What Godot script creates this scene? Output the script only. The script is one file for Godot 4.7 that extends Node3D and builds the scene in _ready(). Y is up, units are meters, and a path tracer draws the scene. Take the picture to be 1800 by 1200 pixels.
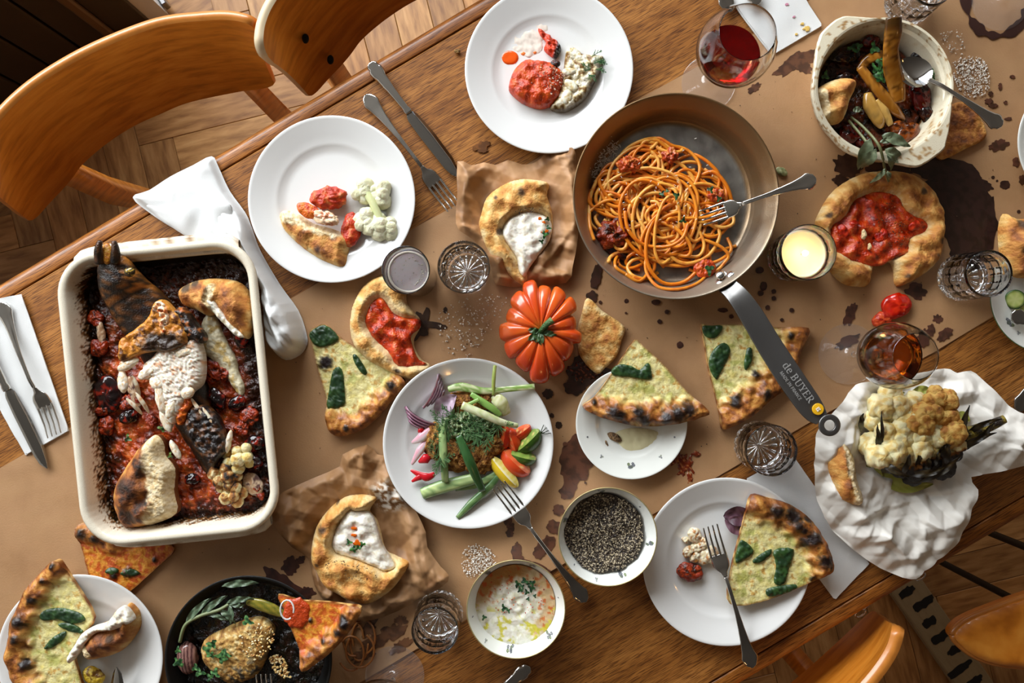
extends Node3D
# A long oak table laid with shared dishes, seen from straight above.
# The table top is at height T; the camera hangs EYE above it. P() turns a place in the frame and a height over the table into a point.
const S := 0.0008
const EYE := 1.2
const T := 0.75
const ANG := 0.536  # turn of the table against the frame
var nS := FastNoiseLite.new()
var nF := FastNoiseLite.new()
var nC := FastNoiseLite.new()
var nR := FastNoiseLite.new()
var rng := RandomNumberGenerator.new()
var M := {}
var tex := {}
var used := {}

func _ready() -> void:
	camera_and_light()
	setup_noise()
	make_materials()
	build_room()
	build_table()
	build_chairs()
	build_tableware()
	build_cutlery()
	build_glasses()
	build_papers()
	build_breads()
	build_roast_dish()
	build_pan_food()
	build_casserole_food()
	build_skillet_food()
	build_plate_food()
	build_bits()

func camera_and_light() -> void:
	var cam := Camera3D.new(); cam.name = "camera"
	cam.position = Vector3(0, T + EYE, 0); cam.rotation_degrees = Vector3(-90, 0, 0)
	cam.fov = rad_to_deg(2.0 * atan(600.0 * S / EYE)); cam.near = 0.05; cam.far = 30.0
	add_child(cam); cam.current = true
	var we := WorldEnvironment.new(); we.name = "world"
	var e := Environment.new()
	e.background_mode = Environment.BG_SKY
	var sky := Sky.new(); var sm := ProceduralSkyMaterial.new()
	sm.sky_top_color = Color(0.75, 0.8, 0.86); sm.sky_horizon_color = Color(0.88, 0.9, 0.92)
	sm.ground_bottom_color = Color(0.4, 0.4, 0.4); sm.ground_horizon_color = Color(0.6, 0.6, 0.6)
	sm.sky_energy_multiplier = 1.2
	sky.sky_material = sm; e.sky = sky
	e.tonemap_mode = Environment.TONE_MAPPER_LINEAR
	e.tonemap_exposure = 1.03
	e.sdfgi_enabled = true; e.ssao_enabled = true; e.ssil_enabled = true
	we.environment = e; add_child(we)
	# daylight that comes in through the glazed front beside the table
	var a := AreaLight3D.new(); a.name = "daylight"
	a.area_size = Vector2(3.6, 1.35); a.light_energy = 21.0; a.light_color = Color(0.965, 0.985, 1.0)
	a.area_normalize_energy = true; a.area_range = 12.0; a.shadow_enabled = true
	add_child(a)
	var c := wall_pt(-0.15, 2.5, 2.1)
	a.look_at_from_position(c, wall_pt(0.0, 0.0, 0.65), Vector3.UP)

# A point by its distance along the window wall, its distance from the eye towards that wall, and its height over the floor
func wall_pt(along: float, out: float, y: float) -> Vector3:
	var t := Vector3(cos(ANG), 0, -sin(ANG)); var n := Vector3(-sin(ANG), 0, -cos(ANG))
	return t * along + n * out + Vector3(0, y, 0)

func P(px: float, py: float, h := 0.0) -> Vector3:
	var k := S * (EYE - h) / EYE
	return Vector3((px - 900.0) * k, T + h, (py - 600.0) * k)

func Q(px: float, py: float, h := 0.0) -> Vector2:
	var k := S * (EYE - h) / EYE
	return Vector2((px - 900.0) * k, (py - 600.0) * k)

# ------------------------------------------------------------------ names and groups
func numbered(n: String) -> String:
	if not used.has(n):
		used[n] = 0
		return n
	used[n] += 1
	return "%s_%03d" % [n, used[n]]

func tag(o: Node, label: String, category: String, group := "", kind := "") -> Node:
	if label: o.set_meta("label", label)
	if category: o.set_meta("category", category)
	if group: o.set_meta("group", group)
	if kind: o.set_meta("kind", kind)
	return o

func thing(called: String, label: String, category: String, at: Vector3, turn := 0.0, group := "") -> Node3D:
	var o := Node3D.new(); o.name = numbered(called); add_child(o)
	o.position = at; o.rotation.y = turn
	tag(o, label, category, group)
	return o

func obj(called: String, m: Mesh, material: Material, parent: Node = null, at := Vector3.ZERO) -> MeshInstance3D:
	var o := MeshInstance3D.new()
	o.name = numbered(called) if parent == null else called
	o.mesh = m; o.material_override = material; o.position = at
	if parent: parent.add_child(o, true)
	else: add_child(o)
	return o

# one mesh that is a whole thing
func solo(called: String, m: Mesh, material: Material, label: String, category: String, at := Vector3.ZERO, group := "") -> MeshInstance3D:
	var o := obj(called, m, material, null, at)
	tag(o, label, category, group)
	return o

# ------------------------------------------------------------------ mesh builder
class MB:
	var v := PackedVector3Array()
	var c := PackedColorArray()
	var u := PackedVector2Array()
	var ix := PackedInt32Array()
	func add(p: Vector3, col := Color.WHITE, uv := Vector2.ZERO) -> int:
		v.append(p); c.append(col); u.append(uv)
		return v.size() - 1
	func tri(a: int, b: int, d: int) -> void:
		ix.append(a); ix.append(b); ix.append(d)
	func quad(a: int, b: int, d: int, e: int) -> void:
		ix.append(a); ix.append(b); ix.append(d); ix.append(a); ix.append(d); ix.append(e)
	# rows by columns of points; front faces towards rows x columns
	func grid(rows: int, cols: int, f: Callable, wrap := false, flip := false, cf = null) -> void:
		var first := v.size()
		for i in rows:
			for j in cols:
				var p: Vector3 = f.call(i, j)
				var col := Color.WHITE
				if cf != null:
					var s: Color = cf.call(i, j, p)
					col = s.srgb_to_linear()
				add(p, col, Vector2(float(j) / maxi(cols - 1, 1), float(i) / maxi(rows - 1, 1)))
		for i in rows - 1:
			for j in (cols if wrap else cols - 1):
				var k := (j + 1) % cols
				var a := first + i * cols + j; var b := first + (i + 1) * cols + j
				var d := first + i * cols + k; var e := first + (i + 1) * cols + k
				if flip: quad(a, b, e, d)
				else: quad(a, d, e, b)
	func done(flat := false) -> ArrayMesh:
		var vv := v; var cc := c; var uu := u; var ii := ix
		if flat:
			vv = PackedVector3Array(); cc = PackedColorArray(); uu = PackedVector2Array(); ii = PackedInt32Array()
			for k in ix.size():
				vv.append(v[ix[k]]); cc.append(c[ix[k]]); uu.append(u[ix[k]]); ii.append(k)
		var n := PackedVector3Array(); n.resize(vv.size())
		for k in range(0, ii.size(), 3):
			var a := ii[k]; var b := ii[k + 1]; var d := ii[k + 2]
			var f := (vv[d] - vv[a]).cross(vv[b] - vv[a])
			n[a] += f; n[b] += f; n[d] += f
		for k in n.size():
			n[k] = n[k].normalized() if n[k].length_squared() > 1e-30 else Vector3.UP
		var arr := []; arr.resize(Mesh.ARRAY_MAX)
		arr[Mesh.ARRAY_VERTEX] = vv; arr[Mesh.ARRAY_NORMAL] = n; arr[Mesh.ARRAY_COLOR] = cc; arr[Mesh.ARRAY_TEX_UV] = uu; arr[Mesh.ARRAY_INDEX] = ii
		var m := ArrayMesh.new(); m.add_surface_from_arrays(Mesh.PRIMITIVE_TRIANGLES, arr)
		return m

# turned shape: profile of (radius, height) from the bottom centre outwards and up
func lathe(b: MB, prof: Array, seg := 64, f = null, cf = null) -> void:
	b.grid(prof.size(), seg, func(i, j):
		var a = TAU * j / seg
		var r: float = prof[i][0]; var y: float = prof[i][1]
		if f != null:
			var q: Vector2 = f.call(i, a, r, y)
			r = q.x; y = q.y
		return Vector3(r * cos(a), y, r * sin(a)), true, false, cf)

# a smooth curve through points, n points in each span
func curve3(pts: Array, n := 6, closed := false) -> Array:
	var out := []
	var m := pts.size()
	for i in (m if closed else m - 1):
		var a: Vector3 = pts[(i - 1 + m) % m] if closed or i > 0 else pts[0]
		var b: Vector3 = pts[i]
		var c: Vector3 = pts[(i + 1) % m]
		var d: Vector3 = pts[(i + 2) % m] if closed or i + 2 < m else pts[m - 1]
		for k in n:
			out.append(b.cubic_interpolate(c, a, d, float(k) / n))
	if not closed: out.append(pts[m - 1])
	return out

func curve2(pts: Array, n := 4, closed := true) -> PackedVector2Array:
	var out := PackedVector2Array()
	var m := pts.size()
	for i in (m if closed else m - 1):
		var a: Vector2 = pts[(i - 1 + m) % m] if closed or i > 0 else pts[0]
		var b: Vector2 = pts[i]
		var c: Vector2 = pts[(i + 1) % m]
		var d: Vector2 = pts[(i + 2) % m] if closed or i + 2 < m else pts[m - 1]
		for k in n:
			out.append(b.cubic_interpolate(c, a, d, float(k) / n))
	if not closed: out.append(pts[m - 1])
	return out

# round bar along points with a radius (or a list of them); squash flattens it vertically
func tube(b: MB, pts: Array, rad, seg := 8, col := Color.WHITE, squash := 1.0, colf = null) -> void:
	var n := pts.size()
	var dirs := []
	var up := Vector3.UP
	for i in n:
		var d: Vector3 = pts[mini(i + 1, n - 1)] - pts[maxi(i - 1, 0)]
		dirs.append(d.normalized() if d.length() > 1e-9 else Vector3.RIGHT)
	if absf(dirs[0].dot(up)) > 0.95: up = Vector3.RIGHT
	var frames := []
	var side: Vector3 = up.cross(dirs[0]).normalized()
	for i in n:
		side = (side - dirs[i] * side.dot(dirs[i])).normalized()
		frames.append(side)
	var lin := col
	b.grid(n + 2, seg, func(i, j):
		var k := clampi(i - 1, 0, n - 1)
		var r: float = rad[k] if rad is Array else rad
		if i == 0 or i == n + 1: r = 0.0
		var s: Vector3 = frames[k]; var w: Vector3 = dirs[k].cross(s)
		var a = TAU * j / seg
		return pts[k] + (s * cos(a) + w * sin(a) * squash) * r, true, true, func(i, j, p): return colf.call(clampi(i - 1, 0, n - 1), j, p) if colf != null else lin)

func box(b: MB, c: Vector3, s: Vector3, bev := 0.002, basis := Basis()) -> void:
	# a box with chamfered edges
	var h := s / 2.0
	for ax in 3:
		for sg in [-1.0, 1.0]:
			var a1 := (ax + 1) % 3; var a2 := (ax + 2) % 3
			var q := []
			for k in 4:
				var p := Vector3.ZERO
				p[ax] = sg * h[ax]
				p[a1] = (h[a1] - bev) * ([-1.0, 1.0, 1.0, -1.0][k])
				p[a2] = (h[a2] - bev) * ([-1.0, -1.0, 1.0, 1.0][k])
				q.append(b.add(c + basis * p))
			if sg > 0: b.quad(q[0], q[3], q[2], q[1])
			else: b.quad(q[0], q[1], q[2], q[3])
	if bev > 0.0:
		for ax in 3:
			var a1 := (ax + 1) % 3; var a2 := (ax + 2) % 3
			for s1 in [-1.0, 1.0]:
				for s2 in [-1.0, 1.0]:
					var q := []
					for k in 4:
						var p := Vector3.ZERO
						p[ax] = (h[ax] - bev) * ([-1.0, 1.0, 1.0, -1.0][k])
						p[a1] = s1 * (h[a1] if k < 2 else h[a1] - bev)
						p[a2] = s2 * (h[a2] - bev if k < 2 else h[a2])
						q.append(b.add(c + basis * p))
					if s1 * s2 > 0: b.quad(q[0], q[3], q[2], q[1])
					else: b.quad(q[0], q[1], q[2], q[3])

# ball with its surface pushed by noise
func blob(b: MB, c: Vector3, r: Vector3, basis := Basis(), amp := 0.0, freq := 60.0, cf = null, rows := 14, cols := 20, sd := 0.0) -> void:
	b.grid(rows, cols, func(i, j):
		var t = -PI / 2 + PI * i / (rows - 1)
		var a = TAU * j / cols
		var d := Vector3(cos(t) * cos(a), sin(t), cos(t) * sin(a))
		var p := d * r
		if amp > 0.0: p += d * amp * nF.get_noise_3dv((p + Vector3(sd, sd * 1.7, -sd)) * freq)
		return c + basis * p, true, false, cf)

# signed distance to a closed outline, positive inside; near returns the closest point
func sd2(poly: PackedVector2Array, p: Vector2, near: Array) -> float:
	var best := 1e9; var bp := p
	var n := poly.size()
	var a := poly[n - 1]
	for k in n:
		var e := poly[k]
		var q := Geometry2D.get_closest_point_to_segment(p, a, e)
		var d := p.distance_squared_to(q)
		if d < best:
			best = d; bp = q
		a = e
	near[0] = bp
	var r := sqrt(best)
	return r if Geometry2D.is_point_in_polygon(p, poly) else -r

func line_dist(line: PackedVector2Array, p: Vector2) -> float:
	var best := 1e9
	for k in line.size() - 1:
		best = minf(best, p.distance_squared_to(Geometry2D.get_closest_point_to_segment(p, line[k], line[k + 1])))
	return sqrt(best)

# A solid with an outline: hf(p, d) is the height of its top at p, d metres in from the outline; cf(p, d, y) its colour.
# base: the height it stands on (skirt down to it), or NAN for none. low(p): lower side instead of a flat base.
func slab(b: MB, poly: PackedVector2Array, cell: float, hf: Callable, cf: Callable, base = 0.0, side = null, low = null) -> void:
	var lo := poly[0]; var hi := poly[0]
	for q in poly:
		lo = lo.min(q); hi = hi.max(q)
	lo -= Vector2.ONE * cell * 0.37
	var nx := int(ceil((hi.x - lo.x) / cell)) + 2; var nz := int(ceil((hi.y - lo.y) / cell)) + 2
	var pos := PackedVector2Array(); pos.resize(nx * nz)
	var ds := PackedFloat32Array(); ds.resize(nx * nz)
	var id := PackedInt32Array(); id.resize(nx * nz); id.fill(-1)
	var near := [Vector2()]
	for j in nz:
		for i in nx:
			var p := lo + Vector2(i, j) * cell
			var d := sd2(poly, p, near)
			if d < cell * 0.35:
				pos[j * nx + i] = near[0]
			else:
				pos[j * nx + i] = p
				ds[j * nx + i] = d
	var tris := PackedInt32Array()
	var pts := PackedVector2Array(); var dd := PackedFloat32Array()
	for j in nz - 1:
		for i in nx - 1:
			var q := [j * nx + i, j * nx + i + 1, (j + 1) * nx + i + 1, (j + 1) * nx + i]
			var inside := 0
			for k in q:
				if ds[k] > 0.0: inside += 1
			if inside == 0: continue
			for k in q:
				if id[k] < 0:
					id[k] = pts.size(); pts.append(pos[k]); dd.append(maxf(ds[k], 0.0))
			for t3 in [[0, 1, 2], [0, 2, 3]]:
				var a: int = q[t3[0]]; var e: int = q[t3[1]]; var f: int = q[t3[2]]
				if absf((pos[e] - pos[a]).cross(pos[f] - pos[a])) > cell * cell * 0.002:
					tris.append(id[a]); tris.append(id[e]); tris.append(id[f])
	var first := b.v.size()
	for k in pts.size():
		var y: float = hf.call(pts[k], dd[k])
		var col: Color = cf.call(pts[k], dd[k], y)
		b.add(Vector3(pts[k].x, y, pts[k].y), col.srgb_to_linear(), pts[k])
	for k in tris:
		b.ix.append(first + k)
	if low != null:
		var f2 := b.v.size()
		for k in pts.size():
			b.add(Vector3(pts[k].x, low.call(pts[k]), pts[k].y), b.c[first + k], pts[k])
		for k in range(0, tris.size(), 3):
			b.tri(f2 + tris[k], f2 + tris[k + 2], f2 + tris[k + 1])
	if base == null: return
	var edges := {}
	for k in range(0, tris.size(), 3):
		for e in 3:
			var a := tris[k + e]; var f := tris[k + (e + 1) % 3]
			if edges.has(Vector2i(f, a)): edges.erase(Vector2i(f, a))
			else: edges[Vector2i(a, f)] = true
	var low_of := {}
	for e: Vector2i in edges:
		for k in [e.x, e.y]:
			if not low_of.has(k):
				var top := b.v[first + k]
				var bot := Vector3(top.x, low.call(pts[k]) if low != null else base, top.z)
				var sc := b.c[first + k]
				if side != null:
					var s: Color = side.call(pts[k])
					sc = s.srgb_to_linear()
				low_of[k] = [b.add(top, sc, pts[k]), b.add(bot, sc, pts[k])]
		b.quad(low_of[e.x][0], low_of[e.x][1], low_of[e.y][1], low_of[e.y][0])

# outlines from places in the frame, at height h, round the origin o
func outline(px: Array, h: float, o: Vector3, n := 4, closed := true) -> PackedVector2Array:
	var pts := []
	for k in range(0, px.size(), 2):
		pts.append(Q(px[k], px[k + 1], h) - Vector2(o.x, o.z))
	return curve2(pts, n, closed) if n > 1 else PackedVector2Array(pts)

func sharp(px: Array, h: float, o: Vector3) -> PackedVector2Array:
	return outline(px, h, o, 1)

# a profile with extra points so that no step is longer than most
func densify(prof: Array, most: float) -> Array:
	var out := [prof[0]]
	for k in range(1, prof.size()):
		var a := Vector2(prof[k - 1][0], prof[k - 1][1]); var b := Vector2(prof[k][0], prof[k][1])
		var n := maxi(1, int(ceil(a.distance_to(b) / most)))
		for i in n:
			var q := a.lerp(b, (i + 1.0) / n)
			out.append([q.x, q.y])
	return out

func ring(c: Vector2, r: Vector2, n := 28, wob := 0.0, sd := 0.0, turn := 0.0) -> PackedVector2Array:
	var out := PackedVector2Array()
	for k in n:
		var a := TAU * k / n
		var w := 1.0 + wob * nS.get_noise_2d(cos(a) * 1.6 + sd * 7.1, sin(a) * 1.6 - sd * 3.3)
		out.append(c + (Vector2(cos(a) * r.x, sin(a) * r.y) * w).rotated(turn))
	return out

func sm(a: float, b: float, x: float) -> float:
	return smoothstep(a, b, x)

func puff(d: float, r: float) -> float:
	var t := clampf(d / r, 0.0, 1.0)
	return sqrt(t * (2.0 - t))

func rgb(r: float, g: float, b: float) -> Color:
	return Color(r / 255.0, g / 255.0, b / 255.0)

func ramp(t: float, cols: Array) -> Color:
	var x := clampf(t, 0.0, 0.9999) * (cols.size() - 1)
	var k := int(x)
	var a: Color = cols[k]; var b: Color = cols[k + 1]
	return a.lerp(b, x - k)

func ns(p: Vector2, f: float, sd := 0.0) -> float:
	return nS.get_noise_2d(p.x * f + sd * 13.7, p.y * f - sd * 5.3)

func nf(p: Vector2, f: float, sd := 0.0) -> float:
	return nF.get_noise_2d(p.x * f + sd * 13.7, p.y * f - sd * 5.3)

func nc(p: Vector2, f: float, sd := 0.0) -> float:
	return nC.get_noise_2d(p.x * f + sd * 13.7, p.y * f - sd * 5.3)

func setup_noise() -> void:
	rng.seed = 7
	for n in [nS, nF, nC, nR]:
		n.seed = 11; n.frequency = 1.0; n.noise_type = FastNoiseLite.TYPE_SIMPLEX; n.fractal_type = FastNoiseLite.FRACTAL_NONE
	nF.fractal_type = FastNoiseLite.FRACTAL_FBM; nF.fractal_octaves = 4; nF.fractal_gain = 0.55
	nC.noise_type = FastNoiseLite.TYPE_CELLULAR; nC.cellular_return_type = FastNoiseLite.RETURN_DISTANCE
	nR.fractal_type = FastNoiseLite.FRACTAL_RIDGED; nR.fractal_octaves = 3

# ------------------------------------------------------------------ materials
func noise_tex(called: String, freq: float, cols: Array, octaves := 4, size := 512, warp := 0.0, type := FastNoiseLite.TYPE_SIMPLEX, sd := 3) -> NoiseTexture2D:
	var t := NoiseTexture2D.new()
	var n := FastNoiseLite.new(); n.noise_type = type; n.frequency = freq; n.seed = sd
	n.fractal_type = FastNoiseLite.FRACTAL_FBM; n.fractal_octaves = octaves; n.fractal_gain = 0.55
	if type == FastNoiseLite.TYPE_CELLULAR: n.fractal_type = FastNoiseLite.FRACTAL_NONE if octaves < 2 else n.fractal_type
	if warp > 0.0:
		n.domain_warp_enabled = true; n.domain_warp_amplitude = warp; n.domain_warp_frequency = freq * 0.6
	t.noise = n; t.width = size; t.height = size; t.seamless = true; t.normalize = true
	if cols:
		var g := Gradient.new()
		var off := PackedFloat32Array(); var cc := PackedColorArray()
		for k in cols.size():
			off.append(cols[k][0]); cc.append(cols[k][1])
		g.offsets = off; g.colors = cc
		t.color_ramp = g
	tex[called] = t
	return t

func mat(called: String, col: Color, rough: float, o := {}) -> StandardMaterial3D:
	var m := StandardMaterial3D.new()
	m.resource_name = called; m.albedo_color = col; m.roughness = rough
	if o.has("vc"): m.vertex_color_use_as_albedo = true
	if o.has("metal"): m.metallic = o.metal
	if o.has("spec"): m.metallic_specular = o.spec
	if o.has("coat"):
		m.clearcoat_enabled = true; m.clearcoat = o.coat; m.clearcoat_roughness = o.get("coat_rough", 0.15)
	if o.has("sss"):
		m.subsurf_scatter_enabled = true; m.subsurf_scatter_strength = o.sss
	if o.has("back"):
		m.backlight_enabled = true; m.backlight = o.back
		m.cull_mode = BaseMaterial3D.CULL_DISABLED
	if o.has("tex"):
		m.albedo_texture = o.tex
	if o.has("bump"):
		m.heightmap_enabled = true; m.heightmap_texture = o.bump; m.heightmap_scale = o.get("bump_cm", 0.1)
	if o.has("scale"):
		m.uv1_triplanar = true; m.uv1_triplanar_sharpness = 4.0
		m.uv1_scale = o.scale if o.scale is Vector3 else Vector3.ONE * o.scale
		m.uv1_offset = o.get("offset", Vector3.ZERO)
	if o.has("detail"):
		m.detail_enabled = true; m.detail_albedo = o.detail; m.detail_blend_mode = BaseMaterial3D.BLEND_MODE_MUL
		m.detail_uv_layer = BaseMaterial3D.DETAIL_UV_2
		m.uv2_triplanar = true; m.uv2_triplanar_sharpness = 4.0
		m.uv2_scale = o.get("scale2", Vector3.ONE)
	if o.has("glass"):
		m.refraction_enabled = true; m.refraction_scale = o.glass
		m.transparency = BaseMaterial3D.TRANSPARENCY_ALPHA
		m.albedo_color.a = 0.0
	if o.has("alpha"):
		m.transparency = BaseMaterial3D.TRANSPARENCY_ALPHA
		m.albedo_color.a = o.alpha
	M[called] = m
	return m

func make_materials() -> void:
	var grain := noise_tex("grain", 0.010, [[0.0, rgb(136, 88, 40)], [0.4, rgb(160, 108, 54)], [0.65, rgb(174, 121, 64)], [1.0, rgb(188, 134, 76)]], 4, 1024, 30.0)
	var pores := noise_tex("pores", 0.045, [[0.0, Color(0.5, 0.45, 0.4)], [0.36, Color(0.66, 0.61, 0.57)], [0.46, Color(0.93, 0.92, 0.91)], [1.0, Color(1, 1, 1)]], 3, 1024, 12.0, FastNoiseLite.TYPE_SIMPLEX, 9)
	var pale := noise_tex("pale_grain", 0.012, [[0.0, rgb(136, 94, 52)], [0.4, rgb(172, 128, 78)], [0.7, rgb(190, 146, 94)], [1.0, rgb(202, 162, 112)]], 4, 512, 30.0, FastNoiseLite.TYPE_SIMPLEX, 21)
	var ply := noise_tex("ply_grain", 0.010, [[0.0, rgb(160, 88, 18)], [0.5, rgb(202, 122, 36)], [1.0, rgb(220, 146, 56)]], 4, 512, 20.0, FastNoiseLite.TYPE_SIMPLEX, 5)
	var fine := noise_tex("fine", 0.06, [], 4, 512)
	var coarse := noise_tex("coarse", 0.016, [], 5, 512)
	var cells := noise_tex("cells", 0.05, [], 1, 512, 0.0, FastNoiseLite.TYPE_CELLULAR)
	var blot := noise_tex("blotches", 0.008, [[0.0, Color(0.92, 0.9, 0.88)], [0.5, Color(0.975, 0.97, 0.965)], [1.0, Color(1, 1, 1)]], 5, 512)
	var speck := noise_tex("specks", 0.11, [[0.0, Color(0.8, 0.74, 0.66)], [0.2, Color(0.92, 0.9, 0.87)], [0.32, Color(1, 1, 1)], [1.0, Color(1, 1, 1)]], 2, 512, 0.0, FastNoiseLite.TYPE_SIMPLEX, 33)
	# woods
	mat("table_wood", rgb(252, 240, 214), 0.42, {"tex": grain, "scale": Vector3(0.22, 3, 2.6), "detail": pores, "scale2": Vector3(0.55, 8, 13), "bump": pores, "bump_cm": 0.0, "spec": 0.5})
	mat("table_edge", rgb(255, 232, 190), 0.36, {"tex": grain, "scale": Vector3(0.2, 2, 2.6), "offset": Vector3(0.3, 0.2, 0.4), "detail": pores, "scale2": Vector3(0.5, 8, 13)})
	for k in 4:
		mat("plank_%d" % k, [rgb(255, 246, 232), rgb(236, 222, 204), rgb(250, 232, 206), rgb(226, 214, 198)][k], 0.45, {"tex": pale, "scale": Vector3(1.1, 4, 6.5), "offset": Vector3(0.31 * k, 0.1, 0.17 * k)})
	mat("chair_wood", Color.WHITE, 0.3, {"tex": ply, "scale": Vector3(2.0, 9, 2.0), "coat": 0.5, "coat_rough": 0.2})
	mat("chair_edge", rgb(196, 122, 48), 0.35, {"tex": blot, "scale": 9.0, "coat": 0.4})
	mat("pale_ply", rgb(206, 186, 152), 0.5)
	mat("wainscot", rgb(50, 36, 20), 0.55, {"detail": blot, "scale2": Vector3(3, 3, 3)})
	mat("dark_gap", rgb(10, 8, 6), 0.9)
	mat("batten", rgb(92, 64, 34), 0.5)
	mat("plaster", rgb(172, 166, 156), 0.9)
	mat("ceiling", rgb(104, 101, 96), 0.9)
	mat("dark_panel", rgb(66, 50, 36), 0.7)
	mat("weathered", rgb(150, 128, 92), 0.8, {"detail": blot, "scale2": Vector3(3, 6, 12)})
	mat("white_paint", rgb(212, 214, 212), 0.5)
	mat("steel_strip", rgb(150, 150, 152), 0.35, {"metal": 1.0})
	mat("pane", Color(1, 1, 1), 0.02, {"alpha": 0.04})
	# ceramics, metal, glass
	mat("porcelain", rgb(224, 223, 220), 0.14, {"spec": 0.5, "coat": 0.35, "coat_rough": 0.06})
	mat("bone_china", rgb(230, 231, 224), 0.14, {"spec": 0.5, "coat": 0.3, "coat_rough": 0.06})
	mat("gilt", rgb(186, 170, 120), 0.3, {"metal": 0.6})
	mat("enamel", Color.WHITE, 0.3, {"vc": 1, "coat": 0.3, "detail": speck, "scale2": Vector3.ONE * 14.0})
	mat("print", Color.WHITE, 0.3, {"vc": 1})
	mat("silver", rgb(214, 212, 208), 0.06, {"metal": 1.0})
	mat("blade", rgb(176, 174, 170), 0.12, {"metal": 1.0})
	mat("pan_steel", Color.WHITE, 0.4, {"vc": 1, "metal": 0.8, "bump": fine, "bump_cm": 0.01, "scale": 12.0})
	mat("pan_handle", rgb(118, 116, 114), 0.38, {"metal": 0.9})
	mat("badge", rgb(232, 176, 32), 0.3)
	mat("white_print", rgb(236, 232, 222), 0.4)
	mat("badge_ink", rgb(150, 104, 20), 0.4)
	mat("pale_engraving", rgb(184, 182, 178), 0.35, {"metal": 0.5})
	mat("black_iron", rgb(26, 25, 24), 0.42, {"metal": 0.5, "bump": fine, "bump_cm": 0.02, "scale": 20.0})
	mat("glass", Color(1, 1, 1), 0.0, {"glass": 0.05})
	mat("thin_glass", Color(1, 1, 1), 0.0, {"alpha": 0.03})
	mat("water", Color(0.98, 0.99, 1.0), 0.0, {"glass": 0.033})
	mat("red_wine", Color(0.5, 0.03, 0.04), 0.0, {"glass": 0.035})
	mat("amber_wine", Color(0.66, 0.33, 0.07), 0.0, {"glass": 0.035})
	mat("cloudy_drink", rgb(176, 164, 164), 0.1, {"sss": 0.3})
	mat("foam", rgb(206, 196, 182), 0.5)
	mat("wax", rgb(250, 238, 214), 0.35, {"sss": 0.7})
	var fl := mat("flame", rgb(255, 214, 140), 0.5)
	fl.emission_enabled = true; fl.emission = rgb(255, 226, 160); fl.emission_energy_multiplier = 6.0
	var bl := mat("bulb", rgb(255, 224, 170), 0.5)
	bl.emission_enabled = true; bl.emission = rgb(255, 206, 140); bl.emission_energy_multiplier = 8.0
	mat("shade_metal", rgb(40, 36, 32), 0.5, {"metal": 0.6})
	mat("wick", rgb(30, 24, 20), 0.9)
	# papers and cloth
	mat("kraft", Color.WHITE, 0.62, {"vc": 1, "detail": blot, "scale2": Vector3.ONE * 2.3, "bump": fine, "bump_cm": 0.012, "scale": 9.0})
	mat("kraft_sheet", Color.WHITE, 0.6, {"vc": 1, "back": Color(0.3, 0.2, 0.1), "detail": blot, "scale2": Vector3.ONE * 8.0})
	mat("napkin", rgb(216, 216, 214), 0.85, {"bump": fine, "bump_cm": 0.02, "scale": 22.0, "back": Color(0.25, 0.25, 0.25)})
	mat("parchment", rgb(228, 223, 214), 0.6, {"back": Color(0.35, 0.34, 0.3)})
	mat("stain", Color.WHITE, 0.4, {"vc": 1})
	# food
	mat("crust", Color.WHITE, 0.72, {"vc": 1, "bump": coarse, "bump_cm": 0.07, "scale": 22.0, "detail": blot, "scale2": Vector3.ONE * 30.0})
	mat("crumb", Color.WHITE, 0.85, {"vc": 1, "bump": cells, "bump_cm": 0.1, "scale": 22.0})
	mat("cheese", Color.WHITE, 0.46, {"vc": 1, "bump": coarse, "bump_cm": 0.035, "scale": 26.0, "detail": blot, "scale2": Vector3.ONE * 34.0})
	mat("wet", Color.WHITE, 0.24, {"vc": 1, "bump": coarse, "bump_cm": 0.07, "scale": 26.0, "spec": 0.5})
	mat("wet_smooth", Color.WHITE, 0.12, {"vc": 1})
	mat("sauce", Color.WHITE, 0.18, {"vc": 1, "bump": coarse, "bump_cm": 0.1, "scale": 20.0})
	mat("cream", Color.WHITE, 0.3, {"vc": 1, "sss": 0.08, "bump": coarse, "bump_cm": 0.03, "scale": 20.0})
	mat("floret", Color.WHITE, 0.62, {"vc": 1, "bump": cells, "bump_cm": -0.05, "scale": 45.0, "sss": 0.1})
	mat("char", rgb(24, 18, 15), 0.6, {"bump": coarse, "bump_cm": 0.15, "scale": 30.0})
	mat("leaf", Color.WHITE, 0.42, {"vc": 1, "back": Color(0.2, 0.3, 0.1)})
	mat("herb", Color.WHITE, 0.5, {"vc": 1, "back": Color(0.2, 0.3, 0.1)})
	mat("veg", Color.WHITE, 0.26, {"vc": 1, "sss": 0.15})
	mat("matte_veg", Color.WHITE, 0.5, {"vc": 1, "bump": coarse, "bump_cm": 0.1, "scale": 30.0})
	mat("skin", Color.WHITE, 0.34, {"vc": 1, "bump": coarse, "bump_cm": 0.05, "scale": 30.0})
	mat("flake", Color.WHITE, 0.38, {"vc": 1, "sss": 0.15, "bump": coarse, "bump_cm": 0.01, "scale": 30.0})
	mat("pasta", Color.WHITE, 0.28, {"vc": 1, "sss": 0.1})
	mat("grainy", Color.WHITE, 0.6, {"vc": 1})
	mat("salt", rgb(226, 218, 204), 0.4)
	mat("tomato_skin", Color.WHITE, 0.22, {"vc": 1, "coat": 0.5, "coat_rough": 0.12, "sss": 0.1})

# ------------------------------------------------------------------ the room
func struct(called: String, m: Mesh, material: Material, label: String, parent: Node = null, at := Vector3.ZERO) -> MeshInstance3D:
	var o := obj(called, m, material, parent, at)
	if parent == null:
		o.set_meta("kind", "structure"); o.set_meta("label", label)
	return o

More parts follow.
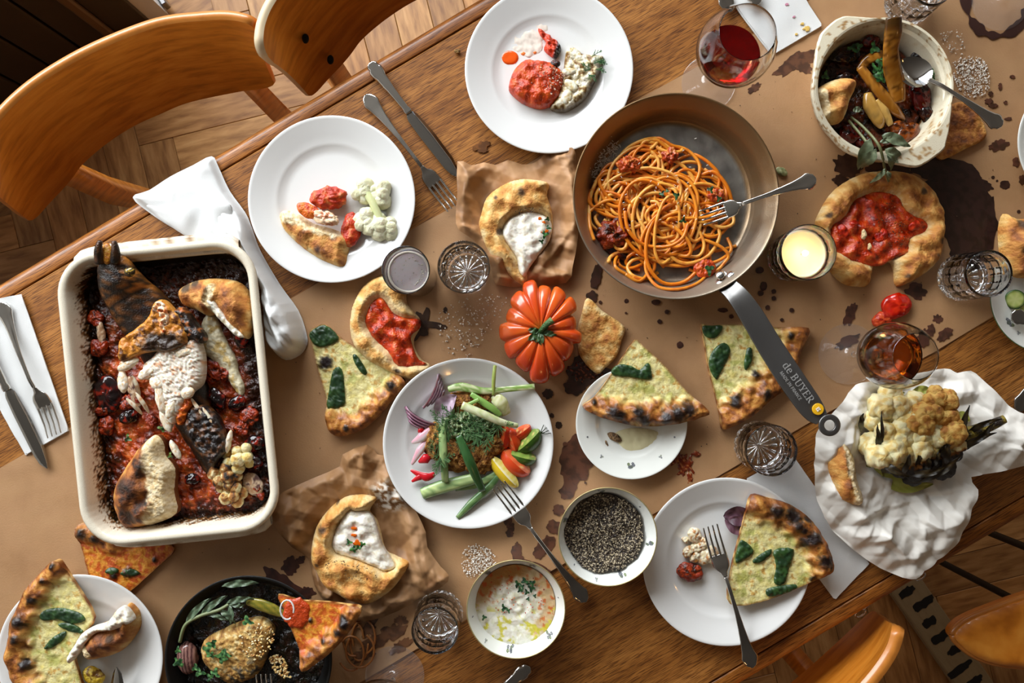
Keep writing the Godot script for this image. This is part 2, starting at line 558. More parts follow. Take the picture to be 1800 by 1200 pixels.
func wall_box(called: String, label: String, along: float, out: float, y: float, size: Vector3, m: Material) -> MeshInstance3D:
	var b := MB.new(); box(b, Vector3.ZERO, size, 0.0)
	var o := struct(called, b.done(true), m, label)
	o.position = wall_pt(along, out, y); o.rotation.y = ANG
	return o

func build_room() -> void:
	# floor: a slab with oak blocks laid in a herringbone on it
	var fb := MB.new(); box(fb, Vector3(0.5, -0.063, -0.08), Vector3(5.5, 0.1, 5.3), 0.0)
	var fl := struct("floor", fb.done(true), M.plank_1, "pale oak herringbone floor under the table and chairs")
	fl.rotation.y = ANG
	var L := 0.48; var W := 0.08
	var pm := []
	for k in 2:
		var b := MB.new(); box(b, Vector3(L / 2, -0.006, W / 2), Vector3(L - 0.001, 0.012, W - 0.001), 0.001)
		pm.append(b.done(true))
	var turn := Basis(Vector3.UP, deg_to_rad(14.0))
	var n := 0
	for a in range(-26, 27):
		for c in range(-4, 5):
			for v in 2:
				var o2 := Vector2(a * W, a * W) + Vector2(c * L, -c * L)
				var mid := o2 + (Vector2(W / 2, W + L / 2) if v else Vector2(L / 2, W / 2))
				var w := turn * Vector3(mid.x, 0, mid.y)
				var along := w.dot(Vector3(cos(ANG), 0, -sin(ANG))); var out := w.dot(Vector3(-sin(ANG), 0, -cos(ANG)))
				var seen_here := absf(w.x) < 1.4 and absf(w.z) < 1.0 and (out > 0.45 or out < -0.4) and out < 1.6
				if not seen_here: continue
				if along < -0.3 and out > 1.02: continue
				var pl := obj("plank", pm[0], M["plank_%d" % (posmod(a * 7 + c * 3 + v * 2, 4))], fl)
				var bs := turn
				var org := Vector3(o2.x, 0, o2.y)
				if v:
					bs = turn * Basis(Vector3.UP, -PI / 2)
					org = Vector3(o2.x + W, 0, o2.y + W)
				pl.transform = fl.transform.affine_inverse() * Transform3D(bs, turn * org + Vector3(0, -0.0005 * posmod(a + c, 2), 0))
				n += 1
	# dark panelled wall behind the chairs, its boards one by one
	var wn := wall_box("wall_north", "low dark brown boarded wall behind the plywood chair", -1.27, 1.10, 0.4, Vector3(1.74, 0.8, 0.1), M.dark_gap)
	for k in 18:
		var b := MB.new(); box(b, Vector3.ZERO, Vector3(0.072, 0.8, 0.02), 0.003)
		var al := -0.368 - 0.0775 * k
		obj("board", b.done(true), M.wainscot, wn, Vector3(al + 1.27, 0, 0.06))
	var bt := MB.new(); box(bt, Vector3.ZERO, Vector3(0.02, 0.8, 0.016), 0.004)
	obj("batten", bt.done(true), M.batten, wn, Vector3(-0.412 + 1.27, 0, 0.076))
	var rv := wall_box("wall_bay", "pale painted low wall at the end of the brown boards", -0.343, 1.62, 0.4, Vector3(0.1, 0.8, 1.16), M.white_paint)
	var sb := MB.new(); box(sb, Vector3.ZERO, Vector3(0.012, 0.03, 1.14), 0.002)
	obj("steel_strip", sb.done(true), M.steel_strip, rv, Vector3(0.058, -0.38, 0))
	# the glazed front
	var wf := wall_box("wall_window", "wall under the tall windows", 0.5, 2.62, 0.4, Vector3(5.3, 0.8, 0.1), M.white_paint)
	var head := MB.new(); box(head, Vector3.ZERO, Vector3(5.3, 0.2, 0.1), 0.0)
	obj("lintel", head.done(true), M.white_paint, wf, Vector3(0, 2.4, 0))
	for k in 5:
		var wi := wall_box("window_%d" % (k + 1), "tall window of the bright front", -2.12 + 1.06 * k, 2.62, 1.75, Vector3(0.06, 1.9, 0.08), M.white_paint)
		var pb := MB.new(); box(pb, Vector3.ZERO, Vector3(1.0, 1.88, 0.006), 0.0)
		obj("pane", pb.done(true), M.pane, wi, Vector3(0.53, 0, 0))
	wall_box("wall_south", "dark panelled wall across the room", 0.5, -2.45, 1.45, Vector3(5.3, 2.9, 0.1), M.dark_panel)
	wall_box("wall_east", "plaster wall at the far end of the table", 3.2, 0.08, 1.45, Vector3(0.1, 2.9, 5.2), M.plaster)
	wall_box("wall_west", "plaster wall at the near end of the table", -2.2, 0.08, 1.45, Vector3(0.1, 2.9, 5.2), M.plaster)
	wall_box("ceiling", "pale plaster ceiling", 0.5, 0.08, 2.95, Vector3(5.5, 0.1, 5.3), M.ceiling)
	# two hanging lamps over the far side of the room
	for k in 2:
		var at := wall_pt([1.5, -0.6][k], [-1.1, -1.35][k], 1.98)
		var lp := thing("hanging_lamp", ["small dark hanging lamp with a warm bulb over the right end of the table", "small dark hanging lamp with a warm bulb over the lower left chairs"][k], "lamp", at)
		var b := MB.new()
		lathe(b, [[0.03, 0.13], [0.05, 0.12], [0.09, 0.05], [0.14, 0.0], [0.135, 0.0], [0.086, 0.05], [0.046, 0.116], [0.0, 0.125]], 40)
		obj("lamp_shade", b.done(), M.shade_metal, lp)
		var c := MB.new(); tube(c, [Vector3(0, 0.12, 0), Vector3(0, 0.92, 0)], 0.004, 8)
		obj("cord", c.done(), M.shade_metal, lp)
		var g := MB.new(); blob(g, Vector3.ZERO, Vector3(0.03, 0.035, 0.03))
		obj("bulb", g.done(), M.bulb, lp, Vector3(0, 0.02, 0))
		var li := OmniLight3D.new(); li.name = "bulb_light"; li.light_energy = 0.06; li.light_color = rgb(255, 190, 110); li.omni_range = 8.0; li.omni_attenuation = 2.0
		li.light_size = 0.03; li.shadow_enabled = true; lp.add_child(li); li.position = Vector3(0, 0.02, 0)

func build_table() -> void:
	# the table's own axes: x along it, z across it
	var o := thing("dining_table", "long worn oak dining table with rounded edge strips", "table", Vector3(0, 0, 0), ANG)
	# distance of the two long edges from the eye
	var far_e := 0.441; var near_e := 0.582
	var strip := 0.026
	var b := MB.new(); box(b, Vector3(0.35, T - 0.014, (near_e - far_e) / 2), Vector3(3.0, 0.026, far_e + near_e - strip * 2 - 0.002), 0.0015)
	obj("tabletop", b.done(true), M.table_wood, o)
	for s in 2:
		var e := MB.new()
		var w := strip; var z0 := -far_e + strip if s == 0 else near_e - strip
		var sg := -1.0 if s == 0 else 1.0
		var prof := [[0.0005, -0.02], [0.0005, -0.0015], [0.002, 0.0], [w * 0.55, -0.0005], [w * 0.8, -0.003], [w * 0.94, -0.009], [w, -0.018], [w * 0.98, -0.028], [w * 0.85, -0.034], [0.0005, -0.034]]
		e.grid(12, prof.size(), func(i, j): return Vector3(-1.15 + 3.0 * i / 11.0, T - 0.001 + prof[j][1], z0 + sg * prof[j][0]), false, s == 1)
		obj("edge_strip", e.done(), M.table_edge, o)
	var ap := MB.new(); box(ap, Vector3(0.35, T - 0.07, (near_e - far_e) / 2), Vector3(2.7, 0.08, 0.8), 0.002)
	obj("apron", ap.done(true), M.table_edge, o)
	for x in [-1.0, 1.65]:
		for z in [-0.36, 0.42]:
			var l := MB.new(); box(l, Vector3(x, (T - 0.03) / 2, z), Vector3(0.07, T - 0.03, 0.07), 0.004)
			obj("leg", l.done(true), M.table_edge, o)
	# the paper laid down the middle of it
	var r := MB.new()
	var lo := -0.206; var hi := 0.308
	r.grid(2 * 60 + 1, 47, func(i, j):
		var x = -1.1 + 2.9 * i / 120.0; var z: float = lo + (hi - lo) * j / 46.0
		var e = 0.0015 * ns(Vector2(x, 0), 3.0, 4) if j == 0 or j == 46 else 0.0
		return Vector3(x, T + 0.0006 + 0.0007 * (ns(Vector2(x, z), 7.0) + 0.4 * ns(Vector2(x, z), 22.0)) + 0.0006, z + e), false, true, func(i, j, p):
		var k = 0.5 + 0.5 * nf(Vector2(p.x, p.z), 3.0, 2)
		return rgb(177, 136, 95).lerp(rgb(167, 127, 87), k))
	var pr := obj("paper_runner", r.done(), M.kraft)
	pr.rotation.y = ANG - 0.014
	tag(pr, "long brown kraft paper runner laid down the middle of the oak table", "paper")

# ------------------------------------------------------------------ chairs
# A bent plywood backrest from the lines of its lower and upper edge in the frame
func backrest(o: Node3D, low_px: Array, high_px: Array, h_low: float, h_high: float, thick: float, edge: Material, bulge := 0.012) -> void:
	var lows := []; var highs := []
	for k in range(0, low_px.size(), 2): lows.append(P(low_px[k], low_px[k + 1], h_low) - o.position)
	for k in range(0, high_px.size(), 2): highs.append(P(high_px[k], high_px[k + 1], h_high) - o.position)
	lows = resample(curve3(lows, 6), 110); highs = resample(curve3(highs, 6), 110)
	var nu := 110; var nv := 13
	var mid := Vector3.ZERO
	for k in nu: mid += (lows[k] + highs[k]) / 2.0 / nu
	var inward := Vector3(-mid.x - o.position.x, 0, -mid.z - o.position.z).normalized()
	var face := func(i, j):
		var v = float(i) / (nv - 1)
		var u = float(j) / (nu - 1)
		# rounded corners
		var e = minf(u, 1.0 - u) / 0.06
		var cr = 0.0 if e > 1.0 else (1.0 - sqrt(maxf(0.0, 1.0 - (1.0 - e) * (1.0 - e)))) * 0.24
		v = lerpf(cr * 0.25, 1.0 - cr, v)
		return lows[j].lerp(highs[j], v) - inward * bulge * 4.0 * v * (1.0 - v)
	var nrm := func(i, j):
		var a: Vector3 = face.call(i, mini(j + 1, nu - 1)) - face.call(i, maxi(j - 1, 0))
		var b: Vector3 = face.call(mini(i + 1, nv - 1), j) - face.call(maxi(i - 1, 0), j)
		var n := a.cross(b).normalized()
		return n if n.dot(inward) > 0.0 else -n
	var b := MB.new()
	var sgn: bool = (face.call(5, 1) - face.call(5, 0)).cross(face.call(1, 5) - face.call(0, 5)).dot(inward) > 0.0
	b.grid(nv, nu, face, false, sgn)
	b.grid(nv, nu, func(i, j): return face.call(i, j) - nrm.call(i, j) * thick, false, not sgn)
	obj("backrest", b.done(), M.chair_wood, o)
	var loop := []
	for j in nu: loop.append(Vector2i(0, j))
	for i in range(1, nv): loop.append(Vector2i(i, nu - 1))
	for j in range(1, nu): loop.append(Vector2i(nv - 1, nu - 1 - j))
	for i in range(1, nv): loop.append(Vector2i(nv - 1 - i, 0))
	var r := MB.new()
	var c0: Vector3 = face.call(nv / 2, nu / 2)
	r.grid(5, loop.size(), func(i, j):
		var q: Vector2i = loop[j]
		var p: Vector3 = face.call(q.x, q.y)
		var out = (p - face.call(clampi(q.x, 2, nv - 3), clampi(q.y, 4, nu - 5))).normalized()
		var t = i / 4.0
		return p - nrm.call(q.x, q.y) * thick * t + out * thick * 0.25 * sin(PI * t), false, not sgn)
	obj("edge", r.done(), edge, o)

func resample(pts: Array, n: int) -> Array:
	var acc := [0.0]
	for k in range(1, pts.size()): acc.append(acc[k - 1] + pts[k].distance_to(pts[k - 1]))
	var out := []
	var k := 0
	for i in n:
		var s: float = acc[-1] * i / (n - 1)
		while k < pts.size() - 2 and acc[k + 1] < s: k += 1
		out.append(pts[k].lerp(pts[k + 1], clampf((s - acc[k]) / maxf(acc[k + 1] - acc[k], 1e-9), 0.0, 1.0)))
	return out

func chair_frame(o: Node3D, legs: Array, towards: Vector3, m: Material) -> void:
	# two rear posts, two front legs and a seat under the table
	var base := []
	for l in legs:
		base.append(P(l[0], l[1], l[2]) - o.position - towards * 0.034)
	for q in base:
		var b := MB.new()
		tube(b, [Vector3(q.x, q.y, q.z), Vector3(q.x, -T + 0.46 + T - o.position.y, q.z) + towards * 0.01, Vector3(q.x, -o.position.y + 0.002, q.z) - towards * 0.03], [0.021, 0.024, 0.019], 4)
		obj("leg", b.done(), m, o)
		var f := MB.new(); var g: Vector3 = q + towards * 0.4
		tube(f, [Vector3(g.x, 0.43 - o.position.y, g.z), Vector3(g.x, 0.002 - o.position.y, g.z)], [0.018, 0.014], 10)
		obj("leg", f.done(), m, o)
	var c: Vector3 = (base[0] + base[1]) / 2.0 + towards * 0.27
	var sb := MB.new()
	var side: Vector3 = (base[1] - base[0]); side.y = 0
	var w := side.length() / 2.0 + 0.02; side = side.normalized()
	lathe(sb, [[0.0, -0.012], [0.94, -0.012], [1.0, -0.004], [1.0, 0.004], [0.94, 0.01], [0.0, 0.004]], 48, func(i, a, r, y):
		var cc = absf(cos(a)); var ss = absf(sin(a))
		return Vector2(r * pow(pow(cc, 4.0) + pow(ss, 4.0), -0.25), y))
	var st := obj("seat", sb.done(), M.chair_wood, o)
	st.transform = Transform3D(Basis(side * w, Vector3.UP, towards * 0.2), Vector3(c.x, 0.452 - o.position.y, c.z))

func build_chairs() -> void:
	var inw := Vector3(sin(ANG), 0, cos(ANG))
	var lows := [58, 393, 80, 365, 110, 333, 127, 313, 147, 287, 187, 253, 233, 223, 283, 200, 333, 180, 417, 162, 447, 158, 486, 153]
	var highs := [-28, 320, -24, 262, 0, 213, 50, 163, 113, 120, 187, 82, 280, 47, 353, 37, 410, 36, 463, 50]
	var a := thing("chair", "bent plywood chair at the upper left, its whole curved backrest in view", "chair", Vector3(-0.55, 0, -0.3))
	backrest(a, lows, highs, -0.11, 0.07, 0.013, M.chair_edge)
	chair_frame(a, [[98, 318, -0.09], [430, 150, -0.09]], inw, M.chair_wood)
	var l2 := []; var h2 := []
	for k in lows.size(): l2.append(lows[k] + ([490, -218][k % 2]))
	for k in highs.size(): h2.append(highs[k] + ([490, -218][k % 2]))
	var b := thing("chair", "bent plywood chair with two screw holes and a pale edge, beside the whole backrest", "chair", Vector3(-0.2, 0, -0.5))
	backrest(b, l2, h2, -0.11, 0.07, 0.013, M.pale_ply)
	chair_frame(b, [[575, 108, -0.09], [905, -70, -0.09]], inw, M.chair_wood)
	for q in [[537, 68, -0.02], [581, 105, -0.08]]:
		var sb := MB.new(); blob(sb, Vector3.ZERO, Vector3(0.005, 0.005, 0.007))
		obj("screw", sb.done(), M.dark_gap, b, P(q[0], q[1], q[2]) - b.position)
	var c := thing("chair", "orange brown wooden chair pushed in below the plate with the burnt slice", "chair", Vector3(0.4, 0, 0.6))
	backrest(c, [1533, 1070, 1475, 1125, 1392, 1198, 1300, 1262, 1180, 1312], [1570, 1092, 1556, 1140, 1512, 1200, 1430, 1280, 1300, 1350], -0.09, 0.05, 0.016, M.chair_edge)
	chair_frame(c, [[1230, 1290, -0.08], [1430, 1180, -0.08]], -inw, M.chair_wood)
	# a stool whose round ended seat reaches into the corner
	var d := thing("stool", "wooden stool with a round ended seat, in the lower right corner past the parchment", "stool", P(1800, 1115, -0.1))
	var sp := outline([1679, 1118, 1692, 1100, 1716, 1086, 1756, 1070, 1800, 1054, 1880, 1030, 1990, 1010, 2010, 1100, 1990, 1180, 1900, 1182, 1800, 1174, 1756, 1168, 1720, 1156, 1692, 1136], -0.08, d.position, 4)
	var seat := MB.new()
	slab(seat, sp, 0.006, func(p, dd): return 0.02 + 0.006 * puff(dd, 0.012), func(p, dd, y): return Color.WHITE, -0.01)
	obj("seat", seat.done(), M.chair_wood, d)
	var rim := MB.new(); var rp := []
	for q in sp: rp.append(Vector3(q.x, 0.012, q.y))
	rp.append(rp[0])
	tube(rim, rp, 0.0055, 8)
	obj("edge", rim.done(), M.chair_edge, d)
	for q in [[2000, 1040], [2000, 1165]]:
		var lb := MB.new(); var lp := P(q[0], q[1], -0.1) - d.position
		tube(lb, [lp, Vector3(lp.x, -d.position.y + 0.002, lp.z)], 0.007, 10)
		obj("leg", lb.done(), M.shade_metal, d)
	# a weathered plank with black brush marks leaning by the wall of the table
	var pk := thing("painted_plank", "pale weathered plank with black brush marks, on the dark floor under the right end", "plank", P(1650, 1105, -0.70))
	var dirv := (P(1720, 1200, -0.7) - P(1588, 1010, -0.7)); dirv.y = 0
	var pb := MB.new(); box(pb, Vector3.ZERO, Vector3(dirv.length() * 1.3, 0.03, 0.075), 0.003)
	var bd := obj("board", pb.done(true), M.weathered, pk)
	pk.position.y = 0.016; pk.rotation.y = atan2(-dirv.z, dirv.x)
	for k in 9:
		var mb := MB.new()
		var cx := -0.14 + 0.042 * k
		var poly := ring(Vector2(cx, 0.008 * sin(k * 2.3)), Vector2(0.010, 0.031 - 0.01 * (k % 2)), 20, 0.3, k)
		slab(mb, poly, 0.004, func(p, dd): return 0.0158, func(p, dd, y): return rgb(16, 15, 15), 0.0145)
		obj("brush_mark", mb.done(), M.stain, pk)
	# chain under the edge
	var ch := thing("chain", "short steel chain hanging at the table edge by the lower chair", "chain", P(1565, 1045, -0.06))
	for k in 9:
		var lb := MB.new()
		var pts := []
		for i in 15:
			var an := TAU * i / 14
			pts.append(Vector3(cos(an) * 0.0085, 0, sin(an) * 0.005))
		tube(lb, pts, 0.0013, 6)
		var li := obj("link", lb.done(), M.silver, ch)
		li.transform = Transform3D(Basis(Vector3.UP, 0.55).rotated(Vector3(0.85, 0, -0.52).normalized(), PI / 2 if k % 2 else 0.2), Vector3(0.85, 0, -0.52) * 0.013 * (k - 4) + Vector3(0, -0.0015 * (16 - (k - 4) * (k - 4)), 0))

# ------------------------------------------------------------------ plates, bowls, pans, dishes
func prof_y(prof: Array, r: float) -> float:
	# height of the upper side of a profile at radius r (the profile runs in from the rim at its end)
	for k in range(prof.size() - 1, 0, -1):
		var a = prof[k]; var b = prof[k - 1]
		if r >= minf(a[0], b[0]) and r <= maxf(a[0], b[0]):
			return lerpf(a[1], b[1], (r - a[0]) / (b[0] - a[0]) if b[0] != a[0] else 0.0)
	return prof[-1][1]

func plate_profile(R: float, well: float, h: float) -> Array:
	return [[0.0, 0.0018], [well * R * 0.88, 0.0018], [well * R * 0.9, 0.0], [well * R * 0.95, 0.0], [well * R * 0.98, 0.002], [R * (well + 0.06), h * 0.34], [R * 0.965, h * 0.8],
		[R * 0.99, h * 0.88], [R, h * 0.95], [R * 0.998, h * 0.99], [R * 0.985, h], [R * 0.96, h * 0.985], [R * (well + 0.14), h * 0.62], [R * (well + 0.055), h * 0.52], [R * (well + 0.015), h * 0.44], [R * (well - 0.03), h * 0.30], [R * (well - 0.1), h * 0.235], [R * 0.3, h * 0.2], [0.0, h * 0.19]]

func plate(label: String, px: float, py: float, rpx: float, well: float, m: Material, h := 0.021, y0 := 0.0016, group := "") -> Node3D:
	var R := rpx * S * (EYE - h) / EYE
	var c := P(px, py, h); c.y = T + y0
	var b := MB.new()
	var pr := plate_profile(R, well, h)
	lathe(b, pr, 96)
	var o := solo("plate", b.done(), m, label, "plate", c, group)
	o.set_meta("prof", pr)
	return o

# a tiny spray of flowers printed on china, laid on the surface given by its profile
func sprig(o: Node3D, prof: Array, ang: float, r: float, size: float, kind: int) -> void:
	var b := MB.new()
	var rg := RandomNumberGenerator.new(); rg.seed = int(ang * 100.0) + kind
	var cols := [rgb(96, 98, 104), rgb(120, 122, 128), rgb(112, 124, 88)]
	for f in [4, 1, 7][kind]:
		var off := Vector2(rg.randf_range(-1, 1), rg.randf_range(-1.2, 1.2)) * size * (0.9 if f else 0.2)
		if kind == 0: off = Vector2.from_angle(f * TAU / 3.0) * size * 0.55 * (1.0 if f < 3 else 0.0)
		for k in 5:
			var c := off + Vector2.from_angle(k * TAU / 5.0 + f) * size * 0.26
			var poly := []
			for q in 7:
				poly.append(c + Vector2.from_angle(q * TAU / 7.0) * size * (0.2 if kind else 0.14))
			var col: Color = cols[2] if f % 3 == 2 else cols[(f + k) % 2]
			var ids := []
			for q in poly:
				var rr: float = r + q.x; var aa: float = ang + q.y / maxf(r, 0.01)
				ids.append(b.add(Vector3(cos(aa) * rr, prof_y(prof, rr) + 0.0003, sin(aa) * rr), col.srgb_to_linear()))
			for q in range(1, 6): b.tri(ids[0], ids[q], ids[q + 1])
	obj("floral_print", b.done(), M.print, o)

func rounded_rect(w: float, l: float, r: float, n: int) -> Array:
	# points and outward directions round a rectangle with round corners, from its right side on
	var pts := []
	for c in 4:
		var cx: float = (w / 2 - r) * ([1.0, -1.0, -1.0, 1.0][c]); var cz: float = (l / 2 - r) * ([1.0, 1.0, -1.0, -1.0][c])
		for k in n:
			var a := PI / 2 * c + PI / 2 * k / (n - 1)
			pts.append([Vector2(cx, cz) + Vector2(cos(a), sin(a)) * r, Vector2(cos(a), sin(a))])
	return pts

const DISH_AT := Vector2(297, 689)
const DISH_TURN := 0.103
func dish_pt(x: float, z: float, y: float) -> Vector3:
	var c := P(DISH_AT.x, DISH_AT.y, 0.062)
	return Vector3(c.x, T + y, c.z) + Basis(Vector3.UP, DISH_TURN) * Vector3(x, 0, z)

func build_tableware() -> void:
	# dinner plates
	plate("white dinner plate with the bread wedge and cauliflower, beside the knife and fork", 583, 350, 147, 0.645, M.porcelain)
	plate("white dinner plate at the top edge with roasted tomato and aubergine", 965, 122, 148, 0.645, M.porcelain)
	plate("white dinner plate in the lower left corner under a green and white pizza slice", 141, 1155, 146, 0.645, M.porcelain)
	plate("white dinner plate with the charred pizza slice and fork, below the small flowered plate", 1277, 987, 148, 0.66, M.porcelain)
	plate("white salad plate full of fritters, cucumber and radish in the middle", 823, 779, 150, 0.70, M.porcelain, 0.023)
	plate("white plate cut by the right frame edge above the bread, by the salt", 1906, 250, 118, 0.62, M.bone_china)
	# small flowered plates
	var e := plate("small flowered china plate under the pizza slice with a blackened crust", 1110, 744, 98, 0.60, M.bone_china, 0.016)
	var pr: Array = e.get_meta("prof")
	for q in [[1.55, 0.78, 2], [0.85, 0.8, 0], [2.3, 0.8, 0], [2.85, 0.82, 1], [3.6, 0.8, 0], [0.3, 0.82, 1], [5.2, 0.8, 2]]:
		sprig(e, pr, q[0], q[1] * 0.0774, 0.005 if q[2] == 2 else 0.003, q[2])
	var g := plate("green rimmed flowered china plate at the right frame edge with cucumber slices", 1840, 520, 100, 0.62, M.bone_china, 0.016)
	var gr := MB.new(); tube(gr, circle_pts(0.0789, 0.0153, 72), 0.0007, 6)
	obj("painted_rim", gr.done(), mat("green_rim", rgb(70, 104, 62), 0.3), g)
	for q in [[2.5, 0.8, 2], [2.2, 0.8, 0], [3.6, 0.8, 2]]:
		sprig(g, g.get_meta("prof"), q[0], q[1] * 0.079, 0.006 if q[2] == 2 else 0.0035, q[2])
	# bowls
	for k in 2:
		var h := 0.05; var R := 87.0 * S * (EYE - h) / EYE
		var c := P([1068, 907][k], [943, 1070][k], h); c.y = T + 0.0016
		var b := MB.new()
		var bp := [[0.0, 0.003], [R * 0.5, 0.003], [R * 0.52, 0.0], [R * 0.57, 0.0], [R * 0.6, 0.006], [R * 0.82, 0.02], [R * 0.955, 0.04], [R, h * 0.985], [R * 0.995, h], [R * 0.98, h * 0.99], [R * 0.935, 0.041], [R * 0.8, 0.022], [R * 0.58, 0.009], [R * 0.3, 0.006], [0.0, 0.0055]]
		lathe(b, bp, 80)
		var o := solo("bowl", b.done(), M.bone_china, ["flowered china bowl filled with cracked black pepper", "flowered china bowl of yoghurt swirled with oil and chilli"][k], "bowl", c)
		var rb := MB.new(); tube(rb, circle_pts(R * 0.992, h - 0.0002, 72), 0.0008, 6)
		obj("gilt_rim", rb.done(), M.gilt, o)
		for q in [[1.2, 0.88, 2], [2.4, 0.9, 1], [3.5, 0.88, 2], [4.6, 0.9, 2], [5.6, 0.88, 1], [0.2, 0.9, 2], [1.8, 0.92, 0]]:
			sprig(o, bp, q[0] + k * 0.5, q[1] * R, 0.004 if q[2] == 2 else 0.0024, q[2])
	# roasting dish
	var dw := 0.266; var dl := 0.392; var dh := 0.066
	var d := thing("roasting_dish", "big cream enamel roasting dish with burnt sides, holding a whole fish", "baking dish", dish_pt(0, 0, 0.0016), DISH_TURN)
	var rr := rounded_rect(dw, dl, 0.056, 10)
	var dp := [[0.13, 0.001], [0.035, 0.0], [0.022, 0.004], [0.010, dh * 0.7], [0.0055, dh * 0.8], [0.0, dh * 0.9], [0.0, dh * 0.96], [0.003, dh], [0.007, dh], [0.0105, dh * 0.97], [0.0125, dh * 0.9], [0.016, dh * 0.7], [0.019, dh * 0.5], [0.022, dh * 0.3], [0.026, 0.012], [0.035, 0.006], [0.13, 0.005]]
	dp = densify(dp, 0.003)
	var outer_rows := 0
	while not (dp[outer_rows][0] < 0.0015 and dp[outer_rows][1] > dh * 0.95): outer_rows += 1
	var db := MB.new()
	rr = rounded_rect(dw, dl, 0.056, 10)
	var dense := []
	for k in rr.size():
		var qa = rr[k]; var qb = rr[(k + 1) % rr.size()]
		var m := maxi(1, int(qa[0].distance_to(qb[0]) / 0.002))
		for i in m: dense.append([qa[0].lerp(qb[0], i / float(m)), qa[1].lerp(qb[1], i / float(m)).normalized()])
	rr = dense
	db.grid(dp.size(), rr.size(), func(i, j):
		var q: Vector2 = rr[j][0] - rr[j][1] * dp[i][0]
		if dp[i][0] > 0.04: q = rr[j][0].lerp(Vector2(0, clampf(rr[j][0].y, -0.07, 0.07)), (dp[i][0] - 0.035) / 0.095 * 0.98 + 0.02) if dp[i][0] > 0.05 else q
		return Vector3(q.x, dp[i][1], q.y), true, false, func(i, j, p):
			var cream := rgb(226, 216, 196)
			if i < outer_rows: return cream.lerp(rgb(150, 110, 70), sm(0.25, 0.6, nf(Vector2(p.x + p.y, p.z), 30.0)))
			var q = Vector2(p.x + p.y, p.z - p.y * 0.6)
			var n = 0.6 * nf(q, 50.0) + 0.8 * nf(q, 170.0)
			var depth = 1.0 - p.y / dh
			var topw = sm(-0.12, -0.19, p.z) * sm(-0.14, -0.05, p.x) + 0.75 * sm(0.09, 0.13, p.x)
			var burn = sm(0.5, 1.15, depth / 0.6 + n * 0.5 + topw * 0.75 * sm(0.14, 0.34, depth) - (0.0 if i > outer_rows + 4 else 0.4))
			return cream.lerp(rgb(120, 74, 32), sm(0.0, 0.45, burn)).lerp(rgb(24, 15, 10), sm(0.35, 0.95, burn)))
	obj("dish_body", db.done(), M.enamel, d)
	for s in 2:
		var hb := MB.new()
		var zz := 1.0 if s else -1.0
		var hy := 0.036 if s else 0.05
		var sec := []
		for k in 8: sec.append([0.006 * cos(TAU * k / 8), 0.004 * sin(TAU * k / 8)])
		hb.grid(25, 9, func(i, j):
			var t = i / 24.0 * 2.0 - 1.0
			var x = t * (dw / 2 - 0.022)
			var ext = 0.013 * pow(maxf(0.0, 1.0 - pow(absf(t), 5.0)), 0.5)
			var q = [[-0.02, -0.005], [-0.004, -0.005], [-0.001, -0.003], [0.0, 0.0], [-0.001, 0.003], [-0.004, 0.005], [-0.012, 0.006], [-0.02, 0.006], [-0.02, -0.005]][j]
			return Vector3(x, hy + q[1], zz * (dl / 2 - 0.002 + ext * (1.0 if q[0] > -0.01 else 0.4) + q[0])), false, s == 1, func(i, j, p): return rgb(226, 218, 200).lerp(rgb(150, 112, 70), sm(0.2, 0.6, nf(Vector2(p.x, p.z), 60.0, 3))))
		obj("handle", hb.done(), M.enamel, d)
	build_steel_pan()
	build_casserole()
	# black skillet
	var sh := 0.04; var sr := 147.0 * S * (EYE - sh) / EYE
	var sc := P(437, 1158, sh); sc.y = T + 0.0016
	var sk := thing("skillet", "black iron skillet of dark sauce at the bottom with a pizza slice on its rim", "pan", sc)
	var sbm := MB.new()
	lathe(sbm, [[0.0, 0.0], [sr * 0.8, 0.0], [sr * 0.84, 0.002], [sr * 0.985, sh * 0.92], [sr, sh * 0.96], [sr, sh], [sr * 0.975, sh], [sr * 0.965, sh * 0.95], [sr * 0.83, 0.008], [sr * 0.78, 0.004], [0.0, 0.004]], 96)
	obj("pan_body", sbm.done(), M.black_iron, sk)
	var hm := MB.new()
	hm.grid(14, 9, func(i, j):
		var t = i / 13.0
		var a = PI * j / 8.0
		var w = lerpf(0.014, 0.011, t) * (1.0 if i < 13 else 0.3)
		return Vector3(cos(a) * w, 0.03 + 0.016 * t + 0.006 * sin(a), sr * 0.98 + 0.16 * t), false, true)
	obj("handle", hm.done(), M.black_iron, sk)

func circle_pts(r: float, y: float, n: int) -> Array:
	var out := []
	for k in n + 1: out.append(Vector3(cos(TAU * k / n) * r, y, sin(TAU * k / n) * r))
	return out

func pan_center(h: float) -> Vector3:
	var c := P(1188, 345, 0.046)
	return Vector3(c.x, T + h, c.z)

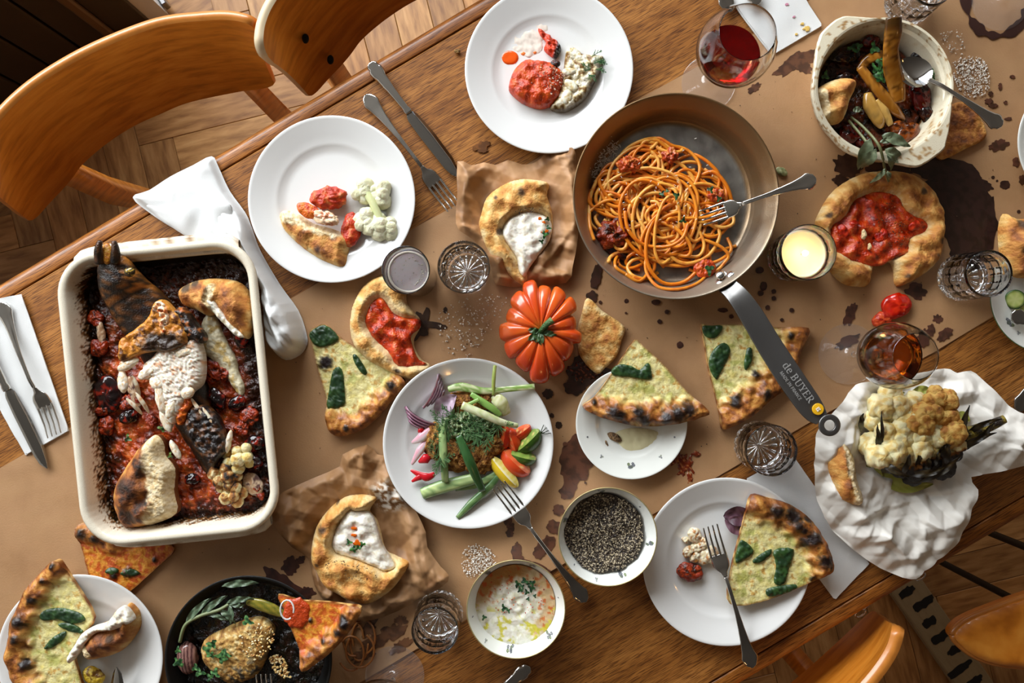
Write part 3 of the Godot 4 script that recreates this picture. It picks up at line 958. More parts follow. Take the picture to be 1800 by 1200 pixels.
func build_steel_pan() -> void:
	var h := 0.046; var R := 181.5 * S * (EYE - h) / EYE
	var o := thing("frying_pan", "dark steel frying pan of spaghetti with a long flat handle", "pan", pan_center(0.0016))
	var b := MB.new()
	var f := 0.107
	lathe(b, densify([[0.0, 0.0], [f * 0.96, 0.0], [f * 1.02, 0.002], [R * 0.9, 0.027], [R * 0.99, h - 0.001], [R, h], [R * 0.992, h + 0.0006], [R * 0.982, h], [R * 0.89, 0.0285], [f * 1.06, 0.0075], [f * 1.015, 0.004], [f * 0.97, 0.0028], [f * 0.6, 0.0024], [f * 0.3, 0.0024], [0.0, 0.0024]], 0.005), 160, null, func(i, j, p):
		var r = Vector2(p.x, p.z).length()
		var q = Vector2(p.x, p.z)
		var n = nf(q, 30.0) * 0.5
		var base = rgb(168, 163, 154).lerp(rgb(128, 124, 118), sm(-0.3, 0.4, n))
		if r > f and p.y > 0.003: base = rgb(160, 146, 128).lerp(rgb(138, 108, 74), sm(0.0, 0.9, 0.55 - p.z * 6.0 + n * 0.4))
		return base)
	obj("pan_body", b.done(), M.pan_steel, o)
	# handle: a flat bar bent up from the wall, ending in a ring
	var mid := [[1262, 488, 0.030], [1284, 507, 0.046], [1300, 524, 0.055], [1322, 556, 0.058], [1352, 606, 0.060], [1388, 662, 0.064], [1420, 708, 0.067], [1434, 726, 0.0675], [1444, 736, 0.068]]
	var wid := [17, 17, 19, 21, 22, 23, 22, 19, 13]
	var pts := []
	for q in mid: pts.append(P(q[0], q[1], q[2]) - o.position)
	pts = curve3(pts, 5)
	var hb := MB.new()
	var n := pts.size()
	var secs := [[-1.0, -0.0012], [-1.0, 0.0012], [-0.93, 0.002], [-0.5, 0.0006], [0.0, 0.0002], [0.5, 0.0006], [0.93, 0.002], [1.0, 0.0012], [1.0, -0.0012], [0.0, -0.0018]]
	hb.grid(n, secs.size(), func(i, j):
		var d: Vector3 = (pts[mini(i + 1, n - 1)] - pts[maxi(i - 1, 0)]).normalized()
		var s := d.cross(Vector3.UP).normalized()
		var up := s.cross(d)
		var k = i / 5.0
		var w: float = lerpf(wid[mini(int(k), 8)], wid[mini(int(k) + 1, 8)], k - int(k)) * S * 0.95
		return pts[i] + s * w * secs[j][0] + up * secs[j][1], true, false)
	obj("handle", hb.done(), M.pan_handle, o)
	var ec := P(1458, 747, 0.068) - o.position
	var eb := MB.new()
	var ri := 0.0072; var ro := 0.0146
	eb.grid(9, 48, func(i, j):
		var q = [[ri, -0.001], [ri + 0.0008, -0.0018], [ro - 0.0012, -0.0018], [ro, -0.0008], [ro, 0.0008], [ro - 0.0012, 0.0018], [ri + 0.001, 0.0018], [ri, 0.001], [ri, -0.001]][i]
		return ec + Vector3(q[0] * cos(TAU * j / 48), q[1], q[0] * sin(TAU * j / 48)), true)
	obj("hanging_ring", eb.done(), M.pan_handle, o)
	for q in [[1267, 485], [1287, 486], [1267, 500]]:
		var rb := MB.new(); blob(rb, Vector3.ZERO, Vector3(0.0068, 0.0032, 0.0068))
		var tow := (Vector3(q[0] - 1188, 0, q[1] - 345)).normalized()
		var ro2 := obj("rivet", rb.done(), M.silver, o, P(q[0], q[1], 0.037) - o.position - tow * 0.002)
		ro2.rotation = Vector3(tow.z * -0.6, 0, tow.x * 0.6)
	# maker's marks pressed into the handle
	var dir := (P(1432, 722, 0.068) - P(1365, 628, 0.062)).normalized()
	var acr := dir.cross(Vector3.UP).normalized()
	for t in [["de BUYER", 1403, 672, 12.3, 0.2], ["MADE IN FRANCE", 1390, 678, 5.4, 0.1]]:
		var tm := TextMesh.new(); tm.text = t[0]; tm.font_size = 32; tm.pixel_size = t[3] * S / 24.0; tm.depth = 0.0006
		var sf := SystemFont.new(); sf.font_names = PackedStringArray(["Droid Serif" if t[3] > 10 else "Droid Sans"]); tm.font = sf
		var te := obj("lettering", tm, M.pale_engraving, o)
		te.transform = Transform3D(Basis(dir, -acr, dir.cross(-acr)), P(t[1], t[2], 0.0705) - o.position)
	var bc := P(1438, 719, 0.0705) - o.position
	var bb := MB.new(); lathe(bb, [[0.0, -0.002], [0.0078, -0.002], [0.0078, 0.0], [0.0072, 0.0005], [0.0, 0.0005]], 32)
	obj("badge", bb.done(), M.badge, o, bc)
	var bs := Basis(dir, -acr, dir.cross(-acr))
	var wb := MB.new(); box(wb, Vector3.ZERO, Vector3(0.0046, 0.0052, 0.0004), 0.0001)
	obj("badge_print", wb.done(true), M.white_print, o).transform = Transform3D(bs, bc + Vector3(0, 0.0008, 0))
	for q in [[-0.0008, 0.0012], [-0.0008, -0.0010], [0.0012, 0.0002]]:
		var kb := MB.new(); box(kb, Vector3(q[0], q[1], 0.0003), Vector3(0.0014, 0.0011, 0.0003), 0.0)
		obj("badge_print", kb.done(true), M.badge_ink, o).transform = Transform3D(bs, bc + Vector3(0, 0.0008, 0))

func casserole_center(y: float) -> Vector3:
	var c := P(1553, 153, 0.062)
	return Vector3(c.x, T + y, c.z)

func build_casserole() -> void:
	var h := 0.064
	var o := thing("casserole", "cream eared gratin dish of stewed aubergine with stained sides", "casserole", casserole_center(0.0016))
	var px := [870, 85, 965, 92, 1060, 100, 1170, 140, 1290, 195, 1370, 290, 1415, 400, 1422, 480, 1420, 560, 1405, 680, 1390, 745, 1370, 795, 1260, 872, 1200, 878, 1150, 868, 1060, 852, 940, 830, 850, 790, 780, 720, 720, 640, 690, 550, 680, 480, 690, 380, 705, 260, 722, 200, 740, 165, 800, 110, 835, 92]
	var poly := PackedVector2Array()
	for k in range(0, px.size(), 2):
		poly.append(Q(px[k] / 3.0 + 1200.0, px[k + 1] / 3.0, h) - Vector2(o.position.x, o.position.z))
	poly = curve2(Array(poly), 4)
	var n := 200
	var outer := []
	for k in n:
		var a := TAU * k / n
		var r := 0.09
		while r < 0.16 and Geometry2D.is_point_in_polygon(Vector2.from_angle(a) * r, poly): r += 0.0004
		outer.append(r)
	var ri := 0.0885
	var b := MB.new()
	var profs := []
	for j in n:
		var e: float = outer[j]
		var q := [[0.0, 0.001], [0.066, 0.001], [0.07, 0.0], [0.074, 0.003], [minf(e - 0.008, 0.086), h * 0.8], [e - 0.004, h - 0.009], [e, h - 0.006], [e, h - 0.002], [e - 0.002, h], [maxf(ri + 0.003, e - 0.006), h], [ri + 0.003, h], [ri, h - 0.001], [ri - 0.002, h - 0.006], [ri - 0.007, 0.03], [ri - 0.013, 0.012], [ri - 0.022, 0.006], [0.0, 0.005]]
		var dq := []
		for k in q.size() - 1:
			for i in 6: dq.append([lerpf(q[k][0], q[k + 1][0], i / 6.0), lerpf(q[k][1], q[k + 1][1], i / 6.0)])
		dq.append(q[-1])
		profs.append(dq)
	b.grid(profs[0].size(), n, func(i, j):
		var q = profs[j][i]
		return Vector3(q[0] * cos(TAU * j / n), q[1], q[0] * sin(TAU * j / n)), true, false, func(i, j, p):
			var c0 := rgb(224, 214, 188)
			var q = Vector2(p.x, p.z)
			var k = nf(q + Vector2(p.y, -p.y), 55.0, 3) + 0.4 * nf(q, 150.0)
			var spot = sm(0.3, 0.5, k) * (0.8 if i > 30 else 0.2)
			if i >= 66: spot = maxf(spot, sm(0.2, 1.0, 0.1 + (h - p.y) / h * 1.0 + k * 0.5))
			return c0.lerp(rgb(180, 132, 70), spot * 0.85).lerp(rgb(110, 66, 28), sm(0.6, 1.0, spot) * 0.7))
	obj("dish_body", b.done(), M.enamel, o)

# ------------------------------------------------------------------ cutlery: x runs from the tail of the handle to the tip
func lut(t: float, stops: Array) -> float:
	for k in range(1, stops.size()):
		if t <= stops[k][0]:
			var a = stops[k - 1]; var b = stops[k]
			var s = (t - a[0]) / (b[0] - a[0])
			return lerpf(a[1], b[1], s * s * (3.0 - 2.0 * s) * 0.5 + s * 0.5)
	return stops[-1][1]

const TAIL := [[0.0, 0.002], [0.006, 0.006], [0.02, 0.0085], [0.035, 0.0088], [0.05, 0.0112], [0.075, 0.0118], [0.1, 0.0098], [0.13, 0.0086], [0.17, 0.0072], [0.2, 0.0064], [0.23, 0.0058], [0.3, 0.0046], [0.4, 0.0034]]

func bar(L: float, t0: float, t1: float, wf: Callable, yf: Callable, th: float, n := 40, ridge := 0.0) -> ArrayMesh:
	var b := MB.new()
	var sec := [[-1.0, 0.0], [-0.86, 0.75], [-0.6, 0.85], [-0.25, 1.0], [0.0, 1.0], [0.25, 1.0], [0.6, 0.85], [0.86, 0.75], [1.0, 0.0], [0.7, -0.8], [0.0, -1.0], [-0.7, -0.8]]
	b.grid(n + 2, sec.size(), func(i, j):
		var t = lerpf(t0, t1, clampf((i - 1) / float(n - 1), 0.0, 1.0))
		var w: float = wf.call(t)
		var y: float = yf.call(t)
		var e = 0.0 if i == 0 or i == n + 1 else 1.0
		var up: float = sec[j][1]
		if absf(sec[j][0]) < 0.5 and up > 0.0: up += ridge
		return Vector3(t * L, y + up * th * e, sec[j][0] * w * e), true, true)
	return b.done()

func cutlery_at(called: String, label: String, tail: Vector3, tip: Vector3, roll := 0.0) -> Node3D:
	var o := thing(called, label, called, tail)
	var x := (tip - tail).normalized()
	var z := x.cross(Vector3.UP).normalized()
	o.basis = Basis(x, z.cross(x), z) * Basis(Vector3.RIGHT, roll)
	return o

func fork(label: String, tail: Vector3, tip: Vector3, roll := 0.0) -> Node3D:
	var o := cutlery_at("fork", label, tail, tip, roll)
	var L := tail.distance_to(tip)
	var yf := func(t): return lut(t, [[0.0, 0.002], [0.12, 0.003], [0.4, 0.010], [0.58, 0.011], [0.7, 0.005], [0.8, 0.0015], [0.9, 0.003], [1.0, 0.008]])
	obj("handle", bar(L, 0.0, 0.64, func(t): return lut(t, TAIL + [[0.5, 0.0028], [0.64, 0.0027]]), yf, 0.0016, 44, -0.25), M.silver, o)
	obj("head", bar(L, 0.64, 0.79, func(t): return lut(t, [[0.64, 0.0027], [0.67, 0.0045], [0.70, 0.0098], [0.725, 0.0115], [0.79, 0.0121]]), yf, 0.0011, 16), M.silver, o)
	for k in 4:
		var z := -0.01015 + 0.00677 * k
		var b := MB.new()
		var pts := []; var rad := []
		for i in 10:
			var t := lerpf(0.78, 1.0, i / 9.0)
			pts.append(Vector3(t * L, yf.call(t), z * lerpf(1.0, 0.96, i / 9.0)))
			rad.append(lerpf(0.0019, 0.0010, i / 9.0))
		tube(b, pts, rad, 8, Color.WHITE, 0.7)
		obj("tine", b.done(), M.silver, o)
	return o

func knife(label: String, tail: Vector3, tip: Vector3, roll := 0.0) -> Node3D:
	var o := cutlery_at("knife", label, tail, tip, roll)
	var L := tail.distance_to(tip)
	obj("handle", bar(L, 0.0, 0.44, func(t): return lut(t, [[0.0, 0.002], [0.006, 0.006], [0.02, 0.0088], [0.04, 0.0086], [0.06, 0.0108], [0.09, 0.0105], [0.13, 0.0082], [0.18, 0.0076], [0.24, 0.0064], [0.32, 0.0056], [0.40, 0.005], [0.41, 0.0062], [0.425, 0.0062], [0.44, 0.0055]]), func(t): return 0.0052, 0.0042, 50, -0.2), M.silver, o)
	var b := MB.new()
	# blade: straight back, curved edge
	b.grid(26, 8, func(i, j):
		var t = i / 25.0
		var up = lut(t, [[0.0, 0.0045], [0.06, 0.0085], [0.3, 0.0095], [0.8, 0.0095], [0.93, 0.007], [1.0, 0.0005]])
		var lo = lut(t, [[0.0, 0.0045], [0.06, 0.0085], [0.4, 0.0105], [0.75, 0.0095], [0.93, 0.005], [1.0, 0.0005]])
		var q = [[-1.0, 0.0], [-0.3, 0.0007], [0.4, 0.0010], [0.9, 0.0010], [1.0, 0.0], [0.9, -0.001], [0.4, -0.001], [-0.3, -0.0007]][j]
		return Vector3(L * lerpf(0.435, 1.0, t), 0.004 + q[1], q[0] * (up if q[0] > 0.0 else lo)), true, true)
	obj("blade", b.done(), M.blade, o)
	return o

func spoon(label: String, tail: Vector3, tip: Vector3) -> Node3D:
	var o := cutlery_at("spoon", label, tail, tip)
	var L := tail.distance_to(tip)
	obj("handle", bar(L, 0.0, 0.72, func(t): return lut(t, TAIL + [[0.55, 0.003], [0.72, 0.0032]]), func(t): return lut(t, [[0.0, 0.002], [0.4, 0.009], [0.6, 0.010], [0.72, 0.006]]), 0.0017, 44, -0.25), M.silver, o)
	var b := MB.new()
	b.grid(10, 32, func(i, j):
		var r = i / 9.0
		var a = TAU * j / 32
		return Vector3(L * (0.85 + 0.15 * r * cos(a)), 0.006 - 0.008 * (1.0 - r * r), 0.0205 * r * sin(a) * (1.0 - 0.12 * cos(a)))
		, true, true)
	b.grid(10, 32, func(i, j):
		var r = i / 9.0
		var a = TAU * j / 32
		return Vector3(L * (0.85 + 0.15 * r * cos(a)), 0.0048 - 0.008 * (1.0 - r * r) + 0.0012 * pow(r, 6.0), 0.0205 * r * sin(a) * (1.0 - 0.12 * cos(a)))
		, true, false)
	obj("bowl", b.done(), M.silver, o)
	return o

func build_cutlery() -> void:
	var h := 0.0016
	fork("silver fork between the cauliflower plate and the bare knife, tines under the brown paper", P(643, 168, h), P(798, 366, h))
	knife("silver knife on bare oak next to a fork, its blade tip under the brown paper", P(652, 113, h), P(808, 312, h))
	fork("silver fork on the folded white napkin at the left edge", P(3, 532, 0.006), P(101, 764, 0.006))
	knife("silver knife on the folded white napkin at the left edge, its blade off the napkin", P(-36, 578, 0.006), P(86, 822, 0.003))
	fork("silver fork stuck in the spaghetti with its handle over the pan rim", P(1434, 314, 0.072), P(1233, 384, 0.034))
	spoon("silver spoon with its bowl in the aubergine stew and its handle over the rim", P(1760, 222, 0.068), P(1578, 112, 0.044))
	fork("silver fork leaning on the rim of the salad plate, handle beside the pepper bowl", P(1030, 1056, 0.008), P(876, 850, 0.025))
	fork("silver fork on the plate with the charred slice, handle over its rim", P(1322, 1172, 0.024), P(1246, 922, 0.016))
	knife("silver knife below the yoghurt bowl, cut by the bottom frame edge", P(931, 1168, h), P(740, 1330, h))
	fork("silver fork on the spotted napkin by the red wine, cut by the top edge", P(1284, 20, 0.005), P(1170, -205, 0.005))
	knife("silver knife on the spotted napkin by the red wine, cut by the top edge", P(1330, 12, 0.005), P(1228, -215, 0.005))
	knife("dark silver knife on the lower left plate, its round end just above the bottom edge", P(214, 1420, 0.022), P(207, 1170, 0.026))
	fork("silver fork in the black skillet, its tine tips at the bottom edge", P(470, 1430, 0.06), P(466, 1182, 0.036))
	fork("silver fork at the right frame edge above the parchment", P(1786, 722, h), P(1905, 500, h))
	spoon("small silver spoon on the green rimmed plate, cut by the right frame edge", P(1776, 552, 0.016), P(1950, 620, 0.012))

# ------------------------------------------------------------------ glasses
func tumbler(o: Node3D, rb: float, rt: float, h: float, m: Material) -> void:
	var b := MB.new()
	var pr := [[0.0, 0.002], [rb * 0.3, 0.0018], [rb * 0.55, 0.0014], [rb * 0.75, 0.001], [rb * 0.84, 0.0], [rb * 0.93, 0.0003], [rb * 0.985, 0.003]]
	for k in 22:
		var t := k / 21.0
		pr.append([lerpf(rb, rt, t), lerpf(0.006, h * 0.86, t)])
	pr.append_array([[rt, h * 0.93], [rt - 0.0001, h - 0.001], [rt - 0.0009, h], [rt - 0.0018, h - 0.001], [rt - 0.0022, h * 0.9], [lerpf(rb, rt, 0.5) - 0.0034, h * 0.5], [rb - 0.0042, 0.018], [rb - 0.006, 0.0125], [rb * 0.6, 0.0108], [0.0, 0.0104]])
	var n := 144
	lathe(b, pr, n, func(i, a, r, y):
		if i < 5 and i > 0:
			# star cut into the underside
			var s = absf(sin(a * 8.0))
			return Vector2(r, y + 0.0034 * pow(1.0 - s, 2.2) * minf(1.0, i / 2.0) * (0.25 if i == 4 else 1.0))
		if i >= 6 and i < 29:
			var k = i - 6
			var fl = 0.5 + 0.5 * cos(a * 16.0)
			var groove = 1.0 if k % 6 == 0 and k < 19 else 0.0
			var fade = 1.0 - sm(0.72, 1.0, k / 22.0)
			return Vector2(r - 0.0013 * pow(fl, 3.0) * fade - 0.0008 * groove, y)
		return Vector2(r, y))
	obj("glass_body", b.done(), m, o)

func wine_glass(label: String, foot: Vector3, fr: float, bowl: Array, fill: float, wine: Material) -> void:
	var o := thing("wine_glass", label, "wine glass", foot)
	var b := MB.new()
	var y0: float = bowl[0][1]
	var ft := MB.new()
	lathe(ft, [[0.0, 0.0], [fr * 0.95, 0.0], [fr, 0.0008], [fr, 0.0016], [fr * 0.9, 0.0024], [fr * 0.4, 0.0045], [fr * 0.16, 0.009], [0.0042, 0.02], [0.0, 0.02]], 96)
	obj("foot", ft.done(), M.thin_glass, o)
	lathe(b, [[0.0, 0.0202], [0.0042, 0.0202], [0.0036, y0 * 0.6], [0.0042, y0 - 0.008], [0.009, y0 - 0.001]]
		+ bowl.map(func(q): return [q[0] + 0.0004, q[1]]) + [[bowl[-1][0] - 0.0002, bowl[-1][1] + 0.0005]], 96)
	# the inside of the bowl
	var ins := bowl.duplicate(); ins.reverse()
	lathe(b, [[bowl[-1][0] - 0.0002, bowl[-1][1] + 0.0005]] + ins.map(func(q): return [maxf(q[0] - 0.0006, 0.0), q[1] + 0.0008]) + [[0.0, y0 + 0.0012]], 96)
	obj("bowl", b.done(), M.glass, o)
	var inner := [[0.0, y0 + 0.002]]
	for k in bowl.size():
		var q = bowl[k]
		if q[1] < fill: inner.append([maxf(q[0] - 0.0011, 0.0005), q[1] + 0.0016])
	var re: float = lut(fill, bowl.map(func(q): return [q[1], q[0]])) - 0.0011
	inner.append([re, fill + 0.001]); inner.append([re * 0.96, fill + 0.0002]); inner.append([0.0, fill])
	var w := MB.new(); lathe(w, inner, 72)
	obj("wine", w.done(), wine, o)

func build_glasses() -> void:
	for t in [
		[821, 478, 0.031, 0.0345, 0.085, "crystal tumbler beside the cloudy drink, in front of the beefsteak tomato"],
		[1331, 781, 0.0345, 0.0345, 0.068, "crystal tumbler below the pan handle, half over the square napkin"],
		[773, 1076, 0.0335, 0.031, 0.078, "crystal tumbler left of the yoghurt bowl"],
		[1685, 488, 0.033, 0.031, 0.078, "crystal tumbler between the tomato flatbread and the green rimmed plate"],
		[1592, 8, 0.033, 0.031, 0.078, "crystal tumbler at the top edge above the aubergine stew"]]:
		var o := thing("tumbler", t[5], "glass", P(t[0], t[1], 0.0016), 0.4, "cut crystal tumblers")
		tumbler(o, t[2], t[3], t[4], M.glass)
	# candle in a tumbler
	var c := thing("candle_glass", "cut glass tumbler holding the lit candle, beside the pan", "glass", P(1388, 453, 0.0016), 0.1)
	tumbler(c, 0.034, 0.037, 0.078, M.glass)
	var cd := thing("candle", "lit cream candle burning in a glass between pan and tomato flatbread", "candle", P(1388, 453, 0.0016) + Vector3(0, 0.0125, 0))
	var wb := MB.new(); lathe(wb, [[0.0, 0.0], [0.027, 0.0], [0.0295, 0.004], [0.0325, 0.038], [0.0320, 0.041], [0.0295, 0.0412], [0.027, 0.0385], [0.012, 0.037], [0.0, 0.0365]], 64)
	obj("wax", wb.done(), M.wax, cd)
	var wk := MB.new(); tube(wk, [Vector3(0, 0.036, 0), Vector3(0.001, 0.045, 0)], 0.0008, 6)
	obj("wick", wk.done(), M.wick, cd)
	var fb := MB.new(); lathe(fb, [[0.0, 0.0], [0.003, 0.003], [0.0042, 0.007], [0.003, 0.013], [0.0, 0.02]], 20)
	obj("flame", fb.done(), M.flame, cd, Vector3(0.0005, 0.042, 0))
	var li := OmniLight3D.new(); li.name = "flame_light"; li.light_energy = 0.0012; li.light_color = rgb(255, 206, 130); li.omni_range = 6.0; li.omni_attenuation = 2.0; li.light_size = 0.006; li.shadow_enabled = true
	cd.add_child(li); li.position = Vector3(0.0005, 0.052, 0)
	# tall plain glass of cloudy drink
	var d := thing("drinking_glass", "tall plain glass of cloudy greyish drink beside the crystal tumbler", "glass", P(735, 489, 0.0016))
	var gb := MB.new()
	lathe(gb, [[0.0, 0.0], [0.024, 0.0], [0.0262, 0.0015], [0.0268, 0.01], [0.030, 0.139], [0.0296, 0.14], [0.0288, 0.1395], [0.0254, 0.012], [0.022, 0.0085], [0.0, 0.008]], 80)
	obj("glass_body", gb.done(), M.glass, d)
	var db := MB.new()
	lathe(db, [[0.0, 0.0095], [0.021, 0.0098], [0.0246, 0.0135], [0.0272, 0.108], [0.0268, 0.1095], [0.0255, 0.1088], [0.0, 0.1085]], 64)
	obj("drink", db.done(), M.cloudy_drink, d)
	var fm := MB.new(); tube(fm, circle_pts(0.0255, 0.109, 40), 0.0016, 6); 
	for k in 60:
		var r := 0.023 * sqrt(rng.randf()); var an := rng.randf() * TAU
		if rng.randf() < 0.5: r = rng.randf_range(0.016, 0.024)
		blob(fm, Vector3(cos(an) * r, 0.1088, sin(an) * r), Vector3.ONE * rng.randf_range(0.0004, 0.0011), Basis(), 0.0, 1.0, null, 5, 6)
	var fo := obj("foam", fm.done(), M.foam, d)
	fo.set_meta("kind", "stuff")
	# wine
	var bw := [[0.0035, 0.083], [0.014, 0.0865], [0.024, 0.0935], [0.033, 0.103], [0.040, 0.115], [0.0455, 0.13], [0.0475, 0.145], [0.0465, 0.16], [0.042, 0.178], [0.037, 0.19], [0.0335, 0.2]]
	wine_glass("stemmed glass of red wine behind the pan, by the folded napkin", P(1245, 147, 0.0016), 0.0378, bw, 0.116, M.red_wine)
	var ba := bw.map(func(q): return [q[0] * 0.87, q[1]]); ba[-1][0] = 0.0272
	wine_glass("stemmed glass of amber wine above the parchment with the cauliflower", P(1491, 622, 0.0016), 0.0425, ba, 0.135, M.amber_wine)
	wine_glass("stemmed glass at the top right corner standing on a dark wine ring", P(1757, 4, 0.0016), 0.040, bw, 0.105, M.red_wine)
	wine_glass("stemmed glass at the bottom edge between skillet and crystal tumbler", P(694, 1186, 0.0016), 0.0415, bw, 0.105, M.red_wine)

# ------------------------------------------------------------------ napkins and sheets of paper
func centre(px: Array) -> Vector2:
	var c := Vector2.ZERO
	for k in range(0, px.size(), 2): c += Vector2(px[k], px[k + 1])
	return c / (px.size() / 2.0)

func flat_sheet(called: String, label: String, cat: String, px: Array, h0: float, th: float, m: Material, layers := 1) -> Node3D:
	var c := centre(px)
	var o := thing(called, label, cat, P(c.x, c.y, h0))
	for l in layers:
		var poly := sharp(px, h0, o.position)
		for k in poly.size(): poly[k] = poly[k] * (1.0 - 0.006 * l) + Vector2(0.0012, -0.0006) * l
		var dense := PackedVector2Array()
		for k in poly.size():
			for q in 6: dense.append(poly[k].lerp(poly[(k + 1) % poly.size()], q / 6.0))
		var b := MB.new()
		slab(b, dense, 0.004, func(p, d): return th * (l + 1) + 0.0008 * ns(p, 14.0, l) * sm(0.0, 0.02, d) + 0.0007 * sm(0.006, 0.0, d) * ns(p, 40.0), func(p, d, y): return Color.WHITE, th * l)
		obj("folded_layer", b.done(), m, o)
	return o

# creased paper: flat facets that meet in straight folds, stronger in some places than in others
func crumple(p: Vector2, f: float, sd: float) -> float:
	var w := p + Vector2(ns(p, 7.0, sd), ns(p, 7.0, sd + 9.0)) * 0.002
	var h := 0.0
	for k in 6:
		var ff := f * (1.0 + 0.42 * k)
		var x := w.dot(Vector2.from_angle(k * 1.1 + sd * 2.3)) * ff + k * 0.37 + sd
		var m := 0.35 + 0.65 * sm(-0.1, 0.3, ns(p, 9.0, sd + k * 3.0))
		h += absf(x - floorf(x) - 0.5) * 2.0 / ff * m
	return h

func build_papers() -> void:
	flat_sheet("napkin", "folded white paper napkin under the fork and knife at the left edge", "napkin", [-60, 536, 38, 517, 122, 757, 46, 800, 0, 718, -60, 640], 0.0012, 0.0017, M.napkin, 2)
	flat_sheet("napkin", "square white napkin lying between the charred slice's plate and the parchment", "napkin", [1392, 798, 1528, 990, 1467, 1054, 1310, 842], 0.0012, 0.0009, M.napkin, 1)
	var nt := flat_sheet("napkin", "food spotted folded white napkin behind the red wine glass at the top", "napkin", [1357, 98, 1443, 47, 1385, -45, 1262, -45, 1290, 10], 0.0012, 0.0016, M.napkin, 2)
	for q in [[1382, 8, 4, 0], [1418, 50, 6, 1], [1410, 42, 4, 1], [1395, 30, 3, 0], [1400, 60, 3, 1]]:
		var sb := MB.new()
		var c := P(q[0], q[1], 0.0045) - nt.position
		slab(sb, ring(Vector2(c.x, c.z), Vector2(q[2], q[2] * 0.7) * S, 14, 0.5, q[0]), 0.0016, func(p, d): return 0.0046 + 0.0002 * puff(d, 0.002), func(p, d, y): return rgb(214, 178, 96) if q[3] else rgb(190, 130, 150), 0.003)
		obj("food_spot", sb.done(), M.stain, nt)
	# the crumpled napkin, twisted from the table edge down to the dish
	var px := [228, 345, 258, 332, 295, 308, 335, 288, 368, 272, 380, 290, 400, 333, 428, 372, 440, 400, 455, 440, 490, 500, 522, 545, 536, 585, 537, 606, 525, 624, 500, 633, 478, 617, 466, 592, 460, 545, 455, 500, 440, 462, 418, 436, 380, 425, 345, 418, 305, 402, 262, 375]
	var o := thing("napkin", "crumpled white napkin twisted between the roasting dish and the dinner plate", "napkin", P(400, 450, 0.0016))
	var poly := outline(px, 0.012, o.position, 3)
	var ax := (Q(520, 610) - Q(330, 330)).normalized()
	var org := Q(330, 330, 0.01) - Vector2(o.position.x, o.position.z)
	var b := MB.new()
	slab(b, poly, 0.0016, func(p, d):
		var r = p - org
		var s = r.dot(ax); var t = r.cross(ax)
		var body = 0.010 * puff(d, 0.035) + 0.018 * sm(0.03, 0.14, s) * puff(d, 0.03)
		var fold = (0.010 * absf(nS.get_noise_2d(t * 40.0, s * 6.0 + 4.0)) + 0.16 * crumple(Vector2(t, s * 0.45), 30.0, 3.0)) * sm(0.0, 0.12, s) + 0.05 * crumple(p, 10.0, 1.0)
		return 0.002 + (body + fold * (0.35 + sm(0.02, 0.16, s))) * sm(0.0, 0.01, d), func(p, d, y): return Color.WHITE, null)
	obj("cloth", b.done(), M.napkin, o)
	var b2 := MB.new()
	var flap := outline([256, 362, 290, 364, 330, 360, 370, 358, 400, 357, 408, 370, 404, 400, 398, 436, 350, 425, 310, 405], 0.02, o.position, 3)
	slab(b2, flap, 0.0025, func(p, d): return 0.019 + 0.004 * puff(d, 0.02) + 0.003 * ns(p, 20.0), func(p, d, y): return Color.WHITE, 0.016)
	obj("flap", b2.done(), M.napkin, o)
	# brown paper under the two cream breads
	var k1 := [471, 902, 486, 880, 501, 862, 550, 840, 595, 821, 600, 800, 644, 782, 662, 799, 690, 812, 720, 880, 735, 905, 749, 934, 752, 960, 775, 994, 790, 1009, 779, 1029, 737, 1050, 700, 1076, 640, 1095, 600, 1085, 561, 1050, 546, 1012, 539, 982, 512, 964, 490, 937]
	brown_sheet("creased greasy brown paper under the round labneh bread", k1, 3.0, func(p, q):
		var edge_l = sm(-0.03, -0.09, q.x) * sm(0.03, -0.06, q.y)
		return 0.018 * edge_l + 0.012 * sm(0.05, 0.10, q.x), rgb(150, 108, 66), rgb(170, 130, 90))
	var k2 := [804, 284, 828, 290, 850, 284, 872, 288, 893, 280, 918, 287, 940, 284, 958, 272, 974, 270, 990, 262, 1004, 264, 1011, 276, 1013, 304, 1018, 370, 1015, 420, 1006, 470, 995, 497, 930, 503, 872, 500, 864, 470, 850, 440, 828, 418, 806, 404, 801, 380, 804, 340]
	brown_sheet("creased brown paper with a ruffled upper edge under the bread beside the pan", k2, 8.0, func(p, q):
		return 0.018 * sm(-0.045, -0.085, q.y) * (0.6 + 0.6 * absf(nS.get_noise_2d(q.x * 42.0, 1.0))) + 0.016 * sm(0.055, 0.08, q.x) + 0.008 * sm(-0.05, -0.08, q.x), rgb(160, 114, 70), rgb(188, 144, 102))
	# white parchment gathered round the cauliflower
	var px3 := [1431, 761, 1446, 735, 1464, 717, 1480, 694, 1497, 675, 1520, 670, 1543, 668, 1580, 660, 1620, 658, 1655, 649, 1679, 649, 1690, 656, 1716, 652, 1735, 668, 1777, 715, 1800, 728, 1838, 745, 1838, 800, 1800, 813, 1777, 820, 1707, 838, 1716, 859, 1702, 892, 1693, 929, 1669, 971, 1627, 1013, 1609, 1022, 1576, 1013, 1534, 990, 1473, 939, 1441, 883, 1431, 827]
	var pc := thing("parchment", "white parchment paper gathered in creases round the charred cauliflower", "paper", P(1590, 830, 0.0016))
	var pp := outline(px3, 0.03, pc.position, 2)
	var cc := Q(1605, 770, 0.01) - Vector2(pc.position.x, pc.position.z)
	var pb := MB.new()
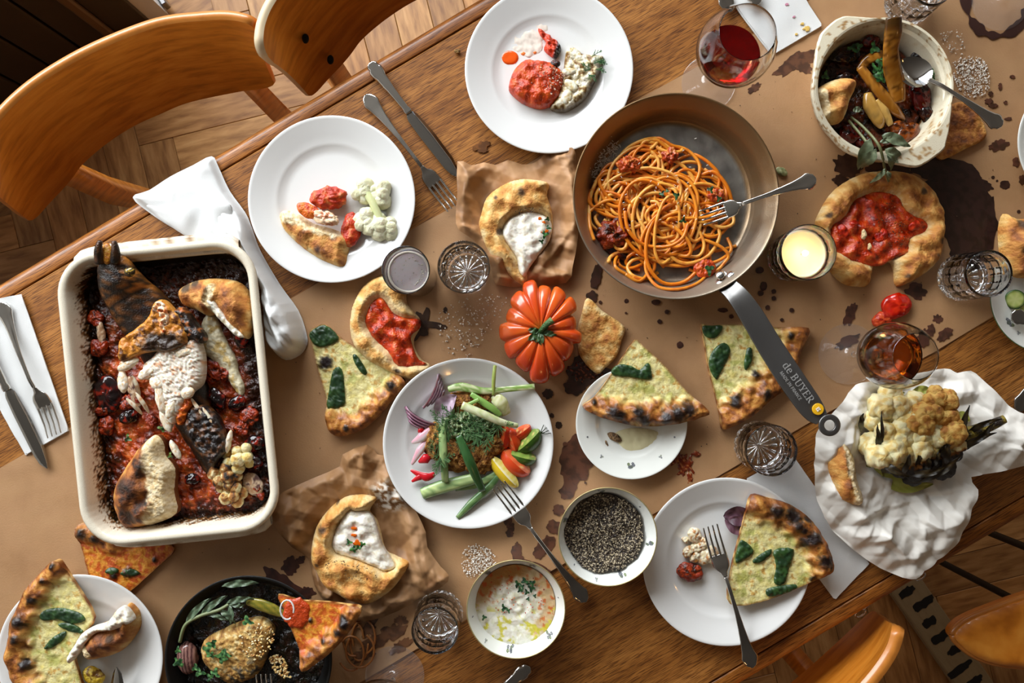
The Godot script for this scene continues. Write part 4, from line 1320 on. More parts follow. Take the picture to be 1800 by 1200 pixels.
	slab(pb, pp, 0.0014, func(p, d):
		var q = p - cc
		var r = q.length(); var a = q.angle()
		var wall = 0.034 * sm(0.045, 0.12, r) * (0.6 + 0.4 * sin(a * 2.0 + 0.6)) * (1.0 - 0.6 * sm(0.14, 0.2, r))
		# long folds run round the head and out to the rim
		var folds = 0.005 * absf(nS.get_noise_2d(q.x * 5.0 + q.y * 8.0, (q.y - q.x * 0.7) * 17.0)) * sm(0.04, 0.1, r)
		return 0.003 + wall + folds + 0.2 * crumple(p, 13.0, 6.0) * (0.3 + 0.7 * sm(0.03, 0.1, r)) * sm(-0.02, 0.04, d), func(p, d, y): return Color.WHITE, null)
	obj("sheet", pb.done(), M.parchment, pc)

func brown_sheet(label: String, px: Array, sd: float, lift: Callable, c1: Color, c2: Color) -> void:
	var c := centre(px)
	var o := thing("brown_paper", label, "paper", P(c.x, c.y, 0.0016))
	var poly := outline(px, 0.012, o.position, 2)
	var sc := Q(684, 872, 0.02) - Vector2(o.position.x, o.position.z)
	var b := MB.new()
	slab(b, poly, 0.0016, func(p, d):
		return 0.0012 + lift.call(p, p) + 0.19 * crumple(p, 14.0, sd) * (0.3 + 0.7 * sm(0.045, 0.09, p.length())) * sm(-0.004, 0.012, d), func(p, d, y):
		var k = sm(-0.2, 0.3, nf(p, 16.0, sd))
		var smear = 0.0 if sd > 5.0 else 1.0 - sm(0.6, 1.1, ((p - sc) * Vector2(0.8, 1.0)).length() / 0.026)
		var grease = sm(0.05, 0.3, nf(p, 9.0, sd + 4.0))
		return c2.lerp(c1, k * 0.6).lerp(rgb(112, 74, 38), grease * 0.6).lerp(rgb(222, 214, 202), smear * sm(-0.12, 0.12, nf(p, 90.0, 4))), null)
	obj("sheet", b.done(), M.kraft_sheet, o)

# ------------------------------------------------------------------ breads and pizza
func crust_col(t: float) -> Color:
	return ramp(t, [rgb(230, 202, 148), rgb(220, 172, 98), rgb(200, 136, 62), rgb(160, 94, 38), rgb(100, 54, 26), rgb(36, 26, 20)])

func spots_at(list: Array, h: float, o: Vector3) -> Array:
	var out := []
	for q in list:
		out.append([Q(q[0], q[1], h) - Vector2(o.x, o.z), q[2] * S])
	return out

func spot(list: Array, p: Vector2, wob := 0.0) -> float:
	var best := 0.0
	for q in list:
		var d: float = p.distance_to(q[0]) / q[1] + wob
		best = maxf(best, 1.0 - sm(0.3, 1.2, d))
	return best

# A wedge of pizza. crust: the line of its rim in the frame; char: burnt blisters; leaves: outlines of baked greens
func pizza(label: String, px: Array, h0: float, tilt: Vector2, crust: Array, cw: float, chars: Array, leaves: Array, style := 0) -> Node3D:
	var c := centre(px)
	var o := thing("pizza_slice", label, "pizza", P(c.x, c.y, h0))
	var hh := h0 + 0.01
	var poly := outline(px, hh, o.position, 3)
	var cl := outline(crust, hh, o.position, 4, false)
	var ch := spots_at(chars, hh, o.position)
	var sd := c.x * 0.01
	var w := cw * S
	var base := func(p): return p.dot(tilt)
	var b := MB.new()
	slab(b, poly, 0.0016, func(p, d):
		var rim = 1.0 - sm(0.25, 1.15, line_dist(cl, p) / w + 0.25 * ns(p, 45.0, sd))
		var bl = spot(ch, p, 0.3 * ns(p, 90.0, sd))
		return base.call(p) + 0.0055 + 0.013 * rim * (0.9 + 0.22 * ns(p, 26.0, sd)) + 0.0028 * bl + 0.0011 * nf(p, 55.0, sd) - 0.005 * sm(0.007, 0.0, d) * rim, func(p, d, y):
		var rim = 1.0 - sm(0.45, 1.15, line_dist(cl, p) / w + 0.3 * nf(p, 40.0, sd))
		var n = nf(p, 46.0, sd + 2.0); var n2 = nf(p, 120.0, sd)
		var top: Color
		if style == 0:
			top = ramp(0.5 + n * 0.6, [rgb(212, 194, 108), rgb(222, 210, 140), rgb(230, 220, 160), rgb(216, 196, 112)])
			top = top.lerp(rgb(190, 126, 48), sm(0.26, 0.55, n2 * 0.35 + 0.8 * n) * 0.6)
			top = top.lerp(rgb(146, 152, 66), sm(0.1, 0.5, nf(p, 24.0, sd + 8.0)) * 0.55)
		else:
			top = ramp(0.5 + n * 0.9, [rgb(190, 88, 22), rgb(216, 134, 38), rgb(226, 160, 60), rgb(196, 84, 24)])
			top = top.lerp(rgb(172, 54, 18), sm(0.05, 0.45, nf(p, 30.0, sd + 5.0) + 0.3 * n2) * 0.65)
		var cr = crust_col(0.4 + 0.36 * n + 0.1 * n2 + 0.14 * rim)
		var col = top.lerp(cr, rim)
		return col.lerp(rgb(30, 21, 17), spot(ch, p, 0.3 * n2 + 0.4 * n)).lerp(rgb(120, 66, 28), 0.6 * sm(0.0035, 0.0, d)), 0.0, func(p): return rgb(206, 160, 96).lerp(rgb(140, 84, 40), 0.5 + ns(p, 60.0)), base)
	obj("dough", b.done(), M.cheese if style < 2 else M.crust, o)
	for l in leaves:
		leaf_patch(o, l, hh, base, 0.007)
	return o

# a limp baked leaf or slice of courgette lying on something, from its outline
func leaf_patch(o: Node3D, px: Array, hh: float, base: Callable, lift: float, dark := rgb(24, 46, 26), light := rgb(70, 104, 48), called := "baked_leaf") -> void:
	var poly := outline(px, hh, o.position, 3)
	var cp := Vector2.ZERO
	for q in poly: cp += q / poly.size()
	var b := MB.new()
	slab(b, poly, 0.0014, func(p, d): return base.call(p) + lift + 0.0022 * puff(d, 0.006) + 0.0016 * nf(p, 90.0, cp.x), func(p, d, y):
		return dark.lerp(light, 0.15 + 0.4 * sm(-0.3, 0.6, nf(p, 40.0, cp.x * 50.0)) + 0.25 * sm(0.003, 0.0, d)), lift - 0.004)
	obj(called, b.done(), M.leaf, o)

# A loaf piece: puffed, browned outside, crumb where it is torn. torn: the torn line in the frame with its width
func bread(label: String, px: Array, h0: float, high: float, toast: float, torn: Array, tw: float, chars := [], tilt := Vector2.ZERO, called := "bread_piece", flat := 0.0) -> Node3D:
	var c := centre(px)
	var o := thing(called, label, "bread", P(c.x, c.y, h0))
	var hh := h0 + high * 0.5
	var poly := outline(px, hh, o.position, 3)
	var tl := outline(torn, hh, o.position, 4, false) if torn else PackedVector2Array()
	var ch := spots_at(chars, hh, o.position)
	var sd := c.x * 0.013
	var base := func(p): return p.dot(tilt)
	var rr := 0.026 if high > 0.02 else 0.012
	var b := MB.new()
	slab(b, poly, 0.0016, func(p, d):
		var y = base.call(p) + high * lerpf(puff(d, rr), 0.55 + 0.45 * puff(d, 0.008), flat) * (1.0 + 0.16 * ns(p, 26.0, sd))
		if tl.size():
			var k = 1.0 - sm(0.5, 1.0, line_dist(tl, p) / (tw * S) + 0.2 * nf(p, 60.0, sd))
			y = lerpf(y, base.call(p) + high * (0.45 + 0.5 * sm(0.0, 0.01, d)) + 0.0012 * nf(p, 150.0, sd) - 0.002, k * 0.85)
		return y + 0.0012 * nf(p, 70.0, sd), func(p, d, y):
		var n = nf(p, 38.0, sd); var n2 = nf(p, 140.0, sd)
		var col = crust_col(toast + 0.08 + 0.34 * n + 0.07 * n2 - 0.22 * sm(0.012, 0.0, d) + 0.1 * sm(0.4, 1.0, y / maxf(high, 0.001)))
		if tl.size():
			var k = 1.0 - sm(0.6, 0.95, line_dist(tl, p) / (tw * S) + 0.25 * nf(p, 60.0, sd))
			var crumb = ramp(0.55 + n2 * 0.7 + n * 0.3, [rgb(196, 160, 104), rgb(226, 200, 150), rgb(240, 220, 178), rgb(244, 228, 194)])
			col = col.lerp(crumb, k)
		return col.lerp(rgb(40, 27, 19), spot(ch, p, 0.25 * n2 + 0.5 * n) * 0.75), 0.0, func(p): return crust_col(toast + 0.1), base)
	obj("crust", b.done(), M.crust, o)
	return o

# A flatbread with a sunken middle: px its outline, pool the outline of the filling
func flatbread(label: String, px: Array, h0: float, high: float, toast: float, pool: Array, chars: Array, fill: int) -> Node3D:
	var c := centre(px)
	var o := thing("flatbread", label, "bread", P(c.x, c.y, h0))
	var hh := h0 + high * 0.5
	var poly := outline(px, hh, o.position, 3)
	var pl := outline(pool, hh, o.position, 3)
	var ch := spots_at(chars, hh, o.position)
	var sd := c.x * 0.017
	var near := [Vector2()]
	var b := MB.new()
	slab(b, poly, 0.0017, func(p, d):
		var s = sd2(pl, p, near)
		var sink = sm(-0.009, 0.004, s)
		return high * puff(d, 0.02) * (1.0 - 0.62 * sink) * (1.0 + 0.14 * ns(p, 30.0, sd)) + 0.0012 * nf(p, 70.0, sd), func(p, d, y):
		var s = sd2(pl, p, near)
		var n = nf(p, 36.0, sd); var n2 = nf(p, 130.0, sd)
		var col = crust_col(toast + 0.1 + 0.34 * n + 0.07 * n2 - 0.22 * sm(0.014, 0.0, d) - 0.25 * sm(-0.012, 0.0, s))
		col = col.lerp(rgb(232, 208, 160), 0.7 * sm(-0.004, 0.003, s + 0.01 * n2))
		return col.lerp(rgb(40, 26, 18), spot(ch, p, 0.25 * n2 + 0.5 * n) * 0.75), 0.0, func(p): return crust_col(toast))
	obj("crust", b.done(), M.crust, o)
	var f := MB.new()
	var cells := func(p): return nc(p, 60.0, sd)
	if fill == 0:  # roasted tomato
		slab(f, pl, 0.0015, func(p, d): return high * 0.42 + 0.0075 * puff(d, 0.012) * (0.75 + 0.6 * ns(p, 34.0, sd)) + 0.0007 * nf(p, 110.0, sd), func(p, d, y):
			return tomato_col(p, sd), high * 0.2)
		obj("tomato_topping", f.done(), M.wet, o)
	else:  # fresh cheese
		slab(f, pl, 0.0015, func(p, d): return high * 0.5 + 0.009 * puff(d, 0.014) * (0.9 + 0.3 * ns(p, 40.0, sd)) + 0.0010 * nf(p, 90.0, sd), func(p, d, y):
			return rgb(238, 232, 218).lerp(rgb(220, 208, 184), sm(0.1, 0.5, nf(p, 60.0, sd))), high * 0.2)
		obj("fresh_cheese", f.done(), M.cream, o)
	return o

func tomato_col(p: Vector2, sd: float) -> Color:
	var n := nf(p, 50.0, sd); var n2 := nf(p, 150.0, sd)
	var c := ramp(0.5 + n * 0.7 + n2 * 0.12, [rgb(136, 26, 6), rgb(180, 46, 11), rgb(198, 64, 18), rgb(210, 104, 46)])
	return c.lerp(rgb(90, 24, 10), sm(0.25, 0.55, n2 * 0.5 - n * 0.8) * 0.6)

# crumbs, seeds and flecks scattered on an outline: one object, too many to count
func scatter(o: Node, called: String, poly: PackedVector2Array, n: int, y: Callable, r0: float, r1: float, cols: Array, m: Material, sd := 1, dense := 0.0) -> MeshInstance3D:
	var rg := RandomNumberGenerator.new(); rg.seed = sd * 31 + 5
	var lo := poly[0]; var hi := poly[0]
	for q in poly:
		lo = lo.min(q); hi = hi.max(q)
	var b := MB.new()
	var tries := 0; var got := 0
	while got < n and tries < n * 30:
		tries += 1
		var p := Vector2(rg.randf_range(lo.x, hi.x), rg.randf_range(lo.y, hi.y))
		if not Geometry2D.is_point_in_polygon(p, poly): continue
		if dense > 0.0:
			var mid := (lo + hi) / 2.0
			if rg.randf() > exp(-dense * (p - mid).length_squared() / ((hi - lo) * 0.5).length_squared()): continue
		got += 1
		var r := rg.randf_range(r0, r1)
		var col: Color = cols[rg.randi() % cols.size()]
		var yy: float = y.call(p)
		var bs := Basis.from_euler(Vector3(rg.randf() * TAU, rg.randf() * TAU, 0))
		grain(b, Vector3(p.x, yy, p.y), bs, Vector3(r, r * rg.randf_range(0.5, 0.9), r * rg.randf_range(0.6, 1.0)), col)
	var s := obj(called, b.done(true), m, o)
	s.set_meta("kind", "stuff")
	return s

func grain(b: MB, c: Vector3, bs: Basis, r: Vector3, col: Color) -> void:
	var l := col.srgb_to_linear()
	var q := []
	for d in [Vector3.RIGHT, Vector3.LEFT, Vector3.UP, Vector3.DOWN, Vector3.BACK, Vector3.FORWARD]:
		q.append(b.add(c + bs * (d * r), l))
	for t in [[0, 2, 4], [2, 1, 4], [1, 3, 4], [3, 0, 4], [2, 0, 5], [1, 2, 5], [3, 1, 5], [0, 3, 5]]:
		b.tri(q[t[0]], q[t[2]], q[t[1]])

func build_breads() -> void:
	# --- pizza
	pizza("courgette pizza slice with a green tip lying on the paper left of the salad plate", [543, 583, 556, 574, 570, 570, 597, 593, 640, 620, 687, 650, 712, 670, 700, 690, 673, 723, 640, 753, 597, 767, 577, 755, 572, 727, 572, 700, 560, 660, 551, 625], 0.0016, Vector2.ZERO,
		[706, 676, 680, 706, 642, 738, 604, 752, 584, 742], 30, [[572, 637, 15], [688, 678, 10], [610, 752, 7]],
		[[585, 650, 600, 649, 605, 690, 603, 713, 575, 718, 577, 690], [619, 625, 626, 624, 643, 650, 642, 659, 634, 655, 624, 640], [544, 584, 570, 571, 594, 592, 586, 603, 562, 610, 547, 600]])
	pizza("pizza slice with a blackened crust and one green leaf on the small flowered plate", [1117, 597, 1132, 608, 1168, 641, 1207, 686, 1246, 723, 1231, 734, 1186, 746, 1132, 750, 1090, 743, 1051, 731, 1024, 714, 1045, 698, 1072, 662, 1096, 626], 0.017, Vector2.ZERO,
		[1034, 714, 1080, 722, 1130, 727, 1190, 724, 1236, 722], 24, [[1078, 722, 13], [1088, 730, 12], [1122, 724, 13], [1130, 736, 15], [1172, 734, 15], [1190, 728, 17], [1208, 718, 15], [1100, 745, 9], [1044, 706, 6]],
		[[1076, 650, 1090, 640, 1110, 643, 1125, 650, 1140, 637, 1146, 655, 1143, 667, 1110, 663, 1080, 660]])
	pizza("green flecked pizza slice lying on the paper under the pan handle", [1234, 569, 1249, 572, 1270, 570, 1315, 570, 1369, 575, 1420, 576, 1417, 599, 1405, 626, 1384, 677, 1354, 704, 1318, 734, 1288, 749, 1271, 755, 1267, 734, 1258, 692, 1246, 644, 1240, 605], 0.0016, Vector2.ZERO,
		[1408, 586, 1394, 640, 1356, 682, 1312, 722, 1278, 742], 40, [[1292, 704, 14], [1330, 658, 9], [1346, 694, 10], [1374, 664, 9], [1388, 590, 6]],
		[[1236, 573, 1252, 572, 1270, 572, 1268, 584, 1256, 594, 1240, 590], [1247, 642, 1254, 616, 1274, 602, 1285, 618, 1270, 650, 1260, 667], [1314, 614, 1322, 612, 1324, 630, 1314, 650, 1309, 642]])
	pizza("pizza slice with big black blisters and green leaves on the plate with a fork", [1323, 871, 1350, 875, 1392, 888, 1429, 917, 1454, 958, 1465, 992, 1458, 1008, 1433, 1021, 1408, 1033, 1358, 1054, 1304, 1067, 1281, 1056, 1287, 1004, 1298, 958, 1312, 904], 0.02, Vector2(0.03, 0.0),
		[1326, 884, 1380, 902, 1422, 938, 1446, 978, 1452, 1002], 30, [[1363, 898, 15], [1392, 905, 18], [1400, 922, 12], [1425, 944, 17], [1414, 950, 12], [1450, 985, 16], [1421, 908, 10], [1410, 930, 9], [1428, 1016, 7]],
		[[1306, 950, 1326, 968, 1312, 984, 1295, 990, 1298, 966], [1362, 968, 1396, 966, 1388, 1000, 1379, 1027, 1362, 1025, 1366, 995], [1350, 1036, 1376, 1030, 1400, 1028, 1398, 1037, 1366, 1048, 1350, 1048], [1324, 988, 1340, 974, 1358, 966, 1352, 980, 1336, 990]])
	pizza("pizza slice with browned crust and dark courgette on the lower left plate", [87, 990, 100, 985, 110, 997, 133, 1033, 163, 1087, 140, 1120, 127, 1150, 140, 1200, 150, 1240, 60, 1240, 30, 1205, 8, 1160, 13, 1127, 23, 1083, 43, 1040, 70, 1007], 0.022, Vector2.ZERO,
		[94, 994, 62, 1026, 38, 1070, 26, 1120, 26, 1160, 48, 1205], 30, [[37, 1090, 14], [32, 1120, 9], [47, 1167, 12], [60, 1053, 10], [78, 1020, 6], [96, 994, 6]],
		[[67, 1083, 80, 1072, 110, 1070, 140, 1080, 147, 1092, 125, 1097, 100, 1090, 75, 1092], [100, 1098, 120, 1096, 142, 1108, 140, 1114, 118, 1110], [75, 1140, 92, 1120, 113, 1111, 108, 1126, 88, 1140]])
	pizza("tomato pizza slice half hidden under the roasting dish at the lower left", [133, 928, 160, 920, 220, 940, 290, 955, 303, 970, 283, 990, 250, 1020, 227, 1040, 183, 1068, 157, 1023, 143, 973], 0.002, Vector2.ZERO,
		[136, 930, 160, 936, 200, 950], 24, [[146, 938, 12], [170, 946, 10], [196, 1012, 9], [222, 1008, 11], [270, 985, 6]], [[182, 1006, 192, 998, 206, 1002, 200, 1012], [208, 1010, 226, 1000, 244, 1008, 230, 1014]], 1)
	var p7 := pizza("orange tomato pizza slice resting on the black skillet's rim", [486, 1048, 524, 1057, 572, 1059, 610, 1063, 635, 1067, 629, 1087, 602, 1125, 565, 1159, 531, 1179, 524, 1144, 509, 1106, 497, 1076], 0.043, Vector2(0.06, 0.0),
		[630, 1072, 604, 1110, 566, 1146, 536, 1170], 24, [[606, 1090, 13], [568, 1124, 6], [596, 1108, 8], [545, 1092, 5]], [], 1)
	var tb := MB.new()
	var tc := P(519, 1080, 0.055) - p7.position
	slab(tb, ring(Vector2(tc.x, tc.z), Vector2(0.018, 0.021), 24, 0.1, 3.0), 0.0012, func(p, d): return 0.0055 + 0.0025 * puff(d, 0.006) + 0.0004 * ns(p, 120.0), func(p, d, y): return rgb(186, 66, 24).lerp(rgb(216, 120, 54), sm(0.2, 0.5, nc(p, 90.0))), 0.004)
	obj("tomato_round", tb.done(), M.wet, p7)
	var orr := MB.new(); var oc := P(506, 1070, 0.06) - p7.position
	var opts := []
	for k in 15: opts.append(oc + Vector3(cos(k * 0.4 + 1.0) * 0.009, 0.0035, sin(k * 0.4 + 1.0) * 0.013))
	tube(orr, opts, 0.0012, 6)
	obj("onion_ring", orr.done(), M.napkin, p7)
	# --- loaves and torn pieces
	bread("torn wedge of golden bread under the tomato on the left dinner plate", [490, 378, 500, 369, 522, 374, 550, 392, 585, 402, 613, 418, 611, 450, 606, 472, 575, 463, 545, 447, 515, 422, 496, 402], 0.006, 0.022, 0.34, [500, 374, 530, 384, 560, 396, 590, 404], 20, [[560, 440, 8]])
	bread("big torn half of a brown loaf lying in the roasting dish's sauce", [269, 765, 245, 782, 216, 820, 197, 859, 194, 888, 211, 922, 230, 931, 269, 922, 308, 902, 303, 864, 305, 825, 288, 801, 284, 777], 0.03, 0.038, 0.56, [280, 776, 282, 800, 290, 830, 292, 862, 294, 895, 280, 918], 30, [[225, 850, 14], [236, 905, 12]])
	var b7 := bread("two lobed piece of golden crust with melted cheese at the dish's upper right", [310, 511, 327, 497, 361, 488, 409, 492, 433, 511, 445, 545, 441, 579, 431, 596, 414, 586, 395, 569, 385, 550, 361, 555, 342, 545, 317, 535], 0.036, 0.03, 0.36, [376, 506, 370, 530, 384, 552, 398, 572, 418, 590], 9, [[328, 505, 10], [345, 500, 9]])
	var bc := bread("small torn bread topped with fresh cheese on the lower left plate", [140, 1127, 150, 1113, 173, 1100, 200, 1090, 220, 1064, 233, 1067, 242, 1083, 238, 1110, 220, 1137, 200, 1153, 173, 1160, 150, 1163, 142, 1150], 0.016, 0.03, 0.44, [142, 1140, 152, 1136, 160, 1146], 8, [[200, 1118, 8]])
	cheese_smear(bc, [138, 1130, 152, 1108, 172, 1096, 196, 1088, 214, 1066, 226, 1062, 240, 1078, 238, 1088, 206, 1102, 178, 1106, 160, 1122, 148, 1140, 130, 1160, 126, 1150], 0.03, 0.026)
	cheese_smear(b7, [374, 500, 384, 512, 380, 528, 392, 548, 412, 572, 428, 590, 418, 592, 398, 574, 378, 552, 366, 540, 352, 534, 360, 526, 372, 520], 0.055, 0.02)
	bread("pale flat torn pitta piece beside the beefsteak tomato", [1033, 523, 1060, 547, 1097, 573, 1093, 597, 1083, 627, 1063, 647, 1050, 657, 1030, 640, 1017, 617, 1015, 580, 1023, 550], 0.0016, 0.01, 0.18, [], 0, [], Vector2.ZERO, "bread_piece", 1.0)
	bread("flat brown bread piece sticking out from under the aubergine dish", [1640, 215, 1673, 183, 1700, 181, 1718, 195, 1733, 230, 1727, 247, 1700, 260, 1667, 277, 1650, 278, 1630, 250], 0.0016, 0.009, 0.42, [], 0, [], Vector2.ZERO, "bread_piece", 1.0)
	bread("smooth torn bread roll piece at the left side of the aubergine stew", [1440, 153, 1460, 140, 1483, 133, 1503, 137, 1508, 150, 1497, 177, 1487, 207, 1470, 215, 1457, 210, 1447, 207, 1447, 187, 1437, 173, 1433, 163], 0.04, 0.03, 0.26, [1440, 160, 1446, 180, 1450, 204], 10, [])
	bread("torn crusty bread piece in the parchment left of the cauliflower", [1464, 780, 1478, 764, 1492, 766, 1497, 785, 1506, 813, 1508, 841, 1520, 878, 1513, 890, 1483, 880, 1469, 850, 1459, 813], 0.03, 0.03, 0.38, [1486, 772, 1492, 800, 1500, 835, 1512, 878], 15, [])
	bread("charred golden bread at the right frame edge above the cucumber slices", [1773, 373, 1790, 382, 1830, 385, 1870, 420, 1860, 480, 1800, 487, 1780, 473, 1767, 440, 1765, 400], 0.02, 0.03, 0.4, [], 0, [[1792, 396, 10], [1800, 440, 12]])
	# --- flatbreads
	var f1 := flatbread("bitten cream filled flatbread on brown paper beside the pan", [845, 375, 855, 345, 880, 325, 910, 313, 945, 314, 966, 321, 962, 340, 970, 365, 973, 400, 966, 425, 950, 450, 935, 470, 925, 497, 915, 499, 890, 480, 868, 455, 850, 425, 841, 395], 0.008, 0.026, 0.22, [886, 396, 902, 380, 930, 372, 958, 380, 970, 396, 966, 422, 948, 448, 932, 468, 922, 486, 912, 476, 908, 452, 894, 432, 884, 414], [[878, 408, 8], [918, 340, 8], [872, 350, 4]], 1)
	var f2 := flatbread("bitten tomato flatbread beneath the cloudy drink, above the courgette slice", [690, 478, 655, 487, 632, 508, 617, 540, 613, 575, 620, 607, 645, 633, 685, 655, 718, 667, 748, 658, 757, 643, 740, 632, 728, 612, 727, 595, 738, 575, 736, 558, 715, 535, 712, 510, 705, 490], 0.0016, 0.022, 0.14, [664, 522, 676, 526, 690, 548, 712, 558, 738, 562, 736, 578, 722, 590, 726, 612, 736, 632, 748, 640, 700, 644, 682, 618, 656, 594, 641, 566, 650, 536], [[700, 652, 5]], 0)
	var f3 := flatbread("round bread with fresh cheese and chilli on the lower brown paper", [632, 872, 602, 877, 572, 900, 552, 930, 545, 964, 546, 990, 565, 1027, 595, 1050, 632, 1063, 662, 1059, 692, 1035, 719, 997, 715, 986, 696, 981, 676, 971, 666, 937, 659, 915, 647, 900, 659, 881, 655, 874], 0.008, 0.034, 0.24, [625, 898, 614, 896, 595, 922, 584, 952, 591, 971, 625, 982, 655, 994, 677, 1003, 694, 996, 684, 978, 672, 960, 664, 936, 657, 914, 646, 900], [[569, 928, 10], [560, 990, 5], [590, 884, 5]], 1)
	var f4 := flatbread("round tomato flatbread with a notch torn from its lower edge", [1563, 298, 1520, 303, 1473, 330, 1447, 367, 1438, 397, 1457, 433, 1463, 473, 1487, 497, 1513, 503, 1530, 500, 1538, 473, 1550, 460, 1570, 460, 1577, 477, 1583, 503, 1620, 487, 1653, 457, 1664, 410, 1663, 373, 1647, 337, 1620, 310, 1590, 300], 0.0016, 0.026, 0.34, [1533, 337, 1577, 343, 1593, 370, 1630, 390, 1627, 407, 1600, 420, 1597, 443, 1567, 457, 1547, 467, 1513, 463, 1473, 443, 1460, 403, 1487, 377, 1500, 353], [[1655, 425, 8], [1615, 340, 6], [1455, 380, 6], [1645, 450, 5], [1590, 486, 5]], 0)
	# seeds and flecks on them
	scatter(f1, "seeds", outline([900, 360, 915, 350, 940, 352, 950, 366, 940, 374, 912, 378], 0.03, f1.position), 90, func(p): return 0.0225, 0.0006, 0.0013, [rgb(34, 26, 20), rgb(90, 70, 44), rgb(50, 36, 24)], M.grainy, 3)
	herbs(f1, [[962, 385], [964, 400], [958, 412], [952, 424], [955, 392]], 0.03, 0.020, 0.006)
	oil(f1, [[952, 392, 7], [958, 406, 6], [948, 384, 4]], 0.03, 0.0215)
	scatter(f3, "seeds", outline([575, 985, 600, 978, 640, 990, 665, 1010, 620, 1015, 590, 1005], 0.03, f3.position), 110, func(p): return 0.0345, 0.0005, 0.0012, [rgb(40, 28, 20), rgb(86, 56, 30)], M.grainy, 4)
	herbs(f3, [[612, 954], [620, 966], [636, 958], [628, 964]], 0.04, 0.0265, 0.006)
	oil(f3, [[621, 930, 4], [621, 942, 4], [626, 956, 6]], 0.04, 0.0265)
	scatter(f4, "pepper_flakes", outline([1560, 345, 1590, 370, 1598, 410, 1580, 440, 1560, 420, 1545, 380], 0.03, f4.position), 150, func(p): return 0.0205, 0.0005, 0.0013, [rgb(40, 18, 12), rgb(90, 40, 20), rgb(150, 90, 40)], M.grainy, 5)
	scatter(f2, "pepper_flakes", outline([650, 530, 690, 550, 730, 570, 700, 620, 660, 580], 0.02, f2.position), 50, func(p): return 0.0175, 0.0004, 0.001, [rgb(40, 18, 12), rgb(90, 40, 20)], M.grainy, 6)
	for q in [[1520, 412, 9], [1530, 432, 6]]:
		var cb := MB.new(); var cp := P(q[0], q[1], 0.025) - f4.position
		blob(cb, Vector3(cp.x, 0.02, cp.z), Vector3(q[2] * 0.5, 4, q[2]) * S, Basis(), 0.002, 140.0, func(i, j, p): return rgb(222, 196, 148))
		obj("crumb", cb.done(), M.crumb, f4)
	for q in [[1553, 412, 13, 12], [1485, 405, 14, 9], [1505, 395, 10, 8], [1612, 395, 12, 9]]:
		var cb := MB.new(); var cp := P(q[0], q[1], 0.025) - f4.position
		blob(cb, Vector3(cp.x, 0.0155, cp.z), Vector3(q[2], 7, q[3]) * S, Basis(Vector3.UP, q[0]), 0.003, 90.0, func(i, j, p): return rgb(206, 52, 22).lerp(rgb(160, 26, 12), 0.5 + ns(Vector2(p.x, p.z), 90.0)))
		obj("tomato_piece", cb.done(), M.wet, f4)

func cheese_smear(o: Node3D, px: Array, hh: float, y: float) -> void:
	var poly := outline(px, hh, o.position, 3)
	var b := MB.new()
	slab(b, poly, 0.0016, func(p, d): return y + 0.006 * puff(d, 0.008) + 0.003 * nf(p, 80.0), func(p, d, yy): return rgb(238, 232, 216).lerp(rgb(214, 196, 160), sm(0.15, 0.5, nf(p, 90.0, 3))), y - 0.008)
	obj("fresh_cheese", b.done(), M.cream, o)

func oil(o: Node3D, list: Array, hh: float, y: float, col := rgb(206, 92, 20)) -> void:
	for q in list:
		var c := P(q[0], q[1], hh) - o.position
		var b := MB.new()
		slab(b, ring(Vector2(c.x, c.z), Vector2(q[2], q[2] * 0.7) * S, 14, 0.6, q[0]), 0.0014, func(p, d): return y + 0.0006 * puff(d, 0.002), func(p, d, yy): return col, y - 0.003)
		obj("oil_drop", b.done(), M.wet_smooth, o)

# torn little herb leaves, each one a part
func herbs(o: Node3D, list: Array, hh: float, y: float, size: float, dark := rgb(26, 66, 30), light := rgb(66, 116, 52), called := "herb_leaf") -> void:
	var n := 0
	for q in list:
		n += 1
		var c := P(q[0], q[1], hh) - o.position
		var sz: float = size * (0.7 + 0.6 * absf(sin(q[0] * 1.3)))
		var b := MB.new()
		var rot: float = float(q[0]) * 0.7 + q[1]
		var poly := PackedVector2Array()
		for k in 20:
			var a := TAU * k / 20.0
			var r := sz * (0.62 + 0.3 * cos(a * 3.0) + 0.1 * sin(a * 7.0 + q[0]))
			poly.append((Vector2(cos(a), sin(a) * 0.8) * r).rotated(rot))
		slab(b, poly, sz * 0.16, func(p, d): return 0.0008 + 0.0022 * sin(p.x / sz * 2.0 + rot) * 0.5 + 0.001 * ns(p, 200.0, q[0]), func(p, d, yy): return dark.lerp(light, 0.5 + 0.8 * ns(p, 120.0, q[1])), null)
		obj(called, b.done(), M.herb, o, Vector3(c.x, y, c.z))

# ------------------------------------------------------------------ food, piece by piece
func near_at(c: Vector2, n: int, sd: float) -> float:
	return 0.5 + 0.5 * sin(n * 2.4 + sd)

# a rounded lump as a thing of its own; r in frame units (wide, high, deep)
func lump(called: String, label: String, cat: String, x: float, y: float, h: float, r: Vector3, cf: Callable, m: Material, amp := 0.15, freq := 60.0, turn := 0.0, group := "", rows := 26, cols := 40) -> MeshInstance3D:
	var b := MB.new()
	var rr := r * S
	blob(b, Vector3.ZERO, rr, Basis(), amp * rr.y, freq, func(i, j, p): return cf.call(p), rows, cols, x * 0.01)
	var o := solo(called, b.done(), m, label, cat, P(x, y, h) + Vector3(0, rr.y * 0.8, 0), group)
	o.rotation.y = turn
	return o

func part_lump(o: Node3D, called: String, x: float, y: float, h: float, r: Vector3, cf: Callable, m: Material, amp := 0.15, freq := 60.0, turn := 0.0) -> MeshInstance3D:
	var b := MB.new()
	var rr := r * S
	blob(b, Vector3.ZERO, rr, Basis(), amp * rr.y, freq, func(i, j, p): return cf.call(p), 20, 32, x * 0.01)
	var q := obj(called, b.done(), m, o, P(x, y, h) - o.position)
	q.rotation.y = turn
	return q

